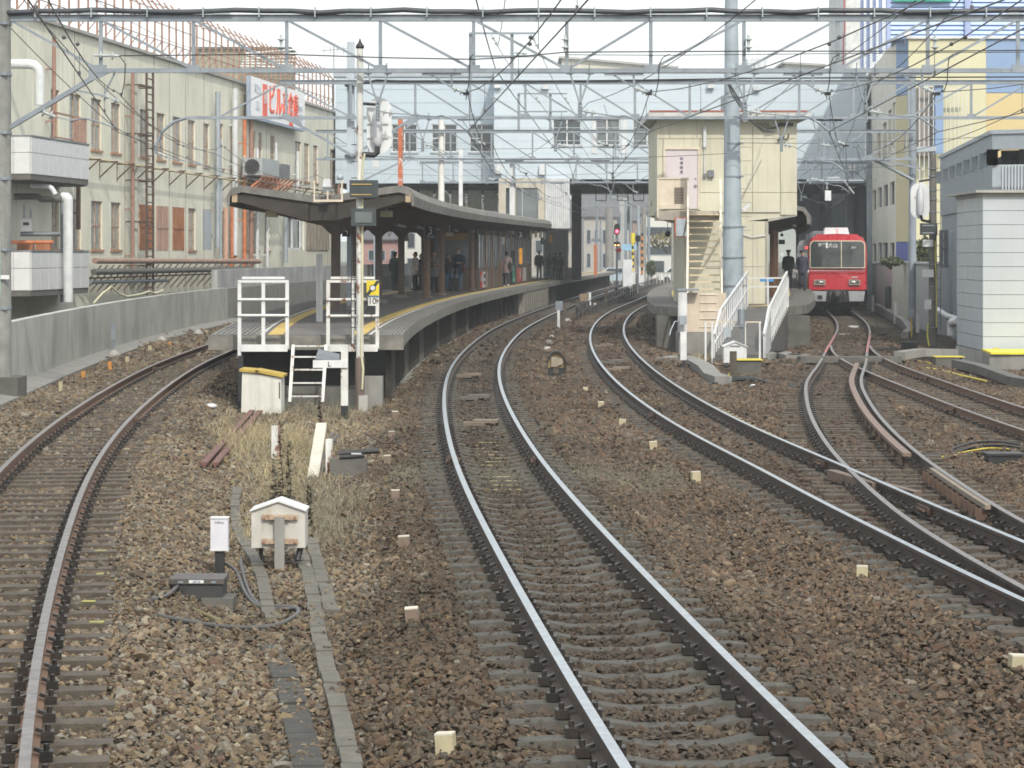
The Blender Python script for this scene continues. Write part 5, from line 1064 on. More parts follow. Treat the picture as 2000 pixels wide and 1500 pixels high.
# cable bundle on gantry two
mb=MB(); mb.tube([P(px,py,75.9) for px,py in ((706,163),(735,156),(780,158),(860,158),(1000,159),(1200,157),(1480,153),(1800,151),(2050,150))],.022,6); part('cable', mb, rubber, g2)
mb=MB(); [mb.tube([P(1422+i*2,165,75.7),P(1430+i*4,185,75.6),P(1448+i*4,212,75.6),P(1462,232,76.5),P(1490,252+i*3,80),P(1510,258,83)],.02,5) for i in range(3)]; part('cable_loop', mb, rubber, g2)
# feeder frame on top of gantry two
def frame(lab,Y,pu,yb_,bars,pr_,ins,g):
    t=thing('pole_top_gantry',lab,'small gantry',tuple(P(pu[0],yb_,Y)))
    for px in pu: mb=MB(); mb.bar(P(px,yb_,Y),P(px,bars[0],Y),.10,.08); part('upright', mb, steel, t)
    for py in bars: mb=MB(); mb.bar(P(pu[0]-2,py,Y-.1),P(pr_,py,Y-.1),.05,.06); part('cross_arm', mb, steel, t)
    for (a,b,c,d) in ins: insulator(P(a,b,Y-.2),P(c,d,Y-.2),t,2,.07)
    return t
frame('pale steel frame with two cross arms standing on the second gantry',76,(919,1000),160,(65,110),1046,((960,68,972,90),(1038,68,1052,95),(1004,103,1030,105)),g2)
g3,zt3,zb3=gantry('third lattice gantry crossing in front of the pale station building',104,617,1790,257,311,[640,720,800,880,960,1040,1121,1202,1283,1364,1445,1526,1609,1690,1770],1283,wt=.12,wb=.09)
frame('smaller pale steel frame with two cross arms standing on the third gantry',104,(1013,1075),256,(183,218),1108,((1045,186,1056,203),(1102,186,1112,205)),g3)
Y=104; mb=MB(); mb.bar(P(790,313,Y),P(700,357,Y),.09,.07); mb.bar(P(1800,330,Y),P(1690,305,Y),.10,.08) ; part('knee_brace', mb, steel, g3)
for T in (TM,TB): xc=T.at(104); register(g3,104,xc-1.6,xc,5.15,zb3); messenger_support(g3,104,xc,5.95,zb3)
register(g3,104,TC.at(104)-1.6,TC.at(104),5.15,zb3)
g4,zt4,zb4=gantry('fourth lattice gantry just before the underpass of the station building',138,820,1700,318,356,list(range(825,1700,60)),1190,wt=.12,wb=.09)
for T in (TM,TB,TC): xc=T.at(138); register(g4,138,xc-1.5,xc,5.15,zb4); messenger_support(g4,138,xc,5.95,zb4)
g5,zt5,zb5=gantry('fifth far lattice gantry seen through the underpass',215,1080,1330,381,401,list(range(1085,1330,36)),1200,wt=.14,wb=.12)
def poleth(name,lab,px,Y,z0,ytop,r,m,n=12,cat='pole',sq=False):
    t=thing(name,lab,cat,(XP(px,Y),Y,z0)); x=XP(px,Y); mb=MB()
    if sq: mb.box(x-r,x+r,Y-r,Y+r,z0,ZP(ytop,Y))
    else: mb.tube([(x,Y,z0),(x,Y,ZP(ytop,Y))],[r,r*.9],n)
    part('shaft', mb, m, t); return t
poleth('canopy_pole','white paint flaked pole rising through the canopy, left of the window pair',862,104.2,3.8,225,.13,mat('flaked_white_pole',(.66,.66,.64),(.56,.56,.54),.6,rust=.42,sc=3))
poleth('canopy_pole','slim white square pole above the middle of the canopy',900,120,3.9,290,.09,fpale,sq=True)
poleth('canopy_pole','slim white square pole in front of the glazed stair block',1000,138.3,4.0,320,.13,fpale,sq=True)
poleth('rusty_pole','orange rusty square pole sticking up behind the canopy end',782,92,3.9,228,.085,mat('orange_rust_flaked',(.45,.14,.07),(.34,.10,.05),.8,sc=4,rust=.5,rustc=(.62,.55,.50)),sq=True)
pc=poleth('gantry_column','tall grey steel column at the right end of the third gantry',1782,104.5,-.3,140,.16,mat('grey_tube_column',(.25,.28,.33),(.20,.23,.27),.55,streak=.2),n=16,cat='column')
mb=MB(); mb.tube([P(1695,305,104.2),P(1784,352,104.2)],.07,8); part('stay', mb, steel, pc)
poleth('gantry_column','slim grey column between the red train and the yellow building',1698,137,-.3,262,.13,steel,cat='column',sq=True)
# thin stays crossing behind the canopy
mb=MB(); mb.tube([P(862,262,104),P(745,360,104)],.012,5); solo('stay_wire',mb,steel_l,'thin pale stay wire falling left from the flaked pole to the canopy','stay wire')
mb=MB(); mb.tube([P(765,262,104.3),P(880,385,104.3)],.012,5); solo('stay_wire',mb,steel_l,'thin pale stay wire falling right behind the flaked pole','stay wire')
# ------------------------------------------------------------------ catenaries
def catenary(lab,T,nodes,zc=5.1,ym=None,st=.18):
    t=thing('catenary',lab,'overhead wire',(nodes[1][1],nodes[1][0],zc)); pc_=[];pm_=[]
    for (Y0,X0),(Y1,X1) in zip(nodes[:-1],nodes[1:]):
        for k in range(8):
            f=k/8; Y=Y0+(Y1-Y0)*f; X=X0+(X1-X0)*f; s=4*f*(1-f); pc_.append((X,Y,zc)); pm_.append((X,Y,5.88-.5*s))
    pc_.append((nodes[-1][1],nodes[-1][0],zc)); pm_.append((nodes[-1][1],nodes[-1][0],5.88))
    wm=mat('copper_wire_dark',(.09,.095,.10),rough=.45)
    mb=MB(); mb.tube(pc_,.0095,5); part('contact_wire', mb, wm, t)
    mb=MB(); mb.tube(pm_,.0095,5); part('messenger_wire', mb, wm, t)
    mb=MB()
    for i in range(0,len(pc_)-1,2):
        a=Vector(pc_[i]).lerp(Vector(pc_[i+1]),.5); b=Vector(pm_[i]).lerp(Vector(pm_[i+1]),.5); mb.tube([a,b],.004,4); mb.obox(a+Vector((0,0,.03)),.03,.05,.06)
        if i%4==0: 
            for e in (-1,1): ell(mb,Vector(pm_[i])+Vector((0,e*.5,0)),.028,.028,.028,8,6)
    part('dropper', mb, wm, t)
N_=lambda T,o=(.22,-.12,.1,0,0,0,0): [(Y,T.at(Y)+o[i]) for i,Y in enumerate((14,50.5,76,104,138,175,215))]
catenary('overhead wires above the middle track',TM,N_(TM)+[(300,TM.at(300))])
catenary('overhead wires above the track passing left of the stairs',TB,[(14,TB.at(14)+.1)]+N_(TB)[1:]+[(300,TB.at(300))])
catenary('overhead wires above the track of the red train',TC,N_(TC,(-.1,-.12,-.1,0,0,0,0))[:-1])
catenary('overhead wires above the leftmost track',TA,N_(TA,(-.1,-.3,-.1,0,0,0,0)))
catenary('overhead wires above the siding at the right',TD,[(14,TD.at(18)+.6),(50.5,TD.at(50.5)-.12),(76,TD.at(75)+.3),(104,TC.at(104)+1.2)])
def linewire(lab,pts,r=.011,sag=.25,name='feeder_wire'):
    q=[]
    for a,b in zip(pts[:-1],pts[1:]):
        a,b=Vector(a),Vector(b); L=(b-a).length
        for k in range(8): f=k/8; p=a.lerp(b,f); p.z-=4*f*(1-f)*sag*min(1,L/40); q.append(p)
    q.append(Vector(pts[-1])); mb=MB(); mb.tube(q,r,5); return solo(name,mb,rubber,lab,'wire',group='feeder wires high above the tracks')
linewire('thin feeder wire on the left insulator of the pale frames',[P(1000,-120,40),P(972,90,75.8),P(1056,203,103.8),P(1140,290,138),P(1185,350,175)],.010)
linewire('thin feeder wire on the right insulator of the pale frames',[P(1050,-140,40),P(1052,95,75.8),P(1112,205,103.8),P(1180,290,138),P(1205,350,175)],.010)
linewire('thicker slack wire sloping from the top centre to the middle gantries',[P(915,-60,44),P(968,135,76),P(1040,232,104),P(1110,320,138)],.016,.1)
linewire('taut wire falling from the top right corner over the yellow building',[P(1900,-30,40),P(1690,175,76),P(1640,300,104),P(1600,360,138)],.010)
linewire('low taut wire from the right edge to the column of the third gantry',[P(2060,180,52),P(1700,300,104)],.010,.4)
linewire('taut wire running from the upper left corner down along the factory',[P(30,-20,44),P(245,208,60),P(420,300,90),P(560,345,125)],.009)
linewire('second taut wire from the left pole down towards the canopy',[P(-10,22,50.5),P(222,247,62),P(440,330,100),P(600,362,130)],.009)
linewire('long thin wire high across the left roof fence',[P(170,-10,60),P(420,105,100),P(650,150,140)],.008)

for k,(y_,a,b) in enumerate(((104.3,(650,285),(1290,281)),(76.5,(1440,279),(1990,262)),(138.3,(700,338),(1290,334)),(104.6,(1240,330),(1790,322)),(76.8,(706,305),(1420,300)))):
    linewire(('thin cross wire left of the relay house at the third gantry','thin cross wire right of the tubular mast','thin cross wire before the underpass','thin cross wire over the red train','thin cross wire under the second gantry')[k],[P(a[0],a[1],y_),P(b[0],b[1],y_)],.009,.5)
linewire('slanting thin wire from the third gantry to the far column',[P(1180,205,104),P(1225,330,175),P(1240,395,230)],.012,.2)
linewire('slanting wire crossing over the relay house roof',[P(1500,-20,40),P(1150,200,76),P(1010,310,138)],.010,.3)
linewire('second slanting wire right of the tubular mast',[P(1800,-10,46),P(1560,150,76),P(1330,340,175)],.010,.3)
# ------------------------------------------------------------------ station building over the tracks
sbm=mat('pale_blue_cladding',(.45,.53,.60),(.42,.50,.57),.55,sc=.4,streak=.12); sbl=mat('paler_cladding',(.50,.575,.64),(.47,.545,.61),.55,sc=.4,streak=.12)
SBY=150.0
def flat_facade(mb,x0,x1,z0,z1,Y,holes,depth=.4,t=.3):
    xs_=sorted({x0,x1}|{h[0] for h in holes}|{h[1] for h in holes}); zs_=sorted({z0,z1}|{h[2] for h in holes}|{h[3] for h in holes})
    for i in range(len(xs_)-1):
        for j in range(len(zs_)-1):
            cx,cz=(xs_[i]+xs_[i+1])/2,(zs_[j]+zs_[j+1])/2
            if any(h[0]<cx<h[1] and h[2]<cz<h[3] for h in holes): continue
            mb.box(xs_[i],xs_[i+1],Y,Y+t,zs_[j],zs_[j+1])
    return mb
st=thing('station_building','long pale blue station building bridging over all tracks','building',(4,SBY,7))
wins=[(765,815,243,297),(843,893,243,297),(917,965,243,297)]; wins2=[(1080,1135,232,284),(1160,1211,232,284),(1236,1292,232,284)]
H1=[(XP(a,153),XP(b,153),ZP(d,153),ZP(c,153)) for a,b,c,d in wins]; H2=[(XP(a,SBY),XP(b,SBY),ZP(d,SBY),ZP(c,SBY)) for a,b,c,d in wins2]
zt_=ZP(141,SBY); zb_=ZP(350,SBY)
mb=flat_facade(MB(),XP(655,153),XP(966,153),ZP(358,153),ZP(150,153),153,H1); part('left_wing_wall', mb, sbm, st)
mb=flat_facade(MB(),XP(965,SBY),XP(1692,SBY),zb_,zt_,SBY,H2); part('right_wing_wall', mb, sbl, st)
mb=MB(); mb.box(XP(965,SBY),XP(965,SBY)+.3,SBY+.3,SBY+4,zb_,zt_); part('return_wall', mb, sbl, st)
mb=MB(); mb.box(XP(655,153),XP(1692,SBY),SBY+5,SBY+5.3,ZP(358,153),zt_-.4); part('back_wall', mb, sbm, st)
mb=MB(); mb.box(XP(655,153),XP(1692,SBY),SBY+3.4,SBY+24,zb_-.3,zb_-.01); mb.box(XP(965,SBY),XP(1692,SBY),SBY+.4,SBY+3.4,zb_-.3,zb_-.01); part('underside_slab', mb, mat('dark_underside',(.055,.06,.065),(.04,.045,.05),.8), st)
mb=MB(); mb.box(XP(655,153)-.1,XP(966,153),152.9,SBY+24,ZP(150,153)+.001,ZP(150,153)+.25); mb.box(XP(965,SBY)-.05,XP(1692,SBY)+.1,SBY-.1,SBY+24,zt_+.001,zt_+.22); part('roof', mb, steel_l, st)
for k,z in enumerate(np.arange(zb_+.75,zt_,.75)):
    mb=MB(); mb.box(XP(965,SBY)-.001,XP(1692,SBY),SBY-.012,SBY,z,z+.03); part('cladding_joint', mb, sbm, st)
for z in np.arange(ZP(358,153)+.8,ZP(150,153),.8): mb=MB(); mb.box(XP(655,153),XP(966,153),152.988,153,z,z+.03); part('cladding_joint', mb, steel_l, st)
for k,h in enumerate(H1+H2):
    Y=153 if k<3 else SBY; mb=MB(); w_=.06
    for a,b,c,d in ((h[0],h[0]+w_,h[2],h[3]),(h[1]-w_,h[1],h[2],h[3]),(h[0]+w_,h[1]-w_,h[2],h[2]+w_),(h[0]+w_,h[1]-w_,h[3]-w_,h[3]),((h[0]+h[1])/2-.04,(h[0]+h[1])/2+.04,h[2]+w_,h[3]-w_),(h[0]+w_,(h[0]+h[1])/2-.04,(h[2]+h[3])/2-.03,(h[2]+h[3])/2+.03)): mb.box(a,b,Y+.08,Y+.16,c,d)
    f=part('window', mb, white, st); mb=MB(); mb.box(h[0],h[1],Y+.17,Y+.19,h[2],h[3]); part('pane', mb, glass_d if k!=4 and k!=5 else glass_m, f); mb=MB(); mb.box(h[0]-.08,h[1]+.08,Y-.07,Y-.002,h[2]-.1,h[2]); part('sill', mb, steel_l, f)
for px in (1158,1216): mb=MB(); x=XP(px,SBY); mb.box(x-.05,x+.25,SBY-.05,SBY-.015,ZP(300,SBY),ZP(225,SBY)); part('pilaster', mb, fpale, st)
for px,py in ((972,168),(1388,168),(1478,172),(1065,170)): mb=MB(); c=P(px,py,SBY-.2); mb.obox(c,.4,.3,.25); part('wall_lamp', mb, fpale, st)
for px,py in ((974,330),(1060,332),(1664,325),(735,318)): mb=MB(); c=P(px,py,SBY-.2); mb.obox(c,.4,.35,.55); part('equipment_box', mb, fpale, st)
mb=MB(); a=P(1408,188,SBY); b=P(1415,216,SBY); mb.box(a.x,b.x,SBY-.05,SBY-.002,b.z,a.z); part('vent_grille', mb, steel_d, st)
# rooftop sheds
for k,(a,b,c,d,e,lab) in enumerate(((1098,1322,110,135,141,'long tan lean-to shed on the roof of the station building'),(1535,1610,121,131,141,'short tan lean-to shed on the roof of the station building'))):
    t=thing('rooftop_shed',lab,'rooftop shed',tuple(P((a+b)/2,141,156))); Y=156; mb=MB(); mb.ext([P(a,e+4,Y),P(b,e+4,Y),P(b,d-4,Y),P(a,c,Y)],(0,6,0)); part('wall', mb, mat('tan_shed',(.52,.50,.43),(.46,.44,.38),.7), t)
    mb=MB(); mb.ext([P(a-6,c-1,Y-.3),P(b+3,d-6,Y-.3),P(b+3,d-2,Y-.3),P(a-6,c+3,Y-.3)],(0,6.6,0)); part('roof', mb, conc_l, t)
mb=MB(); x=XP(1475,158); mb.box(XP(1457,158),XP(1492,158),157,159,ZP(135,158),ZP(117,158)); [mb.box(XP(q,158),XP(q,158)+.05,156.9,156.95,ZP(135,158),ZP(92 if q in(1476,1480) else 113,158)) for q in (1457,1466,1476,1480,1492)]; solo('roof_tank',mb,fpale,'small white tank and rails on the station roof behind the tubular mast','tank')
# side wing with vertical louvres beside the train
lv=mat('lavender_louvre',(.32,.38,.60),(.27,.33,.55),.5)
# under the building: columns, glazed stair block
for k,(px,Y,m,w_,lab) in enumerate(((1126,160,mat('near_black_column',(.045,.042,.045),(.03,.03,.032),.6),.30,'near black square column standing on the far end of the left platform'),(1663,158,mat('pale_blue_column',(.36,.42,.50),(.3,.36,.44),.5),.33,'pale blue column under the building behind the red train'),(1606,165,MATS['pale_blue_column'],.2,'slim pale blue column left behind the red train'),(735,156,MATS['pale_blue_column'],.15,'slim grey blue column under the left wing'),(1030,175,MATS['near_black_column'],.2,'dark column in the glazed part under the left wing'))):
    t=thing('building_column',lab,'column',(XP(px,Y),Y,0)); mb=MB(); x=XP(px,Y); mb.box(x-w_,x+w_,Y-w_,Y+w_,-.3 if px>1500 else PZ,zb_-.301); part('shaft', mb, m, t)
sb=thing('stair_block','beige framed glazed stair block with ribbed white side above the platform','stair block',(XP(1040,148),148,PZ)); Y=147.5; z0,z1=4.15,zb_-.02
mb=MB(); mb.box(XP(975,Y),XP(1063,Y),Y+.3,Y+3,z0,z1); part('wall', mb, glass_d, sb)
for a,b in ((974,988),(1003,1007),(1051,1064)): mb=MB(); mb.box(XP(a,Y),XP(b,Y),Y,Y+.3,z0,z1); part('mullion', mb, mat('beige_frame',(.46,.43,.36),(.4,.37,.31),.6), sb)
mb=MB(); mb.box(XP(988,Y),XP(1051,Y),Y,Y+.3,z1-.55,z1); part('transom', mb, MATS['beige_frame'], sb); mb=MB(); mb.box(XP(1007,Y),XP(1051,Y),Y+.1,Y+.2,z0,z1-.55); part('glazing', mb, glass_m, sb); mb=MB(); mb.box(XP(1019,Y),XP(1021,Y),Y+.05,Y+.1,z0,z1-.55); part('glazing_bar', mb, steel_l, sb)
for i,px in enumerate(range(1065,1111,4)): mb=MB(); mb.box(XP(px,Y),XP(px+3.4,Y),Y-.02,Y+3,z0,z1); part('ribbed_panel', mb, fpale, sb)
for a,b,c,d in ((722,974,361,405),):
    for i in range(8):
        p0=a+(b-a)*i/8; mb=MB(); mb.box(XP(p0+2,156),XP(p0+(b-a)/8-2,156),156,156.1,ZP(412,156),ZP(372,156)); o=solo('concourse_window',mb,mat('greenish_glass',(.26,.29,.21),(.34,.36,.30),.25,sc=1.5,spec=.5),('leftmost','second','third','fourth','fifth','sixth','seventh','rightmost')[i]+' pane of the greenish glass row under the left wing','window',group='glass row under the left wing')
# ------------------------------------------------------------------ relay house
rh=thing('relay_house','cream panelled two storey relay house with a pink door and overhanging upper floor','building',(XP(1420,84),84,0)); Y=84.0
crm=cream; x0,x1=XP(1283,Y),XP(1557,Y); xl=XP(1336,Y); zU=ZP(415,Y); zT=ZP(232,Y)
pans=[XP(q,Y) for q in (1283,1308,1361,1415,1470,1524,1557)]; zs_=[ZP(q,Y) for q in (415,376,271,232)]
mb=MB(); mb.ext([(x0+.05,Y+.053,ZP(418,Y)),(XP(1340,Y),Y+.053,ZP(433,Y)),(XP(1450,Y),Y+.053,ZP(433,Y)),(x1-.05,Y+.053,ZP(421,Y)),(x1-.05,Y+.053,zT-.02),(x0+.05,Y+.053,zT-.02)],(0,6,0)); part('core', mb, crm, rh)
for i in range(6):
    for j in range(3):
        a,b=pans[i],pans[i+1]; c,d=zs_[j],zs_[j+1]
        if i==5 and j==0: c=ZP(420,Y)
        if j<2 and i==0: b=XP(1295,Y)
        if j<2 and i==1: continue
        if j<2 and i==2: a=XP(1367,Y)
        mb=MB(); mb.box(a+.008,b-.008,Y,Y+.05,c+.008,d-.008); part('wall_panel', mb, crm, rh)
mb=MB(); mb.box(XP(1295,Y)+.008,XP(1367,Y)-.008,Y,Y+.05,ZP(288,Y)+.002,ZP(271,Y)-.008); part('wall_panel', mb, crm, rh)
mb=MB(); mb.box(xl,XP(1556,Y)-.95,Y+.02,Y+5.5,0,ZP(432,Y)); part('ground_floor', mb, crm, rh)
for px in (1445,1470,1500): mb=MB(); mb.box(XP(px,Y),XP(px,Y)+.02,Y+.012,Y+.02,PZ,ZP(435,Y)); part('joint', mb, conc_l, rh)
mb=MB(); mb.box(xl,XP(1500,Y),Y+.012,Y+.02,ZP(521,Y),ZP(520,Y)); mb.box(XP(1495,Y),XP(1498,Y),Y-.01,Y+.02,PZ,ZP(432,Y)); part('joint', mb, conc_l, rh)
mb=MB(); mb.ext([(XP(1265,Y),Y-.6,ZP(221,Y)),(XP(1580,Y),Y-.6,ZP(221,Y)),(XP(1557,Y)+.05,Y-.0,ZP(234,Y)),(x0-.05,Y-.0,ZP(234,Y))],(0,0,.02)); mb.box(XP(1265,Y),XP(1578,Y),Y-.6,Y+6.4,ZP(234,Y)+.03,ZP(221,Y)); part('roof', mb, mat('roof_edge',(.52,.52,.50),(.42,.42,.40),.6,streak=.4), rh)
mb=MB(); mb.box(XP(1266,Y),XP(1577,Y),Y-.62,Y-.58,ZP(220.5,Y),ZP(217.5,Y)); part('roof_flashing', mb, mat('dark_red_flashing',(.28,.06,.05),(.3,.13,.1),.6,rust=.3), rh)
d_=part('door', MB().box(XP(1299,Y),XP(1363,Y),Y-.0,Y+.05,ZP(408,Y),ZP(292,Y)), mat('pale_pink_door',(.56,.51,.53),(.52,.47,.49),.5), rh, label='pale pink door lettered vertically')
mb=MB(); mb.box(XP(1295,Y),XP(1299,Y),Y-.05,Y+.05,ZP(410,Y),ZP(288,Y)); mb.box(XP(1363,Y),XP(1367,Y),Y-.05,Y+.05,ZP(410,Y),ZP(288,Y)); mb.box(XP(1299,Y),XP(1363,Y),Y-.05,Y+.05,ZP(292,Y),ZP(288,Y)); part('door_frame', mb, beige, rh)
for i,ch in enumerate('継電器室'): text('lettering',ch,.115,(XP(1331,Y),Y-.006,ZP(310+i*8.8,Y)),FRONT,mat('faded_blue_letters',(.13,.12,.2),rough=.6),d_)
mb=MB(); mb.lathe([(.035,0),(.05,.03),(.03,.06)],M=Matrix.Translation((XP(1361,Y)-.05,Y-.0,ZP(363,Y)))@Matrix.Rotation(R(90),4,'X'),n=12); mb.lathe([(.028,0),(.028,.03)],M=Matrix.Translation((XP(1361,Y)-.05,Y,ZP(349,Y)))@Matrix.Rotation(R(90),4,'X'),n=12); part('handle', mb, steel, d_)
mb=MB(); mb.tube([(XP(1376,Y),Y-.08,ZP(288,Y)),(XP(1376,Y),Y-.08,ZP(248,Y))],.065,10); mb.tube([(XP(1375.5,Y),Y-.05,ZP(340,Y)),(XP(1375.5,Y),Y-.05,ZP(288,Y))],.022,6); part('wall_tube_lamp', mb, fpale, rh)
mb=MB(); mb.obox((XP(1376,Y),Y-.06,ZP(343,Y)),.09,.1,.13); mb.obox((XP(1388,Y),Y-.08,ZP(339,Y)),.2,.14,.22); part('switch_box', mb, steel_d, rh)
mb=MB(); mb.obox((XP(1527,Y),Y-.06,ZP(497,Y)),.08,.06,.12) ; mb.tube([P(1495,460,Y-.03),P(1470,463,Y-.05),P(1450,458,Y-.03)],.02,5); part('wall_cable', mb, fpale, rh)
mb=MB(); [mb.tube([P(px,263,Y-.02),P(px,268,Y-.1),P(px-3,272,Y-.1),P(1518,274,Y-.12)],.022,6) for px in (1525,1531,1540)]; mb.bar(P(1520,243,Y-.1),P(1549,243,Y-.1),.08,.1); [mb.tube([P(1478+8*i,240,Y-.1),P(1500+6*i,252,Y-.25),P(1522,246,Y-.15)],.016,5) for i in range(3)]; part('cable_entry', mb, black, rh)
# underside recess and eave of the platform canopy behind
mb=MB(); mb.ext([(XP(1500,Y),Y+.02,ZP(433,Y)),(x1,Y+.02,ZP(422,Y)),(x1,Y+.02,ZP(418,Y)),(XP(1500,Y),Y+.02,ZP(428,Y))],(0,5.5,0)); part('soffit', mb, conc_l, rh)
mb=MB(); mb.box(XP(1495,Y),XP(1500,Y),Y+.05,Y+.4,PZ,ZP(433,Y)); part('corner_post', mb, crm, rh)
# landing, balustrade panel with louvre
ln=thing('stair_landing','beige landing with a solid balustrade and louvres before the pink door','landing',(XP(1330,82.5),82.5,ZP(430,82.5))); Y=82.4
mb=MB(); mb.box(XP(1283,Y),XP(1404,Y),Y-.9,Y+1.4,ZP(430,Y),ZP(413,Y)); part('deck', mb, mat('landing_steel',(.42,.38,.33),(.3,.27,.23),.7,streak=.3,rust=.15), ln)
mb=MB(); mb.box(XP(1285,Y-.9),XP(1343,Y-.9),Y-.92,Y-.88,ZP(409,Y-.9),ZP(349,Y-.9)); part('panel', mb, beige, ln)
for i in range(11): mb=MB(); z=ZP(367+i*3.0,Y-.9); mb.box(XP(1317,Y-.9),XP(1335,Y-.9),Y-.945,Y-.92,z-.012,z+.012); part('louvre_slat', mb, brown_b, ln)
mb=MB(); [mb.box(XP(a,Y-.9),XP(b,Y-.9),Y-.95,Y-.88,ZP(d,Y-.9),ZP(c,Y-.9)) for a,b,c,d in ((1283,1286,349,425),(1340,1345,347,413),(1286,1340,347,350),(1289,1339,399,408))]; part('frame', mb, beige, ln)
st_=thing('steel_stairs','steep beige steel stairs rising to the pink door','stairs',(XP(1375,78),76.5,.1))
ya,za=76.6,ZP(642,76.6); yb2,zb3_=81.5,ZP(413,81.5)
for px0,px1 in ((1342,1344),(1410,1407)):
    mb=MB(); mb.bar((XP(px0,ya),ya,za),(XP(px1,yb2),yb2,zb3_),.07,.22); part('stringer', mb, beige, st_)
    mb=MB(); mb.bar((XP(px0,ya),ya,za+1.05),(XP(px1,yb2),yb2,zb3_+1.0),.05,.05); [mb.bar((XP(px0,ya)+(XP(px1,yb2)-XP(px0,ya))*f,ya+(yb2-ya)*f,za+(zb3_-za)*f),(XP(px0,ya)+(XP(px1,yb2)-XP(px0,ya))*f,ya+(yb2-ya)*f,za+(zb3_-za)*f+1.03),.045) for f in (0,.33,.66,1)]; part('handrail', mb, mat('cream_handrail',(.70,.64,.54),(.62,.55,.45),.5), st_)
ns=17
for i in range(ns):
    f=(i+.5)/ns; y_=ya+(yb2-ya)*f; z=za+(zb3_-za)*f; a=XP(1345,y_)+.01; b=XP(1404,y_)+.02; mb=MB(); mb.box(a,b,y_-.12,y_+.14,z-.02,z+.025); part('tread', mb, mat('yellowed_tread',(.62,.53,.36),(.5,.43,.3),.6,rust=.15), st_)
mb=MB(); mb.box(XP(1340,76.4),XP(1418,76.4),76.3,76.36,.36,ZP(572,76.3)); part('lower_gate', mb, mat('translucent_beige_mesh',(.60,.52,.42),(.52,.45,.36),.6,streak=.25), st_)
for i in range(5): mb=MB(); z=.5+i*.24; mb.box(XP(1367,76.3),XP(1400,76.3),76.27,76.29,z,z+.03); part('gate_bar', mb, MATS['cream_handrail'], st_)
mb=MB(); mb.box(XP(1325,76.2),XP(1430,76.2),76.0,77.5,-.35,.35); part('footing', mb, conc, st_)
cab=thing('tall_cabinet','tall narrow pale grey cabinet left of the stair foot','cabinet',(XP(1331,76),76,.2)); mb=MB(); mb.box(XP(1325,75.9),XP(1342,75.9),75.9,76.25,.35,ZP(568,75.9)); part('case', mb, white, cab); mb=MB(); mb.box(XP(1322,75.9),XP(1366,75.9),75.85,76.35,ZP(568,75.9),ZP(564,75.9)); part('top_plate', mb, steel, cab)
fl=thing('floodlight','white floodlight mounted beside the tubular mast','floodlight',tuple(P(1455,400,78))); mb=MB(); mb.obox(P(1457,405,77.5),.28,.2,.09,0,0,-R(42)); part('head', mb, white, fl); mb=MB(); mb.bar(P(1446,402,77.6),P(1442,398,77.6),.05); part('bracket', mb, steel_d, fl)
mr=thing('convex_mirror','rectangular mirror with an orange frame under the landing','mirror',tuple(P(1329,466,80))); c=P(1331,444,80); mb=MB(); mb.obox(c,.42,.05,.62,0,0,0); part('frame', mb, mat('orange_mirror_frame',(.55,.17,.1),rough=.5), mr); mb=MB(); mb.obox(c+Vector((0.01,-.035,0)),.36,.02,.55); part('glass', mb, mat('mirror_glass',(.45,.48,.5),rough=.08,metal=.9,fine=0), mr)
# ------------------------------------------------------------------ right island platform
p2=thing('platform','short island platform with a ramp beside the relay house and the red train','platform',(7,79,0))
def ql(Y): return TB.off(Y,1.42).x + max(0,(82-Y))**2*.06
def qr(Y): return TC.off(Y,-1.42).x - max(0,(82.5-Y))**2*.07
part('deck', strip(ql,qr,78.0,200,PZ-.28,PZ-.01), fasc, p2)
part('paving', strip(lambda Y:ql(Y)+.85,lambda Y:qr(Y)-.85,78.6,200,PZ-.05,PZ), asph, p2)
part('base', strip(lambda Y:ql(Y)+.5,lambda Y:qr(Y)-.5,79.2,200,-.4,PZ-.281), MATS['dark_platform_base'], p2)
for k in range(8):
    part('edge_rib', strip(lambda Y,k=k:qr(Y)-.80+k*.1,lambda Y,k=k:qr(Y)-.80+k*.1+.06,78.1,125,PZ-.03,PZ+.008), rib_m, p2)
    part('edge_rib', strip(lambda Y,k=k:ql(Y)+.04+k*.1,lambda Y,k=k:ql(Y)+.04+k*.1+.06,78.1,125,PZ-.03,PZ+.008), rib_m, p2)
part('yellow_strip', strip(lambda Y:qr(Y)-1.3,lambda Y:qr(Y)-1.0,79.5,200,PZ-.05,PZ+.006), yellow_f, p2)
part('yellow_strip', strip(lambda Y:ql(Y)+1.0,lambda Y:ql(Y)+1.3,79.5,200,PZ-.05,PZ+.006), yellow_f, p2)
for s_,x in (('l',XP(1305,79.3)),('r',XP(1560,79.3))): 
    mb=MB(); mb.box(x-.35,x+.35,79.3,80.2,-.4,PZ-.29); part('pier', mb, conc_d, p2)
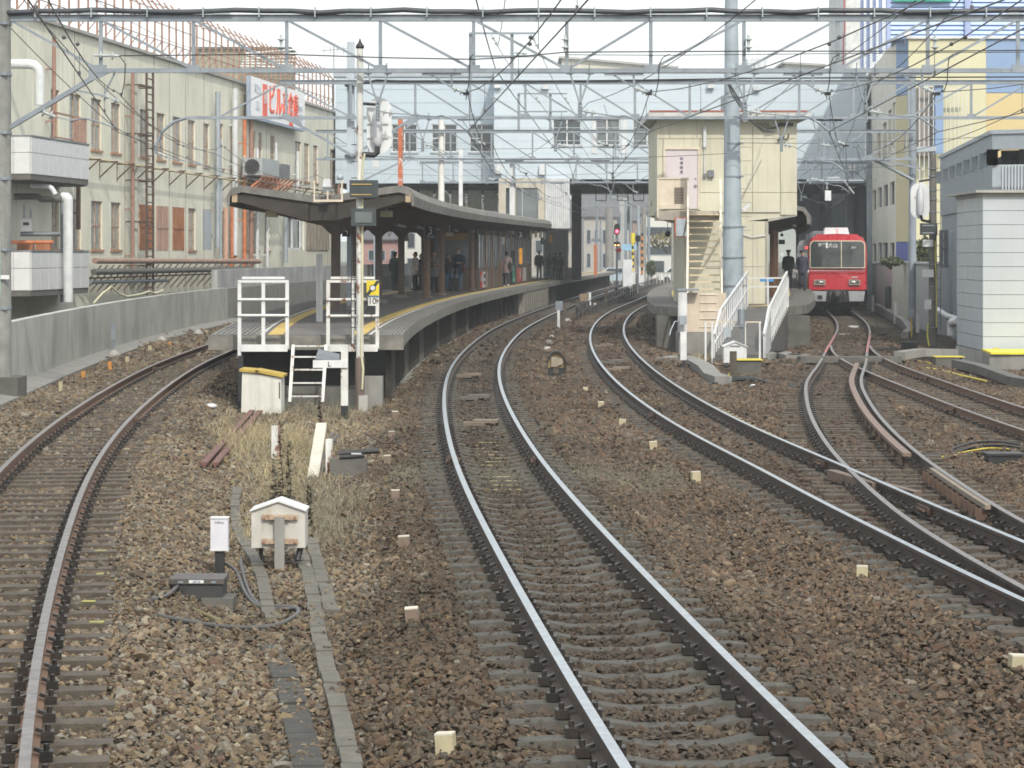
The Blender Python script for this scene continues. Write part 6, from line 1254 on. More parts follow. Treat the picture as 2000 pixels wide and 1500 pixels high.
# ramp with white railings
rp_=thing('ramp','sloping concrete ramp with white slatted side railings up to the right platform','ramp',(XP(1450,72),71,0))
a0,a1=XP(1455,71.2),XP(1500,71.2); ax,bx=7.0,8.75
R0,R1=71.0,78.4; z0r=-.1
def rl_(f): return XP(1395,R0)+(XP(1460,R1)-XP(1395,R0))*f
def rr_(f): return XP(1492,R0)+(XP(1537,R1)-XP(1492,R0))*f
mb=MB(); mb.ext([(rl_(0),R0,-.3),(rl_(0),R0,z0r),(rl_(1),R1,PZ+.02),(rl_(1),R1,-.3)],(0,0,0)) if False else None
mb=MB(); mb.add([(rl_(0),R0,-.3),(rr_(0),R0,-.3),(rr_(1),R1,-.3),(rl_(1),R1,-.3),(rl_(0),R0,z0r),(rr_(0),R0,z0r),(rr_(1),R1,PZ+.015),(rl_(1),R1,PZ+.015)],[(3,2,1,0),(4,5,6,7),(0,1,5,4),(1,2,6,5),(2,3,7,6),(3,0,4,7)]); part('slope', mb, mat('ramp_asphalt',(.13,.125,.12),(.10,.095,.09),.9,bump=.3), rp_)
for fn_,nm in ((rl_,'left'),(rr_,'right')):
    mb=MB()
    zz=lambda f: z0r+(PZ-z0r)*f
    mb.bar((fn_(0),R0,zz(0)+.55),(fn_(.18),R0+(R1-R0)*.18,zz(.18)+1.0),.06); mb.bar((fn_(.18),R0+(R1-R0)*.18,zz(.18)+1.0),(fn_(1),R1,zz(1)+1.08),.06); mb.bar((fn_(0),R0,zz(0)+.3),(fn_(1),R1,zz(1)+.55),.04); part('handrail', mb, white, rp_)
    for i in range(17):
        f=i/16; mb=MB(); top=.5+.5*min(1,f/.18) if f<.18 else 1.0+.08*f; mb.bar((fn_(f),R0+(R1-R0)*f,zz(f)-.1),(fn_(f),R0+(R1-R0)*f,zz(f)+top),.035,.05); part('baluster', mb, white, rp_)
mb=MB(); mb.add([(rr_(0)+.03,R0-.02,z0r-.1),(rr_(0)+.03,R0-.02,z0r+.55),(rr_(.2)+.03,R0+(R1-R0)*.2,z0r+.23+1.0),(rr_(.2)+.03,R0+(R1-R0)*.2,z0r+.1)],[(0,1,2,3)]); mb.ext([(rr_(0)+.03,R0,z0r-.1),(rr_(0)+.03,R0,z0r+.55),(rr_(.22)+.03,R0+(R1-R0)*.22,z0r+.25+1.0),(rr_(.22)+.03,R0+(R1-R0)*.22,z0r+.12)],(.02,0,0)); part('side_panel', mb, white, rp_)
# ramp-top gate
gt=thing('ramp_gate','white gate rails with blue plates at the top of the ramp','gate',(XP(1500,78.5),78.5,PZ)); Y=78.5
for px in (1457,1500,1539): mb=MB(); mb.bar((XP(px,Y),Y,PZ),(XP(px,Y),Y,ZP(543,Y)),.05); part('post', mb, white, gt)
for py in (543,560): mb=MB(); mb.bar(P(1457,py,Y),P(1539,py,Y),.045); part('rail', mb, white, gt)
for a,b in ((1484,1497),(1501,1511)): mb=MB(); mb.box(XP(a,Y),XP(b,Y),Y-.05,Y-.03,ZP(550,Y),ZP(545,Y)); part('blue_plate', mb, mat('blue_plate',(.06,.28,.62),rough=.5), gt)
# low fence, grey box on post in front of the ramp
lf=thing('low_fence','low white posts and bar in front of the ramp','fence',(XP(1400,69.3),69.3,-.25)); Y=69.3
for px in (1378,1391,1456,1484): mb=MB(); mb.bar((XP(px,Y),Y,-.3),(XP(px,Y),Y,ZP(630,Y)),.05 if px!=1456 else .03); part('post', mb, white if px in(1378,1391,1484) else white_r, lf)
mb=MB(); mb.bar(P(1376,629,Y),P(1487,629,Y),.035); part('rail', mb, beige, lf)
eb=thing('equipment_box','grey metal box on a thin stand in the middle of the low fence','box',(XP(1448,69),69,-.3)); mb=MB(); mb.tube([P(1448,633,69),P(1448,604,69)],.1,14); mb.obox(P(1446,637,69),.3,.2,.03); part('case', mb, steel, eb); mb=MB(); mb.bar(P(1448,637,69),(XP(1448,69),69,-.3),.08); part('stand', mb, steel_d, eb)
def house_box(lab,px,Y,z0,w_,h,roofh,d,m,name='equipment_box',label2=None):
    t=thing(name,lab,'equipment box',(XP(px,Y),Y,z0)); x=XP(px,Y); mb=MB(); mb.ext([(x-w_/2,Y,z0),(x+w_/2,Y,z0),(x+w_/2,Y,z0+h),(x,Y,z0+h+roofh),(x-w_/2,Y,z0+h)],(0,d,0)); part('case', mb, m, t)
    for e in (-1,1): mb=MB(); mb.bar((x,Y+d/2-.02,z0+h+roofh+.012),(x+e*(w_/2+.03),Y+d/2-.02,z0+h-.0),d+.08,.025,up=(0,1,0)) if False else mb.ext([(x,Y-.04,z0+h+roofh),(x+e*(w_/2+.03),Y-.04,z0+h-.015),(x+e*(w_/2+.03),Y-.04,z0+h+.012),(x,Y-.04,z0+h+roofh+.027)],(0,d+.08,0)); part('roof_plate', mb, m, t)
    return t
hb=house_box('white gabled relay box standing before the ramp',1436,67.0,-.16,.60,.42,.12,.5,white); mb=MB(); mb.obox((XP(1436,67),66.98,.28),.26,.02,.02); part('ridge', mb, steel, hb)
mt=thing('meter_box','small grey box clipped to the left of the ramp stand','meter',tuple(P(1420,660,68.2))); mb=MB(); mb.obox(P(1420,649,68.2),.2,.15,.26); part('case', mb, steel_l, mt); mb=MB(); mb.bar(P(1420,659,68.2),(XP(1420,68.2),68.2,-.3),.04); part('stem', mb, steel_d, mt)
mb=MB(); mb.box(XP(1436,64.8),XP(1487,64.8),64.8,65.6,-.35,ZP(704,64.8)); t=thing('concrete_block','concrete block with a yellow painted top behind the wooden stake','block',(XP(1462,64.8),64.8,-.35)); part('block', mb, conc_d, t); mb=MB(); mb.box(XP(1437,64.8),XP(1490,64.8),64.75,65.65,ZP(704,64.8),ZP(702.5,64.8)); part('yellow_top', mb, yellow, t)
def stake(lab,px,pyb,pyt,w_,m,z=-.3,name='stake',cat='stake',lean=0,group=None):
    Y=YG(pyb,z); s_=w_*Y/5000; h=(pyb-pyt)*Y/5000; mb=MB(); mb.bar((XP(px,Y),Y,z-.1),(XP(px,Y)+lean,Y,z+h),s_,s_); return solo(name,mb,m,lab,cat,group=group)
stake('short weathered wooden stake in front of the white relay box',1432,738,686,13,wood_s)
stake('tilted yellow and black rod at the foot of the wooden stake',1417,738,724,5,yellow,lean=.15)
cwb=thing('small_cabinet','slim pale cabinet on a short stand left of the ramp','cabinet',(XP(1335,66),66,-.3)); mb=MB(); mb.box(XP(1329,66),XP(1341,66),66,66.25,-.05,ZP(649,66)); part('case', mb, white, cwb); mb=MB(); mb.box(XP(1333,66),XP(1338,66),66.05,66.2,-.35,-.05); part('stand', mb, black, cwb)
mb=MB(); mb.obox(P(1334,625,75.6),.22,.2,.26); mb.tube([P(1326,628,75.7),P(1318,628,75.7),P(1310,645,75.6),P(1308,655,75.5)],.02,6); solo('junction_box',mb,steel_l,'small grey junction box hanging on the tall cabinet','junction box')
# ------------------------------------------------------------------ canopy stub of the right platform + boards
c3=thing('platform_canopy','rounded end of the right platform canopy peeping out beside the relay house','canopy',(11,95,3.9))
def small_canopy(Y0,Y1):
    mb=MB(); n=12; Ys=np.arange(Y0,Y1,.3); vs=[]
    for i,Y in enumerate(Ys):
        c=qr(Y)-.5; b=.012*(i%2)
        for u,v in ((-3.6,3.9),(-1.0,4.25),(-.3,4.45+b),(.15,4.35+b),(.35+b,4.05),(.33,3.75),(.25,3.75),(.22,4.02),(.08,4.22),(-.3,4.3),(-1,4.1),(-3.6,3.75)): vs.append((c+u,Y,v))
    k=len(Ys); mb.add(vs,[(i*n+j,i*n+(j+1)%n,(i+1)*n+(j+1)%n,(i+1)*n+j) for i in range(k-1) for j in range(n)]); mb.add(vs[:n],[tuple(range(n))]); mb.add(vs[-n:],[tuple(reversed(range(n)))]); return mb
part('roof_sheet', small_canopy(92,150), eave_m, c3)
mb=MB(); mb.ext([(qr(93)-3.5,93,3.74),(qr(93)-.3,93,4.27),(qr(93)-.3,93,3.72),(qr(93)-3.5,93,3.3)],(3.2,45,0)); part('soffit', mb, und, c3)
for Y in (96,106,118,130): mb=MB(); x=qr(Y)-1.6; mb.tube([(x,Y,PZ),(x,Y,3.9)],.11,10); part('post', mb, mat('ochre_brown_post',(.36,.19,.10),(.25,.13,.08),.6,sc=3), c3)
mb=MB(); Y=94; x=qr(Y)-2.3; mb.tube([(x,Y,PZ),(x,Y,3.6)],.08,10); part('post', mb, fpale, c3)
c4=thing('platform_canopy','left rounded end of the right platform canopy under the relay house landing','canopy',(4.9,90,3.6)); mb=MB(); 
for Y0 in (88,): mb.ext([(XP(1283,88),88,ZP(370,88)),(XP(1274,88),88,ZP(384,88)),(XP(1271,88),88,ZP(400,88)),(XP(1278,88),88,ZP(414,88)),(XP(1300,88),88,ZP(418,88)),(XP(1300,88),88,ZP(370,88))],(1.6,22,0))
part('roof_sheet', mb, eave_m, c4)
board('dark sign with the number 1 under the right canopy',1587,1596,438,452,1,navy) if False else None
t,a,b=board('small dark sign with a white 1 hanging at the right canopy',1515,1524,436,452,112,navy,[('1',.5,.5,.3)],wlet)
board('small yellow sign under the right canopy',1508,1517,452,458,113,yellow,depth=.03)
board('small dark plate on a thin post behind the staff',1521,1533,468,477,115,black,depth=.03)
for k,(px,py) in enumerate(((1551,443),(1527,459),(1304,457))):
    mb=MB(); c=P(px,py,(90,116,90)[k]); r=(.09,.07,.1)[k]; mb.lathe([(.0,0),(r,.01),(r,.04),(0,.05)],M=Matrix.Translation(c)@Matrix.Rotation(R(90),4,'X'),n=16); mb.tube([c+Vector((0,0,r)),c+Vector((0,0,.45))],.012,5); solo('hanging_disc',mb,black,('black round disc hanging from the relay house corner','small black round disc above the black uniformed person','black round disc hanging under the landing')[k],'disc')
# ------------------------------------------------------------------ the red train
TY=119.0; tx=TC.at(TY)-.12; hd_=math.atan(TC.hd(126)); 
tr=thing('red_train','red commuter train with a wide windscreen standing at the right platform','train',(tx,TY,0)); tr.rotation_euler=(0,0,-hd_)
trd=mat('train_red',(.40,.012,.024),(.36,.010,.021),.32,sc=1,fine=.03,spec=.5); trs=mat('train_silver',(.40,.38,.39),(.34,.32,.33),.35,.5); skm=mat('train_skirt',(.36,.38,.40),(.29,.31,.33),.5,streak=.3)
def tp(name,mb,m,parent=tr,**k): return part(name,mb,m,parent,off=(0,0,0),**k)
hw=1.37
def body_prof(s=1.0,top=3.62,bot=1.02):
    return [(-hw*s,bot),(-hw*s,2.6),(-hw*s*.97,3.15),(-hw*s*.86,3.45),(-hw*s*.5,top-.03),(0,top),(hw*s*.5,top-.03),(hw*s*.86,3.45),(hw*s*.97,3.15),(hw*s,2.6),(hw*s,bot)]
def loft(mb,secs,smooth=False):
    n=len(secs[0]); vs=[v for s in secs for v in s]; k=len(secs); mb.add(vs,[(i*n+j,i*n+(j+1)%n,(i+1)*n+(j+1)%n,(i+1)*n+j) for i in range(k-1) for j in range(n)],smooth); mb.add(secs[0],[tuple(range(n))]); mb.add(secs[-1],[tuple(reversed(range(n)))]); return mb
def lean(z): return .0+max(0,(z-2.0))*.16
mb=MB(); secs=[]
for (y_,s) in ((0.0,.955),(.08,.99),(.3,1.0),(1.3,1.0)): secs.append([(x,y_+(lean(z) if y_<.5 else 0)+abs(x)**2*.05*(1 if y_<.2 else 0),z) for x,z in body_prof(s)])
loft(mb,secs); tp('front_end', mb, trd)
mb=MB(); loft(mb,[[(x,1.301,z) for x,z in body_prof(.985)],[(x,18.2,z) for x,z in body_prof(.985)]]); bd=tp('car_body', mb, trs)
mb=MB(); loft(mb,[[(x,18.7,z) for x,z in body_prof(.985)],[(x,36.5,z) for x,z in body_prof(.985)]]); tp('car_body', mb, trs)
mb=MB(); mb.box(-hw*.985-.004,-hw*.98,1.301,36,1.02,2.0); tp('side_red_band', mb, trd)
for i in range(11):
    y_=2.4+i*3.1; mb=MB(); mb.box(-hw*.985-.012,-hw*.98,y_,y_+(1.25 if i%2 else 2.0),2.02,2.75); tp('side_window', mb, glass_d)
for y_ in (2.0,5.6): mb=MB(); mb.lathe([(.06,0),(.05,.03),(0,.04)],M=Matrix.Translation((-hw*.985,y_,2.98))@Matrix.Rotation(R(-90),4,'Y'),n=12); tp('side_lamp', mb, mat('red_side_lamp',(.8,.02,.03),rough=.3,emit=(1,.03,.04),estr=4))
# windscreen: cream frame, two panes
def wsc(x,z): return (x,-.012+lean(z)+abs(x)**2*.05,z)
def rounded(x0_,x1_,z0_,z1_,rtl,rtr,n=6):
    pts=[(x0_,z0_),(x1_,z0_)]
    pts+=[(x1_-rtr+rtr*math.cos(a),z1_-rtr+rtr*math.sin(a)) for a in np.linspace(0,math.pi/2,n)] if rtr else [(x1_,z1_)]
    pts+=[(x0_+rtl+rtl*math.cos(a),z1_-rtl+rtl*math.sin(a)) for a in np.linspace(math.pi/2,math.pi,n)] if rtl else [(x0_,z1_)]
    return pts
def plate(pts,off,th,m,name,lab=None):
    def dn(p0): return [(x,y_+off,z) for x,y_,z in [wsc(*q) for q in p0]]
    dense=[]
    for i,p in enumerate(pts):
        q=pts[(i+1)%len(pts)]; k=max(1,int(math.hypot(q[0]-p[0],q[1]-p[1])/.15))
        for j in range(k): dense.append((p[0]+(q[0]-p[0])*j/k,p[1]+(q[1]-p[1])*j/k))
    a=dn(dense); n=len(a); cxy=(sum(p[0] for p in dense)/n,sum(p[1] for p in dense)/n); c=wsc(*cxy); mb=MB()
    mb.add(a+[(c[0],c[1]+off,c[2])],[(i,(i+1)%n,n) for i in range(n)]); mb.add(a+[(x,y_+th,z) for x,y_,z in a],[(i,(i+1)%n,n+(i+1)%n,n+i) for i in range(n)]); return tp(name,mb,m,label=lab)
plate(rounded(-1.28,1.28,2.02,3.30,.22,.22),-.004,.05,mat('windscreen_seal',(.55,.50,.38),rough=.4),'windscreen_frame')
wsg=bpy.data.materials.new('windscreen_glass'); wsg.use_nodes=True; b_=wsg.node_tree.nodes['Principled BSDF']; b_.inputs['Base Color'].default_value=(.02,.03,.035,1); b_.inputs['Roughness'].default_value=.05; b_.inputs['Alpha'].default_value=.80
plate(rounded(-1.24,.16,2.06,3.26,.2,0),-.016,.012,wsg,'windscreen_pane'); plate(rounded(.20,1.24,2.06,3.26,0,.2),-.016,.012,wsg,'windscreen_pane')
mb=MB(); mb.box(-1.2,1.2,.35,.4,2.0,3.2); tp('cab_backdrop', mb, mat('cab_interior',(.045,.06,.065),(.02,.025,.03),.7,sc=1.5))
text('destination','普通',.18,(0,0,0),FRONT,wlet,tr).location=(-.72,-.03+lean(3.1)+.03,3.08); text('destination','犬山',.23,(0,0,0),FRONT,wlet,tr).location=(-.22,-.04+lean(3.1),3.06)
mb=MB(); mb.box(-.53,-.46,-.05+lean(3.08),-.03+lean(3.08),2.95,3.2); tp('destination_divider', mb, wlet)
text('train_number','3531',.12,(0,0,0),FRONT,wlet,tr).location=(.75,-.01+lean(2.95),2.97)
mb=MB(); mb.box(-1.30,1.32,-.03,.0,1.885,1.915); tp('chrome_strip', mb, mat('chrome_strip',(.75,.76,.78),rough=.15,metal=.9,fine=0))
mb=MB(); mb.ext([(.62,-.015,1.56),(.9,-.015,1.56),(.97,-.015,1.63),(.69,-.015,1.63)],(0,.02,0)); tp('emblem', mb, mat('grey_emblem',(.5,.42,.42),rough=.4))
for s_ in (-1,1):
    c=.80*s_ -.02; mb=MB(); mb.box(c-.26,c+.26,-.03,.03,1.24,1.48); hl=tp('headlight', mb, mat('headlight_bezel',(.5,.42,.40),(.42,.36,.34),.4,.4)); mb=MB(); mb.box(c-.22,c+.22,-.036,-.03,1.275,1.445); tp('lens', mb, mat('headlight_dark',(.10,.105,.09),rough=.2,spec=.8), hl); mb=MB(); mb.lathe([(.07,0),(.06,.02),(0,.025)],M=Matrix.Translation((c-.02*s_,-.037,1.36))@Matrix.Rotation(R(90),4,'X'),n=14); mb.lathe([(.05,0),(.045,.02),(0,.025)],M=Matrix.Translation((c+.12*(-s_),-.037,1.36))@Matrix.Rotation(R(90),4,'X'),n=14); tp('reflector', mb, mat('lamp_reflector',(.7,.7,.62),rough=.15,metal=.6,fine=0), hl)
    mb=MB(); mb.ext([(s_*.50,.02,.95),(s_*1.27,.02,.95),(s_*1.20,.05,.48),(s_*.55,.05,.48)],(0,.25,0)); tp('skirt', mb, skm)
mb=MB(); mb.box(-.92,-.70,.0,.03,.58,.75); tp('skirt_opening', mb, black)
mb=MB(); mb.ext([(-1.30,0,1.08),(-.5,0,1.08),(-.5,0,1.0),(-1.22,0,1.0)],(0,.5,0)); mb.ext([(1.30,0,1.08),(.5,0,1.08),(.5,0,1.0),(1.22,0,1.0)],(0,.5,0)); tp('bumper_step', mb, trd)
mb=MB(); mb.box(-.5,.5,.10,.6,.45,1.05); tp('underframe', mb, black)
cp=MB(); cp.box(-.16,.16,-.35,.1,.68,.98); cp.lathe([(.13,0),(.15,.05),(.1,.12)],M=Matrix.Translation((0,-.35,.83))@Matrix.Rotation(R(90),4,'X'),n=14); [cp.tube([(s_*.3,.1,.95),(s_*.34,-.15,.8),(s_*.3,.05,.55)],.035,8) for s_ in (-1,1)]; tp('coupler', cp, mat('coupler_steel',(.12,.12,.12),(.06,.06,.06),.5,.5))
mb=MB(); 
for y_ in (1.6,3.7,13.5,15.6,21,23,33,35): 
    for s_ in (-1,1): mb.tube([(s_*.50,y_,.42),(s_*.62,y_,.42)],.42,18)
tp('wheels', mb, rusty_d)
mb=MB(); [mb.box(-1.05,1.05,a,b,.18,.75) for a,b in ((1.0,4.4),(12.9,16.3),(20.4,23.8),(32.3,35.7))]; mb.box(-1.2,1.2,5.2,12,.35,1.0); tp('bogie', mb, black, kind='stuff')
mb=MB(); mb.ext([(-.62,1.6,3.55),(-.52,1.6,3.92),(.52,1.6,3.92),(.62,1.6,3.55)],(0,2.4,0)); tp('roof_unit', mb, white); mb=MB(); mb.ext([(-1.0,2.2,3.45),(-.9,2.2,3.7),(-.55,2.2,3.72),(-.5,2.2,3.45)],(0,3,0)); [mb.box(-1.0,-.2,a,a+1.6,3.5,3.8) for a in (6,9,12.5,21,25)]; tp('roof_box', mb, steel_d)
mb=MB(); mb.ext([(-1.2,.35,3.40),(1.2,.35,3.40),(.9,.35,3.60),(-.9,.35,3.60)],(0,.25,0)); tp('roof_lip', mb, trd)
mb=MB(); mb.tube([(0,.9,3.6),(0,.9,3.85)],.02,6); tp('antenna', mb, red)
dr=person('driver silhouette seated behind the left half of the train windscreen',1608,560,1.62,0,(.02,.02,.025),(.02,.02,.025),hat=(.02,.02,.02),z0=1.02,Y=119.62,X=XP(1609,119.6))
dr['group']=GS
mb=MB(); mb.box(tr.location.x-.55,tr.location.x-.15,119.75,119.9,1.4,1.9)
# ------------------------------------------------------------------ buildings on the right
def XR(Y): return 19.2+(Y-128)*.084
yb_=thing('yellow_building','tall cream and yellow commercial building with blue panels and arched windows','building',(19.2,128,0))
ycr=mat('lilac_cream_render',(.62,.60,.52),(.56,.54,.47),.8,sc=.5,streak=.2); ylw=mat('pale_yellow_render',(.58,.56,.38),(.54,.52,.36),.8,sc=.5); ybl=mat('mid_blue_panel',(.22,.32,.50),(.20,.30,.47),.6,sc=.5); yor=mat('warm_yellow_panel',(.58,.47,.25),(.55,.45,.24),.8,sc=.5); ydb=mat('deep_blue_panel',(.10,.13,.36),(.09,.11,.31),.6)
BT=ZP(75,128)
def yside(Y,z,o=0): 
    n=Vector((-1,.084,0)).normalized(); return Vector((XR(Y),Y,z))+n*o
ysn=Vector((-1,.084,0)).normalized()
def YS(px): # distance where the side wall meets a photo column
    return (19.2-128*.084)/((px-1000)/5000-.084)
hs=[]
arch=[(1712,1720,255,320),(1724,1731,240,310),(1735,1741,215,300),(1743.5,1748.5,200,290)]
w1=[(1704,1711,371,410),(1715,1722,366,405),(1726,1734,361,403),(1738,1747,355,400)]; w2=[(1704,1711,476,512),(1715,1722,474,512),(1724,1734,474,512),(1738,1747,474,512)]
for a,b,c,d in w1+w2: hs.append((YS(b),YS(a),ZP(d,YS((a+b)/2)),ZP(c,YS((a+b)/2))))
for a,b,c,d in arch: hs.append((YS(b),YS(a),ZP(d,YS((a+b)/2)),ZP(c,YS((a+b)/2))))
ys_=sorted({128.,176.}|{h[0] for h in hs}|{h[1] for h in hs}); zs_=sorted({-.3,BT}|{h[2] for h in hs}|{h[3] for h in hs}); mb=MB()
for i in range(len(ys_)-1):
    for j in range(len(zs_)-1):
        cy,cz=(ys_[i]+ys_[i+1])/2,(zs_[j]+zs_[j+1])/2
        if any(h[0]<cy<h[1] and h[2]<cz<h[3] for h in hs): continue
        mb.ext([yside(ys_[i],zs_[j]),yside(ys_[i+1],zs_[j]),yside(ys_[i+1],zs_[j+1]),yside(ys_[i],zs_[j+1])],-ysn*.25)
part('side_wall', mb, ycr, yb_)
for k,h in enumerate(hs):
    mb=MB(); mb.ext([yside(h[0],h[2],-.18),yside(h[1],h[2],-.18),yside(h[1],h[3],-.18),yside(h[0],h[3],-.18)],-ysn*.03); w_=part('window', mb, glass_d if k<8 else mat('arched_brown_glass',(.17,.15,.12),rough=.5), yb_)  # arched windows take one dull brown glass
    mb=MB(); t_=(h[1]-h[0])*.07; [mb.ext([yside(a,h[2],-.12),yside(a+t_,h[2],-.12),yside(a+t_,h[3],-.12),yside(a,h[3],-.12)],-ysn*.05) for a in (h[0],(h[0]+h[1])/2,h[1]-t_)]; part('frame', mb, steel_d if k<8 else ycr, w_)
# corner chamfer with its colour bands, front wall with colour fields
def chamf(px0,px1,y0,y1,m,nm,o=0):
    a=(19.2,128.0); b=(19.51,126.1); mb=MB(); mb.add([(a[0]-o,a[1]-o,ZP(y1,127)),(b[0]-o,b[1]-o,ZP(y1,127)),(b[0]-o,b[1]-o,ZP(y0,127)),(a[0]-o,a[1]-o,ZP(y0,127)),(a[0]+.3,a[1]+.1,ZP(y1,127)),(b[0]+.3,b[1]+.1,ZP(y1,127)),(b[0]+.3,b[1]+.1,ZP(y0,127)),(a[0]+.3,a[1]+.1,ZP(y0,127))],[(3,2,1,0),(4,5,6,7),(0,1,5,4),(1,2,6,5),(2,3,7,6),(3,0,4,7)]); part(nm, mb, m, yb_)
chamf(0,0,76,186,ybl,'corner_band'); chamf(0,0,187,472,mat('ochre_render',(.52,.47,.30),(.47,.42,.27),.8,sc=.5,streak=.2),'corner_band'); chamf(0,0,473,515,ydb,'corner_band'); chamf(0,0,516,640,ycr,'corner_band')
FY=126.0
for a,b,c,d,m in ((1774.5,1926,76,640,ylw),(1926,2300,76,181,ybl),(1926,2300,182,640,yor)):
    mb=MB(); mb.box(XP(a,FY)+.003,XP(b,FY)-.003,FY,FY+.3,ZP(d,FY),ZP(c,FY)); part('front_field', mb, m, yb_)
mb=MB(); mb.ext([(19.9,FY+.31,-.3),(XP(2300,FY),FY+.31,-.3),(XP(2300,FY),175.8,-.3),(XR(175.8)+.3,175.8,-.3),(19.55,128.3,-.3)],(0,0,BT-.2+.3)); part('building_mass', mb, ycr, yb_)
mb=MB(); mb.box(XP(1772,FY),XP(2300,FY),FY-.15,FY+.4,ZP(76,FY)+.005,ZP(72,FY)); part('coping', mb, white, yb_)
# stairwell with bars; the shade of its recess is put into a box's colour
sw=thing('barred_stairwell','open stairwell screened by tall pale vertical bars on the yellow building','stairwell',(XP(1840,124.5),124.5,4.6)); Y=124.6
mb=MB(); mb.box(XP(1793,125.5),XP(1825,125.5),125.4,125.95,ZP(305,125.5),ZP(170,125.5)); part('recess', mb, mat('stairwell_shade',(.30,.27,.25),(.24,.22,.2),.8), sw)
mb=MB(); mb.box(XP(1826,124.8),XP(1842,124.8),124.7,125.3,ZP(300,124.8),ZP(165,124.8)); part('blue_pier', mb, ybl, sw)
for px in list(range(1796,1828,9))+list(range(1848,1898,8)): mb=MB(); mb.bar((XP(px,Y),Y,ZP(370 if px<1828 else 300,Y)),(XP(px,Y),Y,ZP(164,Y)),.035); part('bar', mb, fpale, sw)
mb=MB(); mb.bar(P(1790,166,Y),P(1900,162,Y),.12); mb.bar(P(1790,292,Y),P(1828,290,Y),.2,.25); part('head_beam', mb, steel_l, sw)
# louvred upper storeys
lvb=thing('louvred_block','light blue louvred upper block with a lilac pier above the yellow building','building',(22,126.5,ZP(75,126))); Y=126
mb=MB(); mb.ext([(XP(1742,Y),Y+.4,ZP(76,Y)),(XP(2300,Y),Y+.4,ZP(76,Y)),(XP(2300,Y),Y+20,ZP(76,Y)),(XP(1745,Y+20),Y+20,ZP(76,Y))],(0,0,6)); part('mass', mb, ybl, lvb)
lbl=mat('light_blue_slat',(.42,.55,.82),(.38,.51,.78),.5)
for k,py in enumerate(range(-66,76,9)):
    mb=MB(); z=ZP(py+4,Y); mb.obox((XP(2020,Y),Y+.3,z),XP(2300,Y)-XP(1742,Y),.18,.17,0,R(-25)); part('slat', mb, lbl, lvb)
for a,b in ((1885,1896),): mb=MB(); mb.box(XP(a,Y),XP(b,Y),Y+.0,Y+.19,ZP(76,Y),ZP(-100,Y)); part('pier', mb, lv, lvb)
mb=MB(); mb.box(XP(1745,Y),XP(1860,Y),Y-.1,Y-.02,ZP(3,Y),ZP(-40,Y)); part('green_sign', mb, mat('sign_green',(.02,.38,.24),rough=.5), lvb)
pu=thing('purple_louvre_tower','lilac vertical fins with slanted white louvres left of the yellow building top','louvre tower',(25,178,12)); Y=182
for k,px in enumerate((1682,1694,1706,1718,1732)):
    w_=5 if k<4 else 14; bot=150-k*13 if k<4 else 105; mb=MB(); mb.box(XP(px,Y-k),XP(px+w_,Y-k),Y-k,Y-k+.5,ZP(bot,Y),ZP(-60,Y)); part('fin', mb, lv, pu)
    if k<4:
        for j,py in enumerate(np.arange(40 if k==3 else 45+k*-3, bot,5)): mb=MB(); a=P(px+5,py+3,Y-k-.1); b=P(px+12,py-2,Y-k-.1); mb.bar(a,b,.05,.05); part('louvre_slat', mb, fpale, pu)
mb=MB(); mb.box(XP(1652,186),XP(1686,186),186,196,2,ZP(-60,186)); solo('white_tower',mb,mat('white_tower_wall',(.66,.68,.68),rough=.7),'plain white wall slab with red pipes left of the lilac fins','building')
mb=MB(); mb.tube([P(1648,-60,185.8),P(1650,60,185.8),P(1647,72,185.8),P(1647,130,185.8)],.05,6); solo('red_pipe',mb,mat('red_pipe',(.5,.08,.08),rough=.5),'thin red pipe at the left edge of the white tower','pipe')
ds=thing('satellite_dish','small white satellite dish on the corner of the yellow building','satellite dish',tuple(P(1770,75,125.5))); mb=MB(); c=P(1772,67,125.4); mb.lathe([(.0,0),(.12,.012),(.2,.05),(.21,.06),(.12,.02)],M=Matrix.Translation(c)@Matrix.Rotation(R(75),4,'X'),n=16); part('dish', mb, white, ds); mb=MB(); mb.bar(P(1768,85,125.6),P(1768,66,125.6),.05); part('post', mb, steel, ds)
# concrete fence walls along the track right of the train
fw_=thing('block_fence','row of pale wall panels beside the track of the red train','wall',(17,105,-.2))
seg=[((1700,150),(1712,133),'g'),((1712,133),(1743,116),'p'),((1743,116),(1777,106),'w'),((1788,104.5),(1816,97),'w2'),((1816,97),(1870,90),'g2')]
fm={'g':conc_l,'p':mat('pink_stained_panel',(.50,.44,.45),(.42,.38,.39),.8,sc=1,streak=.6),'w':mat('cream_white_panel',(.66,.66,.58),(.58,.58,.51),.8,streak=.25),'w2':mat('grey_white_panel',(.52,.53,.54),(.46,.47,.48),.8,streak=.35),'g2':mat('grey_panel',(.33,.35,.38),(.28,.3,.33),.7,streak=.2)}
for (p0,Y0),(p1,Y1),k in seg:
    mb=MB(); a=(XP(p0,Y0),Y0); b=(XP(p1,Y1),Y1); zt_2=ZP(517 if k!='w' else 515,Y1); mb.ext([(a[0],a[1],-.35),(b[0],b[1],-.35),(b[0],b[1],zt_2),(a[0],a[1],zt_2)],(.15,.1,0)); part('wall_panel', mb, fm[k], fw_)
    mb=MB(); mb.ext([(a[0]-.05,a[1]-.03,zt_2+.002),(b[0]-.05,b[1]-.03,zt_2+.002),(b[0]-.05,b[1]-.03,zt_2+.09),(a[0]-.05,a[1]-.03,zt_2+.09)],(.25,.15,0)); part('coping', mb, white, fw_)
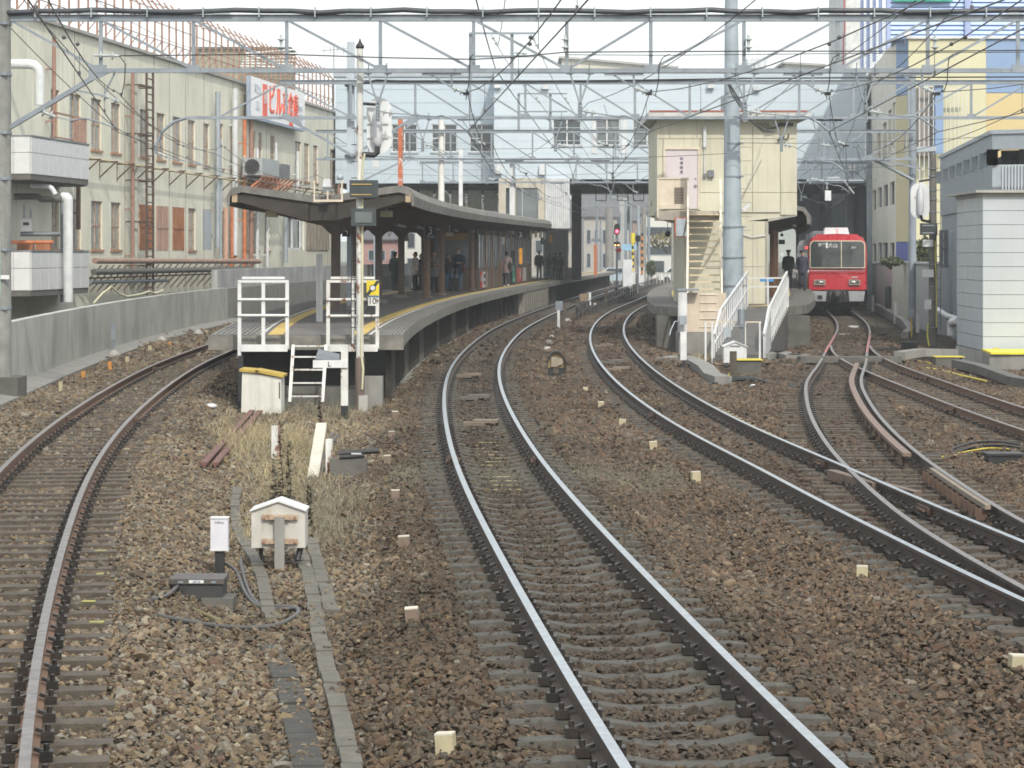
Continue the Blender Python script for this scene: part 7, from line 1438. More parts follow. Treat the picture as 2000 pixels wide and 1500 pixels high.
# retaining kerb
mb=MB(); pts=[(1712,600,128),(1745,618,113),(1768,634,101),(1778,650,93),(1768,658,89)]; q=[P(a,b,c) for a,b,c in pts]; 
for a,b in zip(q[:-1],q[1:]): mb.bar(a,b,.25,.35)
solo('concrete_kerb',mb,conc,'curved concrete kerb at the foot of the pale wall panels','kerb')
# grey car park / steel deck building
gp=thing('parking_deck','grey steel parking deck with a ribbed parapet and dark openings at the right edge','building',(14,75,0)); gm_=mat('grey_steel_cladding',(.30,.335,.37),(.26,.295,.33),.55,.1,streak=.2); gl=mat('light_grey_ribbed',(.40,.44,.48),(.36,.40,.44),.5,streak=.15)
A_=Vector((XP(1836,95),95,0)); B_=Vector((XP(1938,75),75,0)); C_=Vector((XP(2350,72),72,0))
def wallseg(a,b,z0,z1,t,m,nm,o=0,parent=None):
    d=(b-a).normalized(); n=Vector((d.y,-d.x,0)); 
    if n.x+n.y>0: n=-n
    mb=MB(); a2=a+n*o; b2=b+n*o; mb.ext([(a2.x,a2.y,z0),(b2.x,b2.y,z0),(b2.x,b2.y,z1),(a2.x,a2.y,z1)],-n*t); return part(nm, mb, m, parent or gp)
zt2=ZP(262,75); 
for a,b in ((A_,B_),(B_,C_)):
    wallseg(a,b,zt2-.45,zt2,.3,gm_,'parapet_beam'); wallseg(a,b,zt2+.002,zt2+.12,.45,steel_l,'parapet_cap',.06)
    wallseg(a,b,ZP(322,75)-1.2,ZP(322,75),.3,gl if b is C_ else gm_,'wall_band'); wallseg(a,b,-.3,ZP(322,75)-1.2,.25,gm_,'lower_wall',-.05); wallseg(a,b,ZP(322,75),zt2-.45,.2,mat('opening_shade',(.03,.033,.036),rough=.8),'opening',-.8)  # near-black sheet behind the posts paints the shade inside the deck
    n_=7 if b is B_ else 4
    for i in range(n_+1):
        f=i/n_; p=a.lerp(b,f); d=(b-a).normalized(); mb=MB(); mb.bar((p.x,p.y,ZP(322,75)+.001),(p.x,p.y,zt2-.451),.28,.28); part('post', mb, gm_, gp)
wallseg(B_,C_,-.3,ZP(365,75),.3,gm_,'skirt',.0)
for i in range(60):
    p=B_.lerp(C_,.05+i*.0155)
    mb=MB(); mb.bar((p.x,p.y-.03,ZP(322,75)-1.15),(p.x,p.y-.03,ZP(322,75)-.03),.045,.03); part('rib', mb, gl, gp)
mb=MB(); [mb.bar(P(px,450,92),P(px,520,92),.12,.1) for px in (1838,1847,1857,1866)]; [mb.bar(P(1836,py,92),P(1870,py,92),.12,.1) for py in (452,470,487,520)]; part('lattice', mb, steel_d, gp)
mb=MB(); mb.tube([(XP(1862,90),90,.4),(XP(1862,90),90,ZP(455,90)),(XP(1869,90),90,ZP(448,90))],.13,10); solo('drain_pipe',mb,steel,'grey drain pipe behind the left corner of the pale clad hut','pipe')
pipe_thing('pale bent pipe low beside the pale clad hut',[P(1830,605,88),P(1850,618,86),P(1872,625,80)],.11,fpale)
pipe_thing('small pale pipe elbow at the foot of the pale clad hut',[P(1858,655,76),P(1858,630,76),P(1872,627,74)],.12,fpale)
# pale clad hut
ht=thing('equipment_hut','pale clad equipment hut with horizontal panels at the right edge','hut',(14.5,67,0)); hx=XP(1920,67); hx0=XP(1869,71.5); hm=mat('hut_panel',(.42,.455,.49),(.39,.425,.46),.45,sc=.5,streak=.08,fine=.02)
ztop=ZP(384,67); zbot=ZP(685,67); n_=11; hh=(ztop-zbot)/n_
for i in range(n_):
    z0,z1=zbot+i*hh+.006,zbot+(i+1)*hh-.006
    mb=MB(); mb.box(hx+.0,hx+5,67,67.06,z0,z1); part('front_panel', mb, hm, ht)
    mb=MB(); mb.ext([(hx0,71.5,z0),(hx-.003,67.0,z0),(hx-.003,67.0,z1),(hx0,71.5,z1)],(.05,.04,0)); part('side_panel', mb, hm, ht)
mb=MB(); mb.ext([(hx+.02,67.07,zbot-.2),(hx+5,67.07,zbot-.2),(hx+5,71.5,zbot-.2),(hx0+.08,71.5,zbot-.2)],(0,0,ztop-zbot+.2)); part('core', mb, steel_d, ht)
mb=MB(); mb.ext([(hx-.22,66.8,ztop+.10),(hx+5,66.8,ztop+.10),(hx+5,72,ztop+.10),(hx0-.25,71.8,ztop+.10)],(0,0,.07)); mb.ext([(hx-.02,66.98,ztop-.0),(hx+5,66.98,ztop),(hx+5,71.6,ztop),(hx0-.02,71.6,ztop)],(0,0,.1)); part('roof', mb, mat('hut_roof',(.36,.36,.34),(.3,.3,.28),.6), ht)
mb=MB(); mb.ext([(hx0-.03,71.5,zbot-.45),(hx,67.0-.03,zbot-.45),(hx,67.0-.03,zbot-.02),(hx0-.03,71.5,zbot-.02)],(.3,.2,0)); mb.ext([(hx,66.97,zbot-.45),(hx+5,66.97,zbot-.45),(hx+5,67.4,zbot-.45),(hx+.1,67.4,zbot-.45)],(0,0,.44)); part('plinth', mb, conc_l, ht)
yl=thing('pit_cover','bright yellow pit lid on a rounded concrete pit before the pale clad hut','pit cover',(XP(1960,65.2),65.2,-.25)); mb=MB(); mb.ext([(XP(1933,64.4),64.4,-.3),(XP(2100,64),64,-.3),(XP(2100,66),66.8,-.3),(XP(1918,66.8),66.8,-.3)],(0,0,ZP(692,64.4)+.3)); part('pit', mb, conc, yl)
mb=MB(); mb.ext([(XP(1935,64.3),64.3,ZP(692,64.4)+.002),(XP(2100,64),64,ZP(692,64.4)+.002),(XP(2100,66),66.75,ZP(692,64.4)+.002),(XP(1917,66.8),66.75,ZP(692,64.4)+.002)],(0,0,.05)); part('lid', mb, mat('lid_yellow',(.70,.62,.04),(.62,.55,.05),.5,sc=4,fine=.05), yl)
mb=MB(); mb.tube([P(1938,684,65.5),P(1940,680,65.5),P(1950,680,65.5),P(1952,684,65.5)],.012,6); part('handle', mb, yellow, yl)
for i,(a,b,c) in enumerate((((1870,705,64),(1918,716,61),(1980,738,57)),((1978,738,57),(2100,760,54),(2150,765,53)))):
    mb=MB(); q=[P(*a),P(*b),P(*c)]; [mb.bar(u-Vector((0,0,.06)),v-Vector((0,0,.06)),.3,.2) for u,v in zip(q[:-1],q[1:])]; solo('cable_trough',mb,conc_d,('curved concrete trough rim below the yellow lid','continuation of the concrete trough rim at the right edge')[i],'trough')
mb=MB(); mb.box(XP(1828,66),XP(1866,66),66,66.6,-.3,ZP(698,66)); t=thing('concrete_block','small concrete block with a yellow edge left of the yellow lid','block',(XP(1846,66),66,-.3)); part('block', mb, conc_d, t); mb=MB(); mb.box(XP(1826,66),XP(1885,66),65.97,66.62,ZP(698,66)+.001,ZP(696.5,66)); part('yellow_edge', mb, yellow, t)
mb=MB(); q=[P(1560,702,66.3),P(1640,700,66.4),P(1757,702,66.6)]; mb.bar(q[0],q[2],.45,.16); solo('crossing_trough',mb,conc_d,'low dark concrete trough crossing under the train track near the turnout','trough')
mb=MB(); q=[P(1757,694,67),P(1800,688,67.8),P(1870,690,67.8)]; [mb.bar(u,v,.35,.2) for u,v in zip(q[:-1],q[1:])]; solo('cable_trough',mb,conc,'pale concrete trough running from the turnout to the hut','trough')
for i,pts in enumerate((((1758,697),(1800,691),(1864,692)),((1775,703),(1812,708),(1826,716)),((1802,718),(1838,723),(1880,734),(1925,744)))):
    mb=MB(); mb.tube([P(a,b,YG(b,-.18)) for a,b in pts],.022,5); solo('yellow_hose',mb,yellow,('upper yellow line beside the trough near the turnout','short yellow line on the slab left of the concrete block','lower yellow line along the siding')[i],'yellow line')
# curved kerbs round the ramp area
def kerb(lab,pts,w_=.25,h=.22,m=conc,z=-.22):
    mb=MB(); q=[Vector((XP(a,YG(b,z)),YG(b,z),z)) for a,b in pts]; [mb.bar(u,v+(v-u).normalized()*.05,w_,h) for u,v in zip(q[:-1],q[1:])]; return solo('concrete_kerb',mb,m,lab,'kerb')
kerb('curved concrete kerb ending at the siding left of the white box',[(1295,706),(1330,702),(1350,706),(1378,722),(1392,738),(1412,744)],.4)
kerb('low concrete slab edge right of the yellow topped block',[(1487,700),(1520,694),(1552,702),(1568,700)],.5,.25)
kerb('dark kerb left of the slim pale cabinet',[(1280,668),(1300,655),(1320,660)],.4,.2,conc_d)
# right signal pole
sp2=thing('signal_mast','dark banded concrete pole with a rust edged white signal back by the pale walls','signal',(XP(1822,81),81,-.3)); Y=81; x=XP(1822,Y)
mb=MB(); mb.tube([(x,Y,-.35),(x,Y,ZP(300,Y))],[.14,.11],14); part('pole', mb, mat('dark_pole_concrete',(.17,.16,.15),(.11,.105,.10),.9,sc=3,streak=.4), sp2)
for py in (330,345,372,390,415,450,480,517,545,560,585,600,640): mb=MB(); mb.tube([(x,Y,ZP(py,Y)),(x,Y,ZP(py-1.5,Y))],.15,14); part('band', mb, steel, sp2)
c=P(1796,392,Y); part('target', oval_target((c.x,Y-.1,c.z),.60,1.15,None), mat('rust_edged_backplate',(.66,.68,.70),(.58,.6,.62),.45,rust=.32,sc=1.5), sp2)
mb=MB(); mb.tube([(c.x,Y-.2,c.z-.45),(c.x,Y-.22,c.z-.3),(c.x,Y-.22,c.z+.25),(c.x,Y-.2,c.z+.42)],[.06,.1,.1,.06],12); part('lamp_housing', mb, fpale, sp2)
mb=MB(); mb.tube([(c.x,Y-.2,c.z-.45),(c.x+.05,Y-.2,c.z-.62),(c.x+.25,Y-.1,c.z-.66),(x,Y,c.z-.6)],.05,8); mb.tube([P(1795,354,Y),P(1820,350,Y)],.035,6); part('elbow_arm', mb, black, sp2)
mb=MB(); [mb.bar((x+.02,Y-.02,z),(x+.24,Y-.02,z),.02) for z in np.arange(.5,6,.35)]; mb.bar((x+.24,Y-.02,.3),(x+.24,Y-.02,5.8),.02); part('step_irons', mb, steel_d, sp2)
ib=thing('indicator_box','dark indicator box with bright bars on the right signal pole','indicator',tuple(P(1813,458,80.8))); a,b=P(1797,436,80.7),P(1830,459,80.7); mb=MB(); mb.box(a.x,b.x,80.6,80.75,b.z,a.z); part('housing', mb, MATS['indicator_dark'], ib); mb=MB(); [mb.box(a.x+.06,b.x-.1,80.58,80.6,z,z+.015) for z in (b.z+.06,a.z-.08)]; part('bar', mb, white, ib)
for k,(px,py,w_,h_,lab) in enumerate(((1812,475,.3,.22,'white rounded call box on the right signal pole'),(1812,534,.34,.24,'white junction box low on the right signal pole'),(1812,595,.2,.3,'small white box near the foot of the right signal pole'))):
    mb=MB(); c=P(px,py,80.8); mb.obox(c,w_,.2,h_); solo('junction_box',mb,white,lab,'junction box')
mb=MB(); mb.tube([P(1826,470,80.8),P(1829,560,80.8),P(1829,640,80.8)],.02,5); mb.tube([P(1813,632,80.9),P(1811,655,80.8),P(1815,676,80.7)],.03,5); solo('yellow_guard',mb,mat('yellow_guard',(.55,.5,.1),rough=.6),'yellow cable guards at the foot of the right signal pole','cable guard')
# white bollards and posts near the track right of the train
for k,(px,pyb,pyt,w_,lab) in enumerate(((1705,606,577,4.5,'slim white post right beside the red train'),(1749,632,590,6,'slim grey white post in front of the cream wall panel'),(1792,648,612,6,'white post at the foot of the grey column'),(1780,612,608,12,'x'),)):
    if lab=='x': continue
    stake(lab,px,pyb,pyt,w_,white,-.25,'marker_post','post')
lb=thing('junction_box','grey box on a yellow rod left of the grey column foot','junction box',(XP(1779,90),90,-.25)); mb=MB(); mb.obox(P(1780,612,90),.2,.15,.3); part('case', mb, steel_l, lb); mb=MB(); mb.bar(P(1780,620,90),(XP(1780,90),90,-.3),.06); part('rod', mb, yellow_f, lb)
mb=MB(); mb.lathe([(.12,0),(.14,.4),(.14,.9),(.1,1.0)],P(1735,603,112),14); solo('dark_bin',mb,mat('dark_bin',(.06,.07,.075),rough=.5),'dark cylinder standing against the pinkish wall panel','bin')
# foliage behind the walls
def bush(lab,cx_,cy_,cz,rx,ry,rz,n,m,name='bush',seed=1,leaf=.12):
    r_=np.random.default_rng(seed); mb=MB()
    for i in range(n):
        v=r_.normal(0,1,3); v/=np.linalg.norm(v); v*=r_.uniform(.35,1)**.5; lump=1+.25*math.sin(v[0]*5+seed)*math.cos(v[2]*6); c=Vector((cx_+v[0]*rx*lump,cy_+v[1]*ry*lump,cz+v[2]*rz*lump)); a=Vector(r_.normal(0,1,3)).normalized()*leaf*r_.uniform(.6,1.3); b=Vector(r_.normal(0,1,3)).normalized()*leaf*.6
        mb.add([c-a,c+b,c+a,c-b],[(0,1,2,3)])
    t=thing(name,lab,'bush' if name=='bush' else 'tree',(cx_,cy_,cz-rz)); part('foliage', mb, m, t); mb=MB(); [mb.tube([(cx_,cy_,cz-rz*1.6),(cx_+r_.normal(0,.4)*rx,cy_,cz+rz*.4)],[.05,.02],5) for _ in range(5)]; part('branches', mb, wood_s, t); return t
leafm=mat('dark_green_leaves',(.05,.075,.03),(.085,.10,.045),.7,sc=6); leafo=mat('olive_leaves',(.14,.13,.06),(.20,.17,.08),.8,sc=5)
bush('dark green bush behind the wall between the two grey poles',XP(1806,108),108,ZP(497,108),.4,.8,.75,1000,leafm,seed=2,leaf=.1)
bush('low dark bush on the wall below the deep blue panel',XP(1758,106),108.5,ZP(511,107),.5,.6,.2,400,leafm,seed=3,leaf=.09)
# ------------------------------------------------------------------ backdrop beyond the station
def gable(lab,px0,px1,Y,ytop,roofh,wallm,roofm,d=12,z0=-.3,wins=None,name='house'):
    t=thing(name,lab,'house',(XP((px0+px1)/2,Y),Y,z0)); a,b=XP(px0,Y),XP(px1,Y); zt=ZP(ytop,Y); mb=MB(); mb.box(a,b,Y,Y+d,z0,zt); part('wall', mb, wallm, t)
    mb=MB()
    if roofh: mb.ext([(a-.4,Y-.4,zt+.01),(b+.4,Y-.4,zt+.01),(b+.4,Y+d/2,zt+roofh),(a-.4,Y+d/2,zt+roofh)],(0,0,.15)); mb.ext([(a-.4,Y+d/2,zt+roofh),(b+.4,Y+d/2,zt+roofh),(b+.4,Y+d+.4,zt),(a-.4,Y+d+.4,zt)],(0,0,.15))
    else: mb.box(a-.15,b+.15,Y-.15,Y+d+.1,zt+.01,zt+.3)
    part('roof', mb, roofm, t)
    for (u0,u1,v0,v1) in (wins or []):
        x0_,x1_=a+(b-a)*u0,a+(b-a)*u1; z0_,z1_=z0+(zt-z0)*v0,z0+(zt-z0)*v1; mb=MB(); mb.box(x0_,x1_,Y-.06,Y-.01,z0_,z1_); w_=part('window', mb, steel_l, t); mb=MB(); mb.box(x0_+.08,x1_-.08,Y-.075,Y-.061,z0_+.08,z1_-.08); part('pane', mb, glass_d, w_)
    return t
gb=mat('grey_beige_far',(.36,.34,.31),(.31,.29,.27),.8,sc=.3); wc=mat('far_white_wall',(.60,.60,.56),(.54,.54,.51),.8,sc=.3); dkr=mat('far_dark_roof',(.12,.12,.13),(.09,.09,.1),.8); brr=mat('far_brown_wall',(.26,.19,.16),(.22,.16,.13),.8,sc=.3); pkw=mat('far_pink_wall',(.40,.24,.22),(.34,.2,.18),.8)
W4=[(.08,.22,.55,.8),(.32,.46,.55,.8),(.56,.70,.55,.8),(.80,.93,.55,.8),(.08,.22,.15,.4),(.56,.70,.15,.4)]
gable('grey beige building with a balcony seen through the underpass',1140,1205,330,425,3,gb,dkr,wins=W4)
gable('tall grey apartment block far behind the red signal',1150,1240,430,385,0,mat('far_grey_block',(.34,.34,.33),(.3,.3,.29),.8),dkr,wins=W4)
gable('brownish house right of the far signals',1236,1300,380,432,4,brr,dkr,wins=W4)
gable('white and brown apartment house with long balconies behind the landing',1262,1352,290,420,0,wc,dkr,wins=[(.0,1,.68,.82),(.0,1,.38,.52),(.1,.4,.1,.3),(.55,.9,.1,.3)])
gable('low pinkish building seen between the canopy posts',690,780,240,470,2,pkw,dkr,wins=W4)
gable('pale house seen under the canopy behind the passengers',786,900,260,430,3,wc,dkr,wins=W4)
gable('brown house behind the waiting room',896,1010,250,440,3,brr,dkr,wins=W4)
gable('grey house behind the far platform end',1010,1120,270,448,3,gb,dkr,wins=W4)
for k,(px,py,Y,rx,rz,m) in enumerate(((1165,385,480,6,3.2,leafo),(1215,372,520,8,3.5,leafo),(1255,380,500,6,3,leafm),(1130,395,470,5,3.5,leafm),(1190,395,450,5,2.2,leafm),(1290,395,460,5,3,leafo),(760,392,230,3,2,leafo),(800,395,230,2.6,2,leafm),(870,390,235,3.4,2.2,leafo),(935,392,235,3,2,leafm),(1272,524,232,.35,.6,leafm),(1300,470,270,2,.8,leafo))):
    c=P(px,py,Y); bush(('olive bare crown above the grey apartment block','wide olive crown in the middle of the far skyline','dark crown right on the far skyline','dark crown left on the far skyline','low dark crown before the apartment block','olive crown behind the balcony house','olive crown behind the leftmost glass panes','dark crown behind the second glass pane','olive crown behind the middle glass panes','dark crown behind the right glass panes','small dark evergreen beside the far tracks','olive shrub before the balcony house')[k],c.x,c.y,c.z,rx,rx,rz,500,m,name='tree',seed=10+k,leaf=.45 if Y>400 else .22)
hl=MB(); r_=np.random.default_rng(4); xs_=np.linspace(-260,330,60); 
for i in range(59):
    h=lambda x: 14+5*math.sin(x*.02)+3*math.sin(x*.053+1); hl.add([(xs_[i],900,-1),(xs_[i+1],900,-1),(xs_[i+1],960,h(xs_[i+1])),(xs_[i],960,h(xs_[i])),(xs_[i+1],1100,-1),(xs_[i],1100,-1)],[(0,1,2,3),(3,2,4,5)])
struct('hills', hl, mat('far_hills',(.16,.18,.15),(.20,.21,.17),.95,sc=.02))
# far poles
for k,(px,Y,yt,r,m) in enumerate(((1166,240,372,.13,steel),(1190,260,405,.42,conc),(1222,300,395,.16,steel),(1232,320,400,.14,steel),(1247,250,402,.14,steel_l),(1258,265,400,.25,conc),(1267,255,410,.16,steel),(1314,200,437,.12,conc_l),(1173,300,430,.12,steel),(1196,290,420,.14,steel))):
    poleth('far_pole',('slim steel pole just right of the dark column','thick concrete pole in the middle of the underpass','steel pole above the light blue sign','steel pole right of the light blue sign','pale pole behind the yellow crossing post','thick pole behind the striped crossing post','steel pole right of the striped crossing post','pale pole under the landing disc','thin steel pole beside the thick concrete pole','thin steel pole left of the red signal')[k],px,Y,-.3,yt,r,m)
rp2=thing('station_sign_post','orange and white post with a grey roofed lamp at the far platform end','post',(XP(1163,190),190,PZ)); mb=MB(); mb.box(XP(1160,190),XP(1166,190),190,190.2,PZ,ZP(477,190)); part('post', mb, rust_o, rp2); mb=MB(); mb.ext([P(1150,472,190),P(1176,472,190),P(1170,466,190),P(1156,466,190)],(0,1,0)); part('lamp_roof', mb, steel, rp2)
# signals
def colour_signal(lab,px,Y,y0,y1,lit,base_y):
    t=thing('railway_signal',lab,'signal',(XP(px,Y),Y,-.3)); c=P(px,(y0+y1)/2,Y); w_=11*Y/5000; h_=(y1-y0)*Y/5000; part('head', oval_target((c.x,Y,c.z),w_,h_,None,t=.25), black, t)
    mb=MB(); mb.tube([(c.x,Y+.3,-.3),(c.x,Y+.3,c.z)],.07,8); part('post', mb, steel, t)
    for dy,col in lit: mb=MB(); q=P(px,dy,Y-.03); mb.lathe([(.11,0),(.09,.03),(0,.04)],M=Matrix.Translation(q)@Matrix.Rotation(R(90),4,'X'),n=14); part('lit_lamp', mb, mat('lamp_%s'%col,(.9,.02,.03) if col=='red' else (.8,.35,.1),rough=.3,emit=(1,.03,.05) if col=='red' else (1,.45,.15),estr=14 if col=='red' else 5,fine=0), t)
    return t
s1=colour_signal('red railway signal glowing in the middle of the underpass',1205,185,437,459,[(452,'red')],540)
mb=MB(); c=P(1205,477,184.8); mb.box(c.x-.2,c.x+.2,184.7,184.9,c.z-.17,c.z+.17); part('shunt_head', mb, black, s1)
for e in (-3,3): mb=MB(); mb.lathe([(.05,0),(.04,.02),(0,.03)],M=Matrix.Translation(P(1205+e,479,184.65))@Matrix.Rotation(R(90),4,'X'),n=10); part('lit_lamp', mb, mat('lamp_amber',(.8,.35,.1),rough=.3,emit=(1,.45,.15),estr=5,fine=0), s1)
mb=MB(); mb.box(P(1201,0,185).x,P(1209,0,185).x,184.75,184.85,ZP(470,185),ZP(465,185)); mb.box(P(1201,0,185).x,P(1209,0,185).x,184.75,184.85,ZP(489,185),ZP(485,185)); part('white_plate', mb, white, s1)
mb=MB(); mb.ext([P(1201,488,184.6),P(1212,484,184.6),P(1214,490,184.6),P(1207,494,184.6)],(0,.05,0)); part('red_plate', mb, pred, s1)
colour_signal('unlit dark railway signal right of the yellow crossing post',1246,190,459,473,[],540)
# level crossing equipment, car, signs
ym_=mat('crossing_yellow',(.72,.58,.03),(.62,.5,.04),.5)
for k,(px,Y,y0,y1) in enumerate(((1236,228,455,530),(1254,232,455,535))):
    t=thing('crossing_post',('yellow crossing warning post with black bands','orange and black striped crossing post beside it')[k],'crossing post',(XP(px,Y),Y,-.3)); n=12
    for i in range(n): a=y0+(y1-y0)*i/n; b=y0+(y1-y0)*(i+1)/n; mb=MB(); mb.tube([P(px,b,Y),P(px,a,Y)],.10 if i>2 or k else .2,8); part('band', mb, (ym_ if k==0 else mat('crossing_orange',(.65,.25,.04),rough=.5)) if i%2 or (k==0 and i<3) else black, t)
    mb=MB(); mb.box(XP(px-6,Y),XP(px+4,Y),Y+.05,Y+.5,-.3,ZP(521,Y)); part('machine_box', mb, white, t)
board('light blue road sign board over the level crossing',1215,1243,477,489,240,mat('sky_blue_board',(.28,.50,.68),rough=.5))
mb=MB(); mb.box(XP(1217,215),XP(1235,215),215,217,-.3,ZP(507,215)); solo('relay_cabinet',mb,fpale,'big white grey cabinet beside the far crossing','cabinet')
def car(lab,px,Y,w_,m):
    t=thing('parked_car',lab,'car',(XP(px,Y),Y,-.2)); x=XP(px,Y); L=w_/2
    mb=MB(); mb.ext([(x-L,Y,.05),(x+L,Y,.05),(x+L,Y,.6),(x+L*.8,Y,.75),(x-L*.85,Y,.78),(x-L,Y,.55)],(0,1.6,0)); part('body', mb, m, t)
    mb=MB(); mb.ext([(x-L*.75,Y+.1,.75),(x-L*.45,Y+.1,1.3),(x+L*.45,Y+.1,1.32),(x+L*.75,Y+.1,.75)],(0,1.4,0)); part('cabin', mb, m, t); mb=MB(); mb.ext([(x-L*.66,Y+.08,.8),(x-L*.42,Y+.08,1.22),(x+L*.4,Y+.08,1.24),(x+L*.63,Y+.08,.8)],(0,.03,0)); part('side_glass', mb, glass_d, t)
    for e in (-.62,.62): mb=MB(); mb.tube([(x+e*L,Y-.03,.1),(x+e*L,Y+.15,.1)],.3,14); part('wheel', mb, rubber, t)
car('white car parked behind the far fence by the landing stairs',1328,255,4.2,white); car('pale blue white van behind the red signal post',1203,250,3.6,mat('pale_blue_car',(.45,.55,.62),rough=.3))
# fences beyond
for k,(x0,x1,Y,z1,m,lab) in enumerate(((1112,1216,243,.9,steel_l,'pale guard rail behind the far platform end'),(1240,1345,246,.9,conc_l,'pale low fence behind the far tracks'),(640,1110,236,1.6,conc_l,'long pale wall behind the platform, seen between canopy posts'))):
    t=thing('far_fence',lab,'fence',(XP((x0+x1)/2,Y),Y,-.3)); mb=MB(); mb.box(XP(x0,Y),XP(x1,Y),Y,Y+.1,z1-.15,z1) if k<2 else mb.box(XP(x0,Y),XP(x1,Y),Y,Y+.2,-.3,z1); part('rail' if k<2 else 'wall', mb, m, t)
    if k<2:
        for px in range(x0,x1,7): mb=MB(); mb.box(XP(px,Y),XP(px,Y)+.08,Y,Y+.08,-.3,z1-.151); part('post', mb, m, t)
# light blue panel wall; near-black shapes stand for the shaded void behind the train
t=thing('panel_wall','light blue ribbed panel wall in the shade left of the red train','wall',(XP(1600,165),165,0)); Y=166
for i,px in enumerate(range(1560,1664,13)): mb=MB(); mb.box(XP(px,Y),XP(px+12.4,Y),Y,Y+.15,-.3,ZP(378,Y)); part('panel', mb, mat('light_blue_panel',(.60,.70,.80),(.55,.65,.75),.6), t)  # one light blue, lightened to stay readable under the building
mb=MB(); mb.box(XP(1556,172),XP(1720,172),172,172.5,-.3,7); solo('void_shade_sheet',mb,mat('underpass_void_shade',(.06,.065,.07),(.04,.045,.05),.8),'near black sheet standing in for the shaded void behind the red train','wall')
mb=MB(); mb.ext([(XP(1676,152),152,-.3),(XP(1690,152),152,-.3),(XP(1690,152),152,zb_-.31),(XP(1676,152),152,zb_-.31)],(1.6,18,0)); solo('void_shade_block',mb,MATS['underpass_void_shade'],'near black block standing in for the shade between the train and the yellow building','pier')
t=thing('wire_bracket','steel bracket with insulators hanging under the building over the red train','bracket',tuple(P(1620,350,128))); mb=MB(); mb.bar(P(1575,352,128),P(1690,352,128),.08); mb.bar(P(1612,347,128),P(1640,347,128),.1); mb.bar(P(1648,352,128),P(1668,378,128),.06); part('arm', mb, steel_l, t); insulator(P(1615,355,128),P(1615,372,128),t,2,.09); mb=MB(); mb.obox(P(1617,382,128),.3,.2,.5); part('box', mb, fpale, t)
# crossarm gear under the building
for k,(px,Y) in enumerate(((1212,158),(1243,158),(1170,158))):
    t=thing('wire_bracket',('left','middle','far left')[k]+' black wire bracket with insulator under the building','bracket',tuple(P(px,350,Y))); mb=MB(); mb.bar(P(px-6,366,Y),P(px-6,392,Y),.05); mb.bar(P(px+14,366,Y),P(px+14,392,Y),.05); mb.bar(P(px-6,392,Y),P(px+14,392,Y),.05); part('arm', mb, black, t); insulator(P(px+4,358,Y),P(px+4,376,Y),t,2,.09)
# ------------------------------------------------------------------ low things between the tracks
def G(px,py,z=None):
    z=-.33
    for _ in range(6): Y=YG(py,z); z=.5*z+.5*float(gz(XP(px,Y),Y))
    return Vector((XP(px,Y),Y,z))
post_y=mat('cream_marker',(.44,.39,.26),(.35,.31,.21),.85,sc=9); post_b=mat('brown_marker',(.20,.15,.12),(.15,.115,.09),.85,sc=9); post_t=mat('marker_top',(.62,.58,.48),rough=.8)
desc=['nearest marker stone with a cream top, at the bottom centre','marker stone left of the middle track, third sleeper gap from the bottom','marker stone left of the middle track above it','squat marker stone level with the gabled box roof','brown marker stone beside the black cable fitting','brown marker stone above the cable fitting','farthest brown marker stone left of the middle track','small cream marker stone right behind the tan dome','second cream marker stone behind the dome towards the camera','third cream marker stone right of the middle track','yellowish cream marker stone right of the middle track','broken pale marker stone half way along the right ballast','isolated cream marker stone in the right foreground','cream marker stone cut by the right picture edge']
for k,(px,pb,pt,w_) in enumerate(((868,1470,1434,36),(805,1216,1188,26),(790,1072,1047,22),(772,975,957,16),(757,909,889,14),(765,856,842,12),(772,818,803,12),(1143,766,756,9),(1174,796,785,11),(1215,832,819,13),(1277,877,862,15),(1361,942,921,17),(1684,1127,1106,22),(1994,1307,1282,36))):
    Y,z=G(px,pb)[1:]; s_=Y/5000; h=(pb-pt)*s_*.9; w2=w_*s_; t=thing('marker_stone',desc[k],'marker stone',(XP(px,Y),Y,z),'small marker stones along the ballast'); t.rotation_euler=(random.uniform(-.06,.06),random.uniform(-.1,.1),random.uniform(-.25,.25))
    mb=MB(); mb.box(-w2/2,w2/2,0,w2*.8,-.15,h); part('block', mb, post_b if 0<k<7 else post_y, t, off=(0,0,0)); mb=MB(); mb.box(-w2/2,w2/2,0,w2*.8,h+.001,h+.012); part('top', mb, post_t, t, off=(0,0,0))
# posts between the middle tracks
for k,(px,pb,pt,w_,m,lab) in enumerate(((1091,649,606,5,white,'white peg with a grey box on top left in the post group'),(1104,632,592,6,wood_s,'brown post behind the grey box'),(1111,611,591,4,wood_s,'short brown post in the post group'),(1127,620,586,6,wood_s,'tall brown post in the middle of the post group'),(1152,599,571,5,white,'slanting white peg right in the post group'),(1184,592,563,6,wood_s,'dark brown post farther back in the post group'),(1204,578,562,5,wood_s,'small brown post farthest back in the post group'),(1140,606,588,5,black,'black stand under the brown box'))): stake(lab,px,pb,pt,w_,m,-.3,'marker_post','post')
mb=MB(); mb.obox(P(1092,597,100),.28,.2,.34); solo('junction_box',mb,steel,'grey box sitting on the white peg between the tracks','junction box'); mb=MB(); mb.obox(P(1140,581,119),.38,.3,.34); solo('junction_box',mb,mat('brown_box',(.26,.19,.13),rough=.7),'brown box on a black stand between the middle tracks','junction box'); mb=MB(); mb.obox(P(1226,569,170),.3,.3,.5); solo('junction_box',mb,steel_l,'pale grey box farthest back between the tracks','junction box')
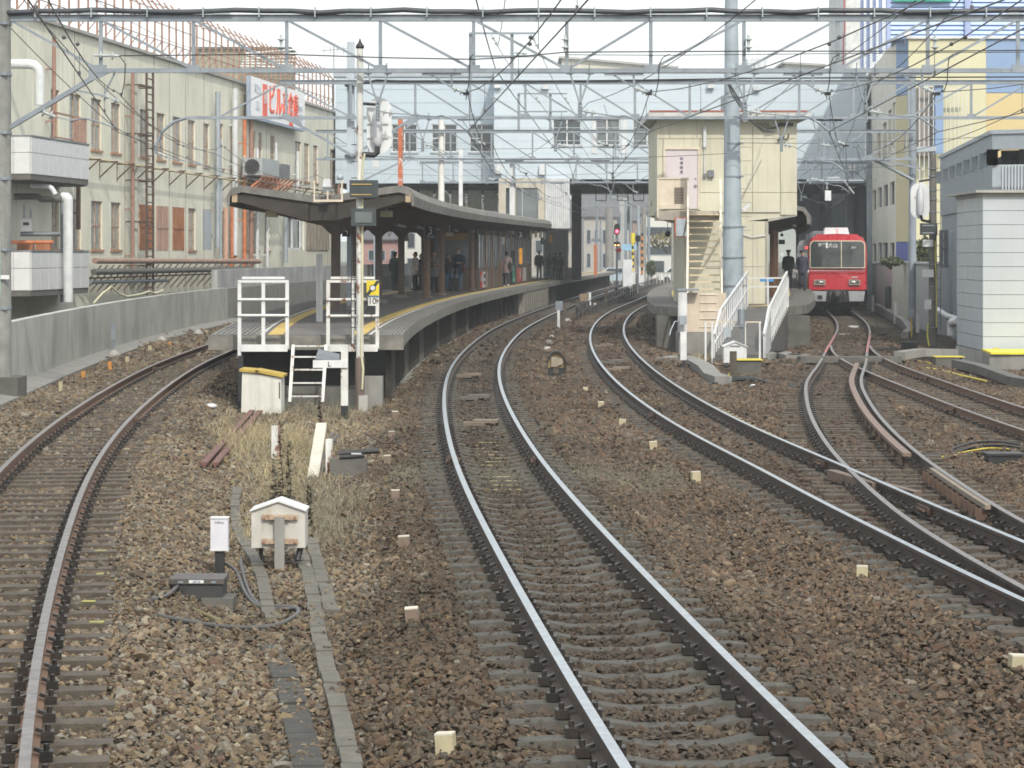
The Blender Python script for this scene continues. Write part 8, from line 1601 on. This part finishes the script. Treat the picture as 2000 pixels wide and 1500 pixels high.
for k,(px,py,w_) in enumerate(((1069,686,22),(1072,672,18),(1078,662,14),(1108,628,14),(1162,596,12),(1222,582,10),(222,694,26),(316,666,22),(387,652,20),(457,637,16))):
    z=-.3 if px>900 else -.12; g_=G(px,py) if px>900 else Vector((XP(px,YG(py,-.1)),YG(py,-.1),-.1)); r=w_/2*g_.y/5000; mb=MB(); mb.lathe([(r,0),(r,.03),(r*.55,.12),(r*.4,.14)],g_,6); solo('concrete_cone',mb,conc_l,('pale cone weight closest behind the tan dome','second pale cone weight behind the tan dome','third pale cone weight behind the tan dome','grey cone weight among the post group','grey cone weight by the slanting white peg','farthest small cone weight between the tracks','grey cone weight with a peg at the foot of the wall','second grey cone weight along the wall foot','third grey cone weight along the wall foot','fourth grey cone weight near the platform corner')[k],'cone weight')
g_=Vector((XP(221,YG(688,-.1)),YG(688,-.1),-.1)); mb=MB(); mb.box(g_.x-.03,g_.x+.03,g_.y,g_.y+.02,.0,.5); mb.box(g_.x-.07,g_.x+.07,g_.y-.02,g_.y,.25,.75); solo('wall_peg',mb,steel,'grey peg standing on the nearest wall cone','peg')
for k,(px,pb,pt,c) in enumerate(((119,764,746,0),(163,741,725,1),(215,722,706,1),(249,708,696,0),(293,687,675,0),(331,679,668,1),(402,654,645,0))):
    stake(('white topped','orange','orange','white topped','white topped','orange','white topped')[k]+' small peg beside the wall path, number %s from the left'%('one','two','three','four','five','six','seven')[k],px,pb,pt,7,(post_y,mat('orange_peg',(.55,.25,.06),(.45,.2,.06),.8))[c],-.16,'peg','peg')
# tan dome signal
dm=thing('ground_signal','tan dome shaped ground signal with a black hood rim on a concrete base','ground signal',tuple(G(1087,742,-.34))); Y=YG(742,-.34); c=P(1087,710,Y); w_=34*Y/5000/2
ring=[(c.x+w_*q*math.cos(a),Y-.12,ZP(718,Y)+w_*1.75*q*math.sin(a)) for q,A in ((1.02,np.linspace(0,math.pi,18)),(1.13,np.linspace(math.pi,0,18))) for a in A]
pts=[(c.x+w_*math.cos(a),Y,ZP(718,Y)+w_*1.75*math.sin(a)) for a in np.linspace(0,math.pi,18)]
mb=MB(); mb.ext(pts,(0,.30,0)); part('housing', mb, mat('tan_dome',(.34,.24,.11),(.27,.19,.10),.6,sc=6,rust=.2), dm)
mb=MB(); 
mb.ext(ring,(0,.40,0))
part('hood', mb, black, dm); mb=MB(); mb.box(c.x-.13,c.x+.03,Y-.08,Y-.002,ZP(716,Y),ZP(697,Y)); mb.tube([(c.x+.07,Y-.01,ZP(706,Y)),(c.x+.07,Y-.07,ZP(706,Y))],.09,12); part('lamp_box', mb, mat('dome_lamp_box',(.38,.33,.25),rough=.6), dm)
mb=MB(); mb.box(c.x-w_,c.x-w_*.35,Y-.02,Y+.3,-.25,ZP(718.5,Y)); mb.box(c.x+w_*.25,c.x+w_,Y-.02,Y+.3,-.25,ZP(718.5,Y)); part('foot', mb, black, dm); mb=MB(); mb.box(c.x-w_*1.15,c.x+w_*1.15,Y-.15,Y+.4,-.45,-.251); part('base', mb, conc_d, dm)
# gabled box on a post, white small box, black bond box
gbx=thing('gabled_box','rust stained white gabled box on a concrete post with cross brackets','equipment box',tuple(G(546,1106,-.38))); Y=YG(1104,-.38); wm_=mat('rust_stained_white',(.50,.49,.46),(.42,.41,.38),.6,sc=5,streak=.3,rust=.28,rustc=(.40,.28,.14))
x0,x1=XP(491,Y),XP(596,Y); zb1,zs1,zp1=ZP(1070,Y),ZP(998,Y),ZP(980,Y); xm=(x0+x1)/2
mb=MB(); mb.ext([(x0,Y,zb1),(x1,Y,zb1),(x1,Y,zs1),(xm,Y,zp1),(x0,Y,zs1)],(0,.35,0)); part('case', mb, wm_, gbx)
for e,xe in ((-1,x0),(1,x1)): mb=MB(); mb.ext([(xm,Y-.03,zp1+.002),(xe+e*.012,Y-.03,zs1-.004),(xe+e*.012,Y-.03,zs1+.012),(xm,Y-.03,zp1+.02)],(0,.41,0)); part('roof_plate', mb, white, gbx)
for py in (1010,1057): mb=MB(); mb.box(XP(512,Y),XP(582,Y),Y-.04,Y-.002,ZP(py+5,Y),ZP(py-5,Y)); mb.box(XP(528,Y),XP(566,Y),Y-.065,Y-.041,ZP(py+4,Y),ZP(py-2,Y)); part('bracket', mb, mat('rusted_bracket',(.42,.34,.26),(.30,.20,.13),.8,sc=12,rust=.3), gbx)
mb=MB(); mb.box(XP(538,Y),XP(557,Y),Y-.10,Y-.067,-.5,ZP(1008,Y)); part('post', mb, conc, gbx); mb=MB(); [mb.tube([(XP(px,Y),Y-.045,ZP(py,Y)),(XP(px,Y),Y-.06,ZP(py,Y))],.014,8) for px in (517,577) for py in (1010,1057)]; part('bolt', mb, rusty, gbx)
mb=MB(); mb.tube([(XP(508,Y),Y+.1,zb1),(XP(508,Y),Y+.1,zb1-.08),(XP(512,Y),Y+.1,-.34)],.02,6); mb.tube([(XP(586,Y),Y+.1,zb1),(XP(580,Y),Y+.05,-.34)],.03,6); part('conduit', mb, rubber, gbx)
wb=thing('small_white_box','small upright white box on a black stub post beside the gabled box','box',tuple(G(427,1118,-.38))); Y=YG(1118,-.38); mb=MB(); mb.box(XP(411,Y),XP(445,Y),Y,Y+.12,ZP(1073,Y),ZP(1013,Y)); bx=part('case', mb, mat('lilac_white_box',(.60,.60,.66),(.55,.55,.6),.45,streak=.1), wb); mb=MB(); mb.box(XP(410,Y),XP(446,Y),Y-.01,Y+.13,ZP(1076,Y),ZP(1073,Y)-.001); mb.box(XP(410,Y),XP(446,Y),Y-.01,Y+.13,ZP(1013,Y)+.001,ZP(1011,Y)); part('lid', mb, white, wb)
text('lettering','71RT-2',.028,(XP(428,Y),Y-.004,ZP(1021,Y)),FRONT,blet,wb,ext=.001); mb=MB(); mb.box(XP(419,Y),XP(437,Y),Y+.02,Y+.1,-.5,ZP(1076,Y)-.001); part('stub_post', mb, black, wb)
ib2=thing('impedance_bond','black lidded track bond box with cables on a concrete block','equipment box',tuple(G(390,1180,-.4))); Y=22.6
mb=MB(); mb.box(XP(331,Y),XP(437,Y),Y,Y+.42,ZP(1141,Y),ZP(1131,Y)); part('lid', mb, mat('dusty_black_lid',(.06,.05,.048),(.09,.08,.075),.6,sc=12), ib2)
mb=MB(); mb.box(XP(336,Y),XP(434,Y),Y+.02,Y+.40,-.36,ZP(1141,Y)-.001); part('tank', mb, mat('black_tank',(.028,.03,.032),(.05,.05,.05),.5), ib2)
mb=MB(); [mb.box(XP(a,Y),XP(a+10,Y),Y-.012,Y-.001,ZP(1139,Y),ZP(1135,Y)) for a in (348,412)]; part('latch', mb, steel, ib2); mb=MB(); mb.box(XP(369,Y),XP(398,Y),Y-.008,Y-.001,ZP(1139,Y),ZP(1133,Y)); part('nameplate', mb, white, ib2); text('lettering','24T-R',.026,(XP(384,Y),Y-.012,ZP(1136,Y)),FRONT,mat('plate_blue',(.1,.15,.3),rough=.5),ib2,ext=.001)
mb=MB(); mb.box(XP(394,Y),XP(456,Y),Y-.05,Y+.3,-.5,ZP(1168,Y)); part('block', mb, conc_d, ib2)
def cable(lab,pts,r,m=rubber,z=-.34,lift=None,name='cable'):
    q=[G(p[0],p[1])+Vector((0,0,(p[2] if len(p)>2 else 0)+.02)) for p in pts]
    # refine
    out=[]
    for i in range(len(q)-1):
        p0=q[max(i-1,0)];p1=q[i];p2=q[i+1];p3=q[min(i+2,len(q)-1)]
        for k in range(6): t=k/6; out.append(.5*((2*p1)+(p2-p0)*t+(2*p0-5*p1+4*p2-p3)*t*t+(3*p1-p0-3*p2+p3)*t**3))
    out.append(q[-1]); mb=MB(); mb.tube(out,r,8); return solo(name,mb,m,lab,'cable')
cab_m=mat('grey_rubber_cable',(.09,.085,.085),(.06,.058,.058),.5)
cable('thick dark cable looping from the left ballast under the black box',[(305,1206),(350,1216),(430,1228),(500,1230),(545,1224),(575,1208),(583,1198),(572,1190),(530,1188),(500,1180),(480,1150,.03),(470,1122,.12)],.020,cab_m)
cable('inner thick cable beside it curving up to the black box',[(440,1128,.12),(462,1140,.1),(478,1165,.03),(500,1185),(540,1193),(570,1192),(588,1194)],.016,cab_m)
cable('grey cable end left of the black box',[(296,1176),(325,1168),(350,1158,.05)],.018,cab_m)
cable('olive rod lying before the black box',[(372,1192),(405,1206),(432,1218)],.018,mat('olive_rod',(.18,.15,.08),rough=.8))
cable('short dark rod behind the small white box',[(372,1092),(400,1102),(420,1108)],.015,rusty_d)
# troughs made of lids
lidm=mat('trough_lid',(.15,.138,.115),(.10,.094,.08),.9,sc=6,bump=.5,fine=.2)
def trough(lab,pts,w_,m,n,z=-.33,th=.07):
    q=[G(a,b)+Vector((0,0,z+.333)) for a,b in pts]; L=[0]
    for a,b in zip(q[:-1],q[1:]): L.append(L[-1]+(b-a).length)
    def at(s): 
        i=min(len(L)-2,max(0,int(np.searchsorted(L,s)-1))); f=(s-L[i])/(L[i+1]-L[i]); return q[i].lerp(q[i+1],f)
    t=thing('cable_trough',lab,'cable trough',tuple(q[len(q)//2])); k=0; s=0
    while s < L[-1]-.1:
        a=at(s+.008); b=at(min(s+n-.008,L[-1])); j=Vector((random.uniform(-.01,.01),0,random.uniform(-.008,.01))); mb=MB(); mb.bar(a+j,b+j,w_,th); part('lid', mb, m, t); s+=n
    return t
trough('light trough of concrete lids running down past the gabled box',[(586,1078),(600,1120),(613,1170),(622,1230),(632,1290),(655,1370),(680,1470),(700,1560)],.125,lidm,.5)
trough('second narrower trough of lids close beside the light one',[(606,1058),(622,1110),(640,1170),(648,1200)],.12,lidm,.5)
trough('left curving trough of concrete lids below the small white box',[(464,955),(458,985),(462,1030),(475,1062),(500,1098),(512,1140),(522,1180),(530,1215)],.115,lidm,.42)
trough('dark sunken trough lids at the bottom left of the gabled box',[(530,1262),(555,1320),(578,1400),(598,1490),(615,1560)],.19,mat('dark_trough_lid',(.06,.057,.052),(.04,.038,.035),.9,sc=6,bump=.5),.55,z=-.345)
# old rails lying about
for k,(a,b,c,d,lab) in enumerate((((398,918),(505,797),0,0,'left old rust red rail lying pointing at the platform'),((420,918),(520,797),0,0,'right old rust red rail lying beside it'))):
    p,q=G(*a,z=-.30),G(*b,z=-.25); mb=MB(); d_=(q-p).normalized(); sd_=Vector((d_.y,-d_.x,0)); mb.sweep([(u,w+.06) for u,w in [(-.05,.05),(.05,.05),(.05,.02),(.015,0),(.015,-.06),(.06,-.08),(-.06,-.08),(-.015,-.06),(-.015,0),(-.05,.02)]],[(p,sd_),(q,sd_)]); solo('old_rail',mb,mat('old_rail_rust',(.17,.085,.07),(.12,.06,.05),.8,sc=5,bump=.2),lab,'old rail')
p=G(611,935,-.38); q=P(628,830,39.5); mb=MB(); mb.bar(p,q,.16,.07); solo('leaning_plank',mb,mat('pale_plank',(.58,.54,.46),(.5,.47,.4),.8,sc=4,streak=.2),'pale plank leaning over among the dry weeds','plank')
wp=thing('weathered_post','white flaking post with cables strapped to it beside the leaning plank','post',tuple(G(643,930,-.4))); Y=YG(925,-.4); mb=MB(); mb.box(XP(636,Y),XP(649,Y),Y,Y+.1,-.5,ZP(858,Y)); part('post', mb, white_r, wp)
wp2=thing('weathered_post','short pale post with a rusty edge left among the dry weeds','post',tuple(G(536,910,-.4))); Y=YG(902,-.4); mb=MB(); mb.box(XP(530,Y),XP(543,Y),Y,Y+.1,-.5,ZP(832,Y)); part('post', mb, white_r, wp2); mb=MB(); mb.box(XP(544,Y),XP(548,Y),Y,Y+.06,-.45,ZP(829,Y)); part('edge', mb, rusty, wp2)
cable('grey bundle of cables falling from the flaking post',[(600,938),(620,925,.02),(634,905,.10),(643,890,.22),(652,885,.3)],.02,cab_m,z=-.38)
cable('second grey cable beside the bundle at the flaking post',[(606,938),(628,926,.02),(642,906,.10),(650,892,.2),(660,886,.28)],.018,cab_m,z=-.38)
sm2=thing('cable_fitting','black cable joint lying on a concrete sleeper end beside the flaking post','cable fitting',tuple(G(690,925,-.4))); Y=YG(928,-.4); mb=MB(); mb.box(XP(644,Y),XP(716,Y),Y,Y+.22,-.5,ZP(896,Y)); part('sleeper_end', mb, conc_d, sm2)
mb=MB(); mb.tube([P(662,886,Y+.05),P(740,880,Y+.1)],.04,8); mb.tube([P(663,893,Y),P(712,890,Y)],.03,8); part('joint', mb, rubber, sm2); mb=MB(); mb.obox(P(696,886,Y-.03),.14,.01,.02); part('label_strip', mb, white, sm2)
cable('brown rod running from the cable joint to the marker stone',[(712,884,.28),(740,890,.2),(758,884,.12),(766,872,.1)],.015,rusty_d,z=-.38)
for k,pts in enumerate((((612,975),(660,950),(720,920),(752,905)),((640,965),(700,935),(748,910)),((690,880),(735,862),(752,858)))): cable(('long dark rod curving through the weeds','shorter dark rod beside it','thin dark rod above the cable joint')[k],pts,.018,rusty_d,z=-.36)
cable('black hoses curling on the ballast near the yellow topped block',[(1375,757),(1400,748,.02),(1425,742,.04),(1470,744,.05),(1500,750,.02),(1560,758)],.028,rubber,z=-.28)
cable('second black hose beside the yellow topped block',[(1364,760),(1395,752,.02),(1440,748,.05),(1480,747,.03)],.025,rubber,z=-.28)
mb=MB(); g_=G(1445,746,-.24); mb.obox(g_+Vector((0,0,.06)),.75,.25,.09); solo('flat_black_box',mb,black,'flat black box lying by the wooden stake','box')
mb=MB(); g_=G(1962,905,-.28); mb.box(g_.x-.22,g_.x+.25,g_.y,g_.y+.35,-.3,-.13); mb.box(g_.x-.25,g_.x+.28,g_.y-.03,g_.y+.37,-.129,-.10); solo('impedance_bond',mb,black,'flat black lidded bond box near the right edge below the siding','equipment box')
cable('pair of black cables curving to the right black box',[(1790,888),(1820,890),(1860,882,.02),(1900,874,.05),(1950,872,.05),(2020,876)],.018,rubber,z=-.26)
cable('second black cable of the pair curving to the right edge',[(1800,892),(1850,890),(1900,880,.03),(1960,878,.04),(2020,884)],.016,rubber,z=-.26)
cable('thin yellow cable beside the pair of black cables',[(1840,895),(1880,888,.01),(1930,882,.03),(1970,884,.03)],.009,yellow,z=-.26)
cable('thin brown cable lying low at the right edge',[(1900,935),(1940,922),(2020,905)],.01,rusty_d,z=-.26)
pm_=thing('point_machine','black point machine with rods right of the turnout','point machine',tuple(G(1775,688,-.28))); g_=G(1776,688,-.28); mb=MB(); mb.obox(g_+Vector((0,0,.14)),.42,.5,.24); mb.obox(g_+Vector((0,0,.28)),.5,.4,.04); part('case', mb, black, pm_); mb=MB(); mb.tube([g_+Vector((-.9,0,.06)),g_+Vector((.75,.1,.08))],.05,8); mb.obox(g_+Vector((-.5,0,.04)),.5,.12,.06); mb.obox(g_+Vector((.5,0,.06)),.5,.12,.06); part('rod', mb, black, pm_)
cable('rod linking the points under the two middle right rails',[(1562,940),(1600,942),(1650,941)],.03,rusty_d,z=-.2)
cable('thin rods curving between the crossing rails',[(1630,985),(1665,980),(1680,970),(1668,958)],.012,rusty_d,z=-.2)
mb=MB(); g_=G(1668,640,-.2); mb.box(g_.x-.18,g_.x+.18,g_.y,g_.y+.5,-.2,-.13); solo('track_beacon',mb,fpale,'pale square beacon between the rails before the red train','beacon'); mb=MB(); g_=G(1652,655,-.2); mb.box(g_.x-.25,g_.x+.25,g_.y,g_.y+.25,-.2,-.14); solo('track_beacon',mb,conc_l,'second pale beacon between the rails nearer the turnout','beacon')
for k,(T,py) in enumerate(((TM,828),(TM,778),(TM,735),(TB,590+50),(TB,676),(TB,708),(TB,722))):
    Y=YG(py,-.16); c=T.off(Y,.12 if k<2 else -.05); mb=MB(); mb.obox((c.x,c.y,-.11),.42,.35,.05,-.06); mb.obox((c.x-.2,c.y-.1,-.15),.35,.3,.06); solo('track_beacon',mb,(mat('tan_beacon',(.20,.165,.13),(.14,.115,.09),.8),conc_d)[k%2],('tan plate beacon between the middle rails beyond the rail joint','dark plate beacon between the middle rails','small dark beacon farther up the middle track','first beacon in the far bend of the next track','second beacon in the bend of the next track','third beacon in the bend of the next track','fourth beacon in the bend of the next track')[k],'beacon')
# black guard fence between the main tracks
gf=thing('guard_fence','low black guard fence with two rails between the main tracks in the distance','fence',(4,120,-.3))
fy=list(np.arange(112,240,4.0)); fx=lambda Y:(TM.at(Y)+TB.at(Y))/2
for Y in fy: mb=MB(); mb.box(fx(Y)-.03,fx(Y)+.03,Y-.03,Y+.03,-.35,.40); part('post', mb, black, gf)
for z in (.05,.38):
    mb=MB(); mb.tube([(fx(Y),Y,z) for Y in fy],.035,6); part('rail', mb, black, gf)
# ------------------------------------------------------------------ dry weeds
def grass(lab,patches,m,seed,h=.3):
    r_=np.random.default_rng(seed); V=[];F=[]
    for px,py,wx,wy,n,hh in patches:
        for i in range(n):
            a,b=px+r_.normal(0,wx),py+r_.normal(0,wy); Y=YG(max(b,640),-.38); x=XP(a,Y); z=float(gz(x,Y)); L=hh*r_.uniform(.2,.85); d=r_.normal(0,1.0,2); w_=r_.uniform(.002,.0045); ang=r_.uniform(0,3.14); ux,uy=math.cos(ang)*w_,math.sin(ang)*w_; o=len(V)
            t1=(x+d[0]*L*.3,Y+d[1]*L*.3,z+L*.65); t2=(x+d[0]*L*.8,Y+d[1]*L*.8,z+L*(.95 if abs(d[0])<.6 else .6))
            V+= [(x-ux,Y-uy,z-.02),(x+ux,Y+uy,z-.02),(t1[0]+ux*.8,t1[1]+uy*.8,t1[2]),(t1[0]-ux*.8,t1[1]-uy*.8,t1[2]),t2]; F+=[(o,o+1,o+2,o+3),(o+3,o+2,o+4)]
    mb=MB(); mb.add(V,F); o=solo('dry_grass',mb,m,lab,'grass',kind='stuff'); return o
dry=mat('dry_straw',(.40,.34,.20),(.24,.20,.125),.9,sc=8,fine=0); dryg=mat('greyish_dry_stems',(.24,.22,.16),(.17,.16,.11),.9,sc=8,fine=0)
grass('tangled dry straw grass around the fallen rails and posts',[(455,868,12,8,700,.42),(500,850,12,7,500,.38),(565,862,14,10,600,.42),(612,890,8,8,400,.4),(500,865,28,14,700,.30),(470,880,20,12,400,.26),(560,830,40,22,500,.28),(600,905,50,22,800,.24),(560,950,50,18,700,.2),(480,1030,25,16,350,.16),(660,830,30,20,600,.26),(540,910,30,20,700,.3),(440,840,18,14,300,.4)],dry,1)
grass('greyish dry stems between the cabinet and the gabled box',[(640,800,45,14,1100,.3),(600,960,60,25,1100,.22),(660,1000,40,30,800,.2),(580,800,50,12,500,.35),(700,760,30,15,300,.3),(640,1040,25,20,400,.22)],dryg,2)
grass('yellowish dry grass at the foot of the right ramp',[(1365,700,20,10,900,.3),(1350,680,15,8,400,.3),(1400,705,25,8,500,.25),(1540,660,25,8,500,.2),(1590,655,30,10,600,.2),(1500,700,30,6,300,.15),(1750,670,40,10,500,.12),(1800,690,50,8,400,.12)],dry,3)
gr=mat('fresh_weed_green',(.07,.13,.035),(.10,.17,.05),.8,sc=8)
grass('small green weeds by the platform piles and the ramp',[(800,720,7,6,200,.2),(690,700,12,6,150,.3),(1520,668,12,4,160,.15),(1525,655,6,3,100,.15),(590,912,12,5,100,.1)],gr,4)
def weed(lab,px,pb,pt,seed,m):
    r_=random.Random(seed); g_=G(px,pb,-.38); h=(pb-pt)*g_.y/5000; t=thing('tall_weed',lab,'weed',tuple(g_)); mb=MB(); st_=[g_+Vector((.02*math.sin(k),0,h*k/6)) for k in range(7)]; mb.tube(st_,[.007]*6+[.003],5); part('stem', mb, m, t); mb=MB()
    for i in range(190):
        f=r_.random(); p=g_+Vector((0,0,h*f)); a=r_.uniform(0,6.28); L=.05*(1.3-f*.5)*r_.uniform(.6,1.4); d=Vector((math.cos(a),math.sin(a),r_.uniform(-.2,.7)))*L; u=Vector((-math.sin(a),math.cos(a),.3))*L*.28; mb.add([p,p+d*.5+u,p+d,p+d*.5-u],[(0,1,2,3)])
    part('leaves', mb, m, t); return t
wdm=mat('dark_dead_weed',(.085,.075,.05),(.12,.10,.065),.9,sc=9)
weed('tallest dark dead weed left behind the gabled box',549,985,825,1,wdm); weed('second dark dead weed right beside the tallest one',565,985,860,2,wdm); weed('short bushy dead weed right behind the gabled box',604,1030,945,3,wdm); weed('thin dead weed left in the straw',536,985,890,4,dryg)
weed('reddish dead weed below the ladder',625,840,770,5,mat('reddish_weed',(.14,.085,.07),rough=.9))
# debris
for k,(px,py,w_,m,lab) in enumerate(((412,797,26,fpale,'crumpled white scrap beside the left track'),(1472,756,16,white,'crumpled white bag by the black hoses'),(917,988,10,conc_l,'pale flat stone left of the middle track'))):
    g_=G(px,py,-.3); r=w_/2*g_.y/5000; mb=MB(); ell(mb,g_+Vector((0,0,r*.3)),r,r*.8,r*.4,7,5); solo('scrap',mb,m,lab,'scrap')
g_=G(735,800,-.4)
mb=MB(); mb.box(XP(672,52),XP(700,52),51.6,52.2,-.45,ZP(762,51.6)); mb.box(XP(700,51),XP(745,51),51.3,51.8,-.45,ZP(736,51.3)); solo('concrete_block',mb,conc,'grey concrete footing blocks beside the signal mast foot','block')

# ------------------------------------------------------------------ hazy air
hz=MB().box(-960,960,-90,2620,-4.5,60); ho=solo('haze',hz,None,None,None,loc=(0,0,0)) if False else None
hme=hz.mesh('haze',conc); hme.materials.clear(); hm_=bpy.data.materials.new('hazy_air'); hm_.use_nodes=True; N_2=hm_.node_tree; 
for n in list(N_2.nodes): 
    if n.type!='OUTPUT_MATERIAL': N_2.nodes.remove(n)
pv=N_2.nodes.new('ShaderNodeVolumePrincipled'); pv.inputs['Color'].default_value=(.90,.95,1,1); pv.inputs['Density'].default_value=.0005; pv.inputs['Anisotropy'].default_value=0.0
N_2.links.new(pv.outputs[0],[n for n in N_2.nodes if n.type=='OUTPUT_MATERIAL'][0].inputs['Volume']); hme.materials.append(hm_)
ho=bpy.data.objects.new('haze',hme); COL.objects.link(ho); ho['kind']='stuff'
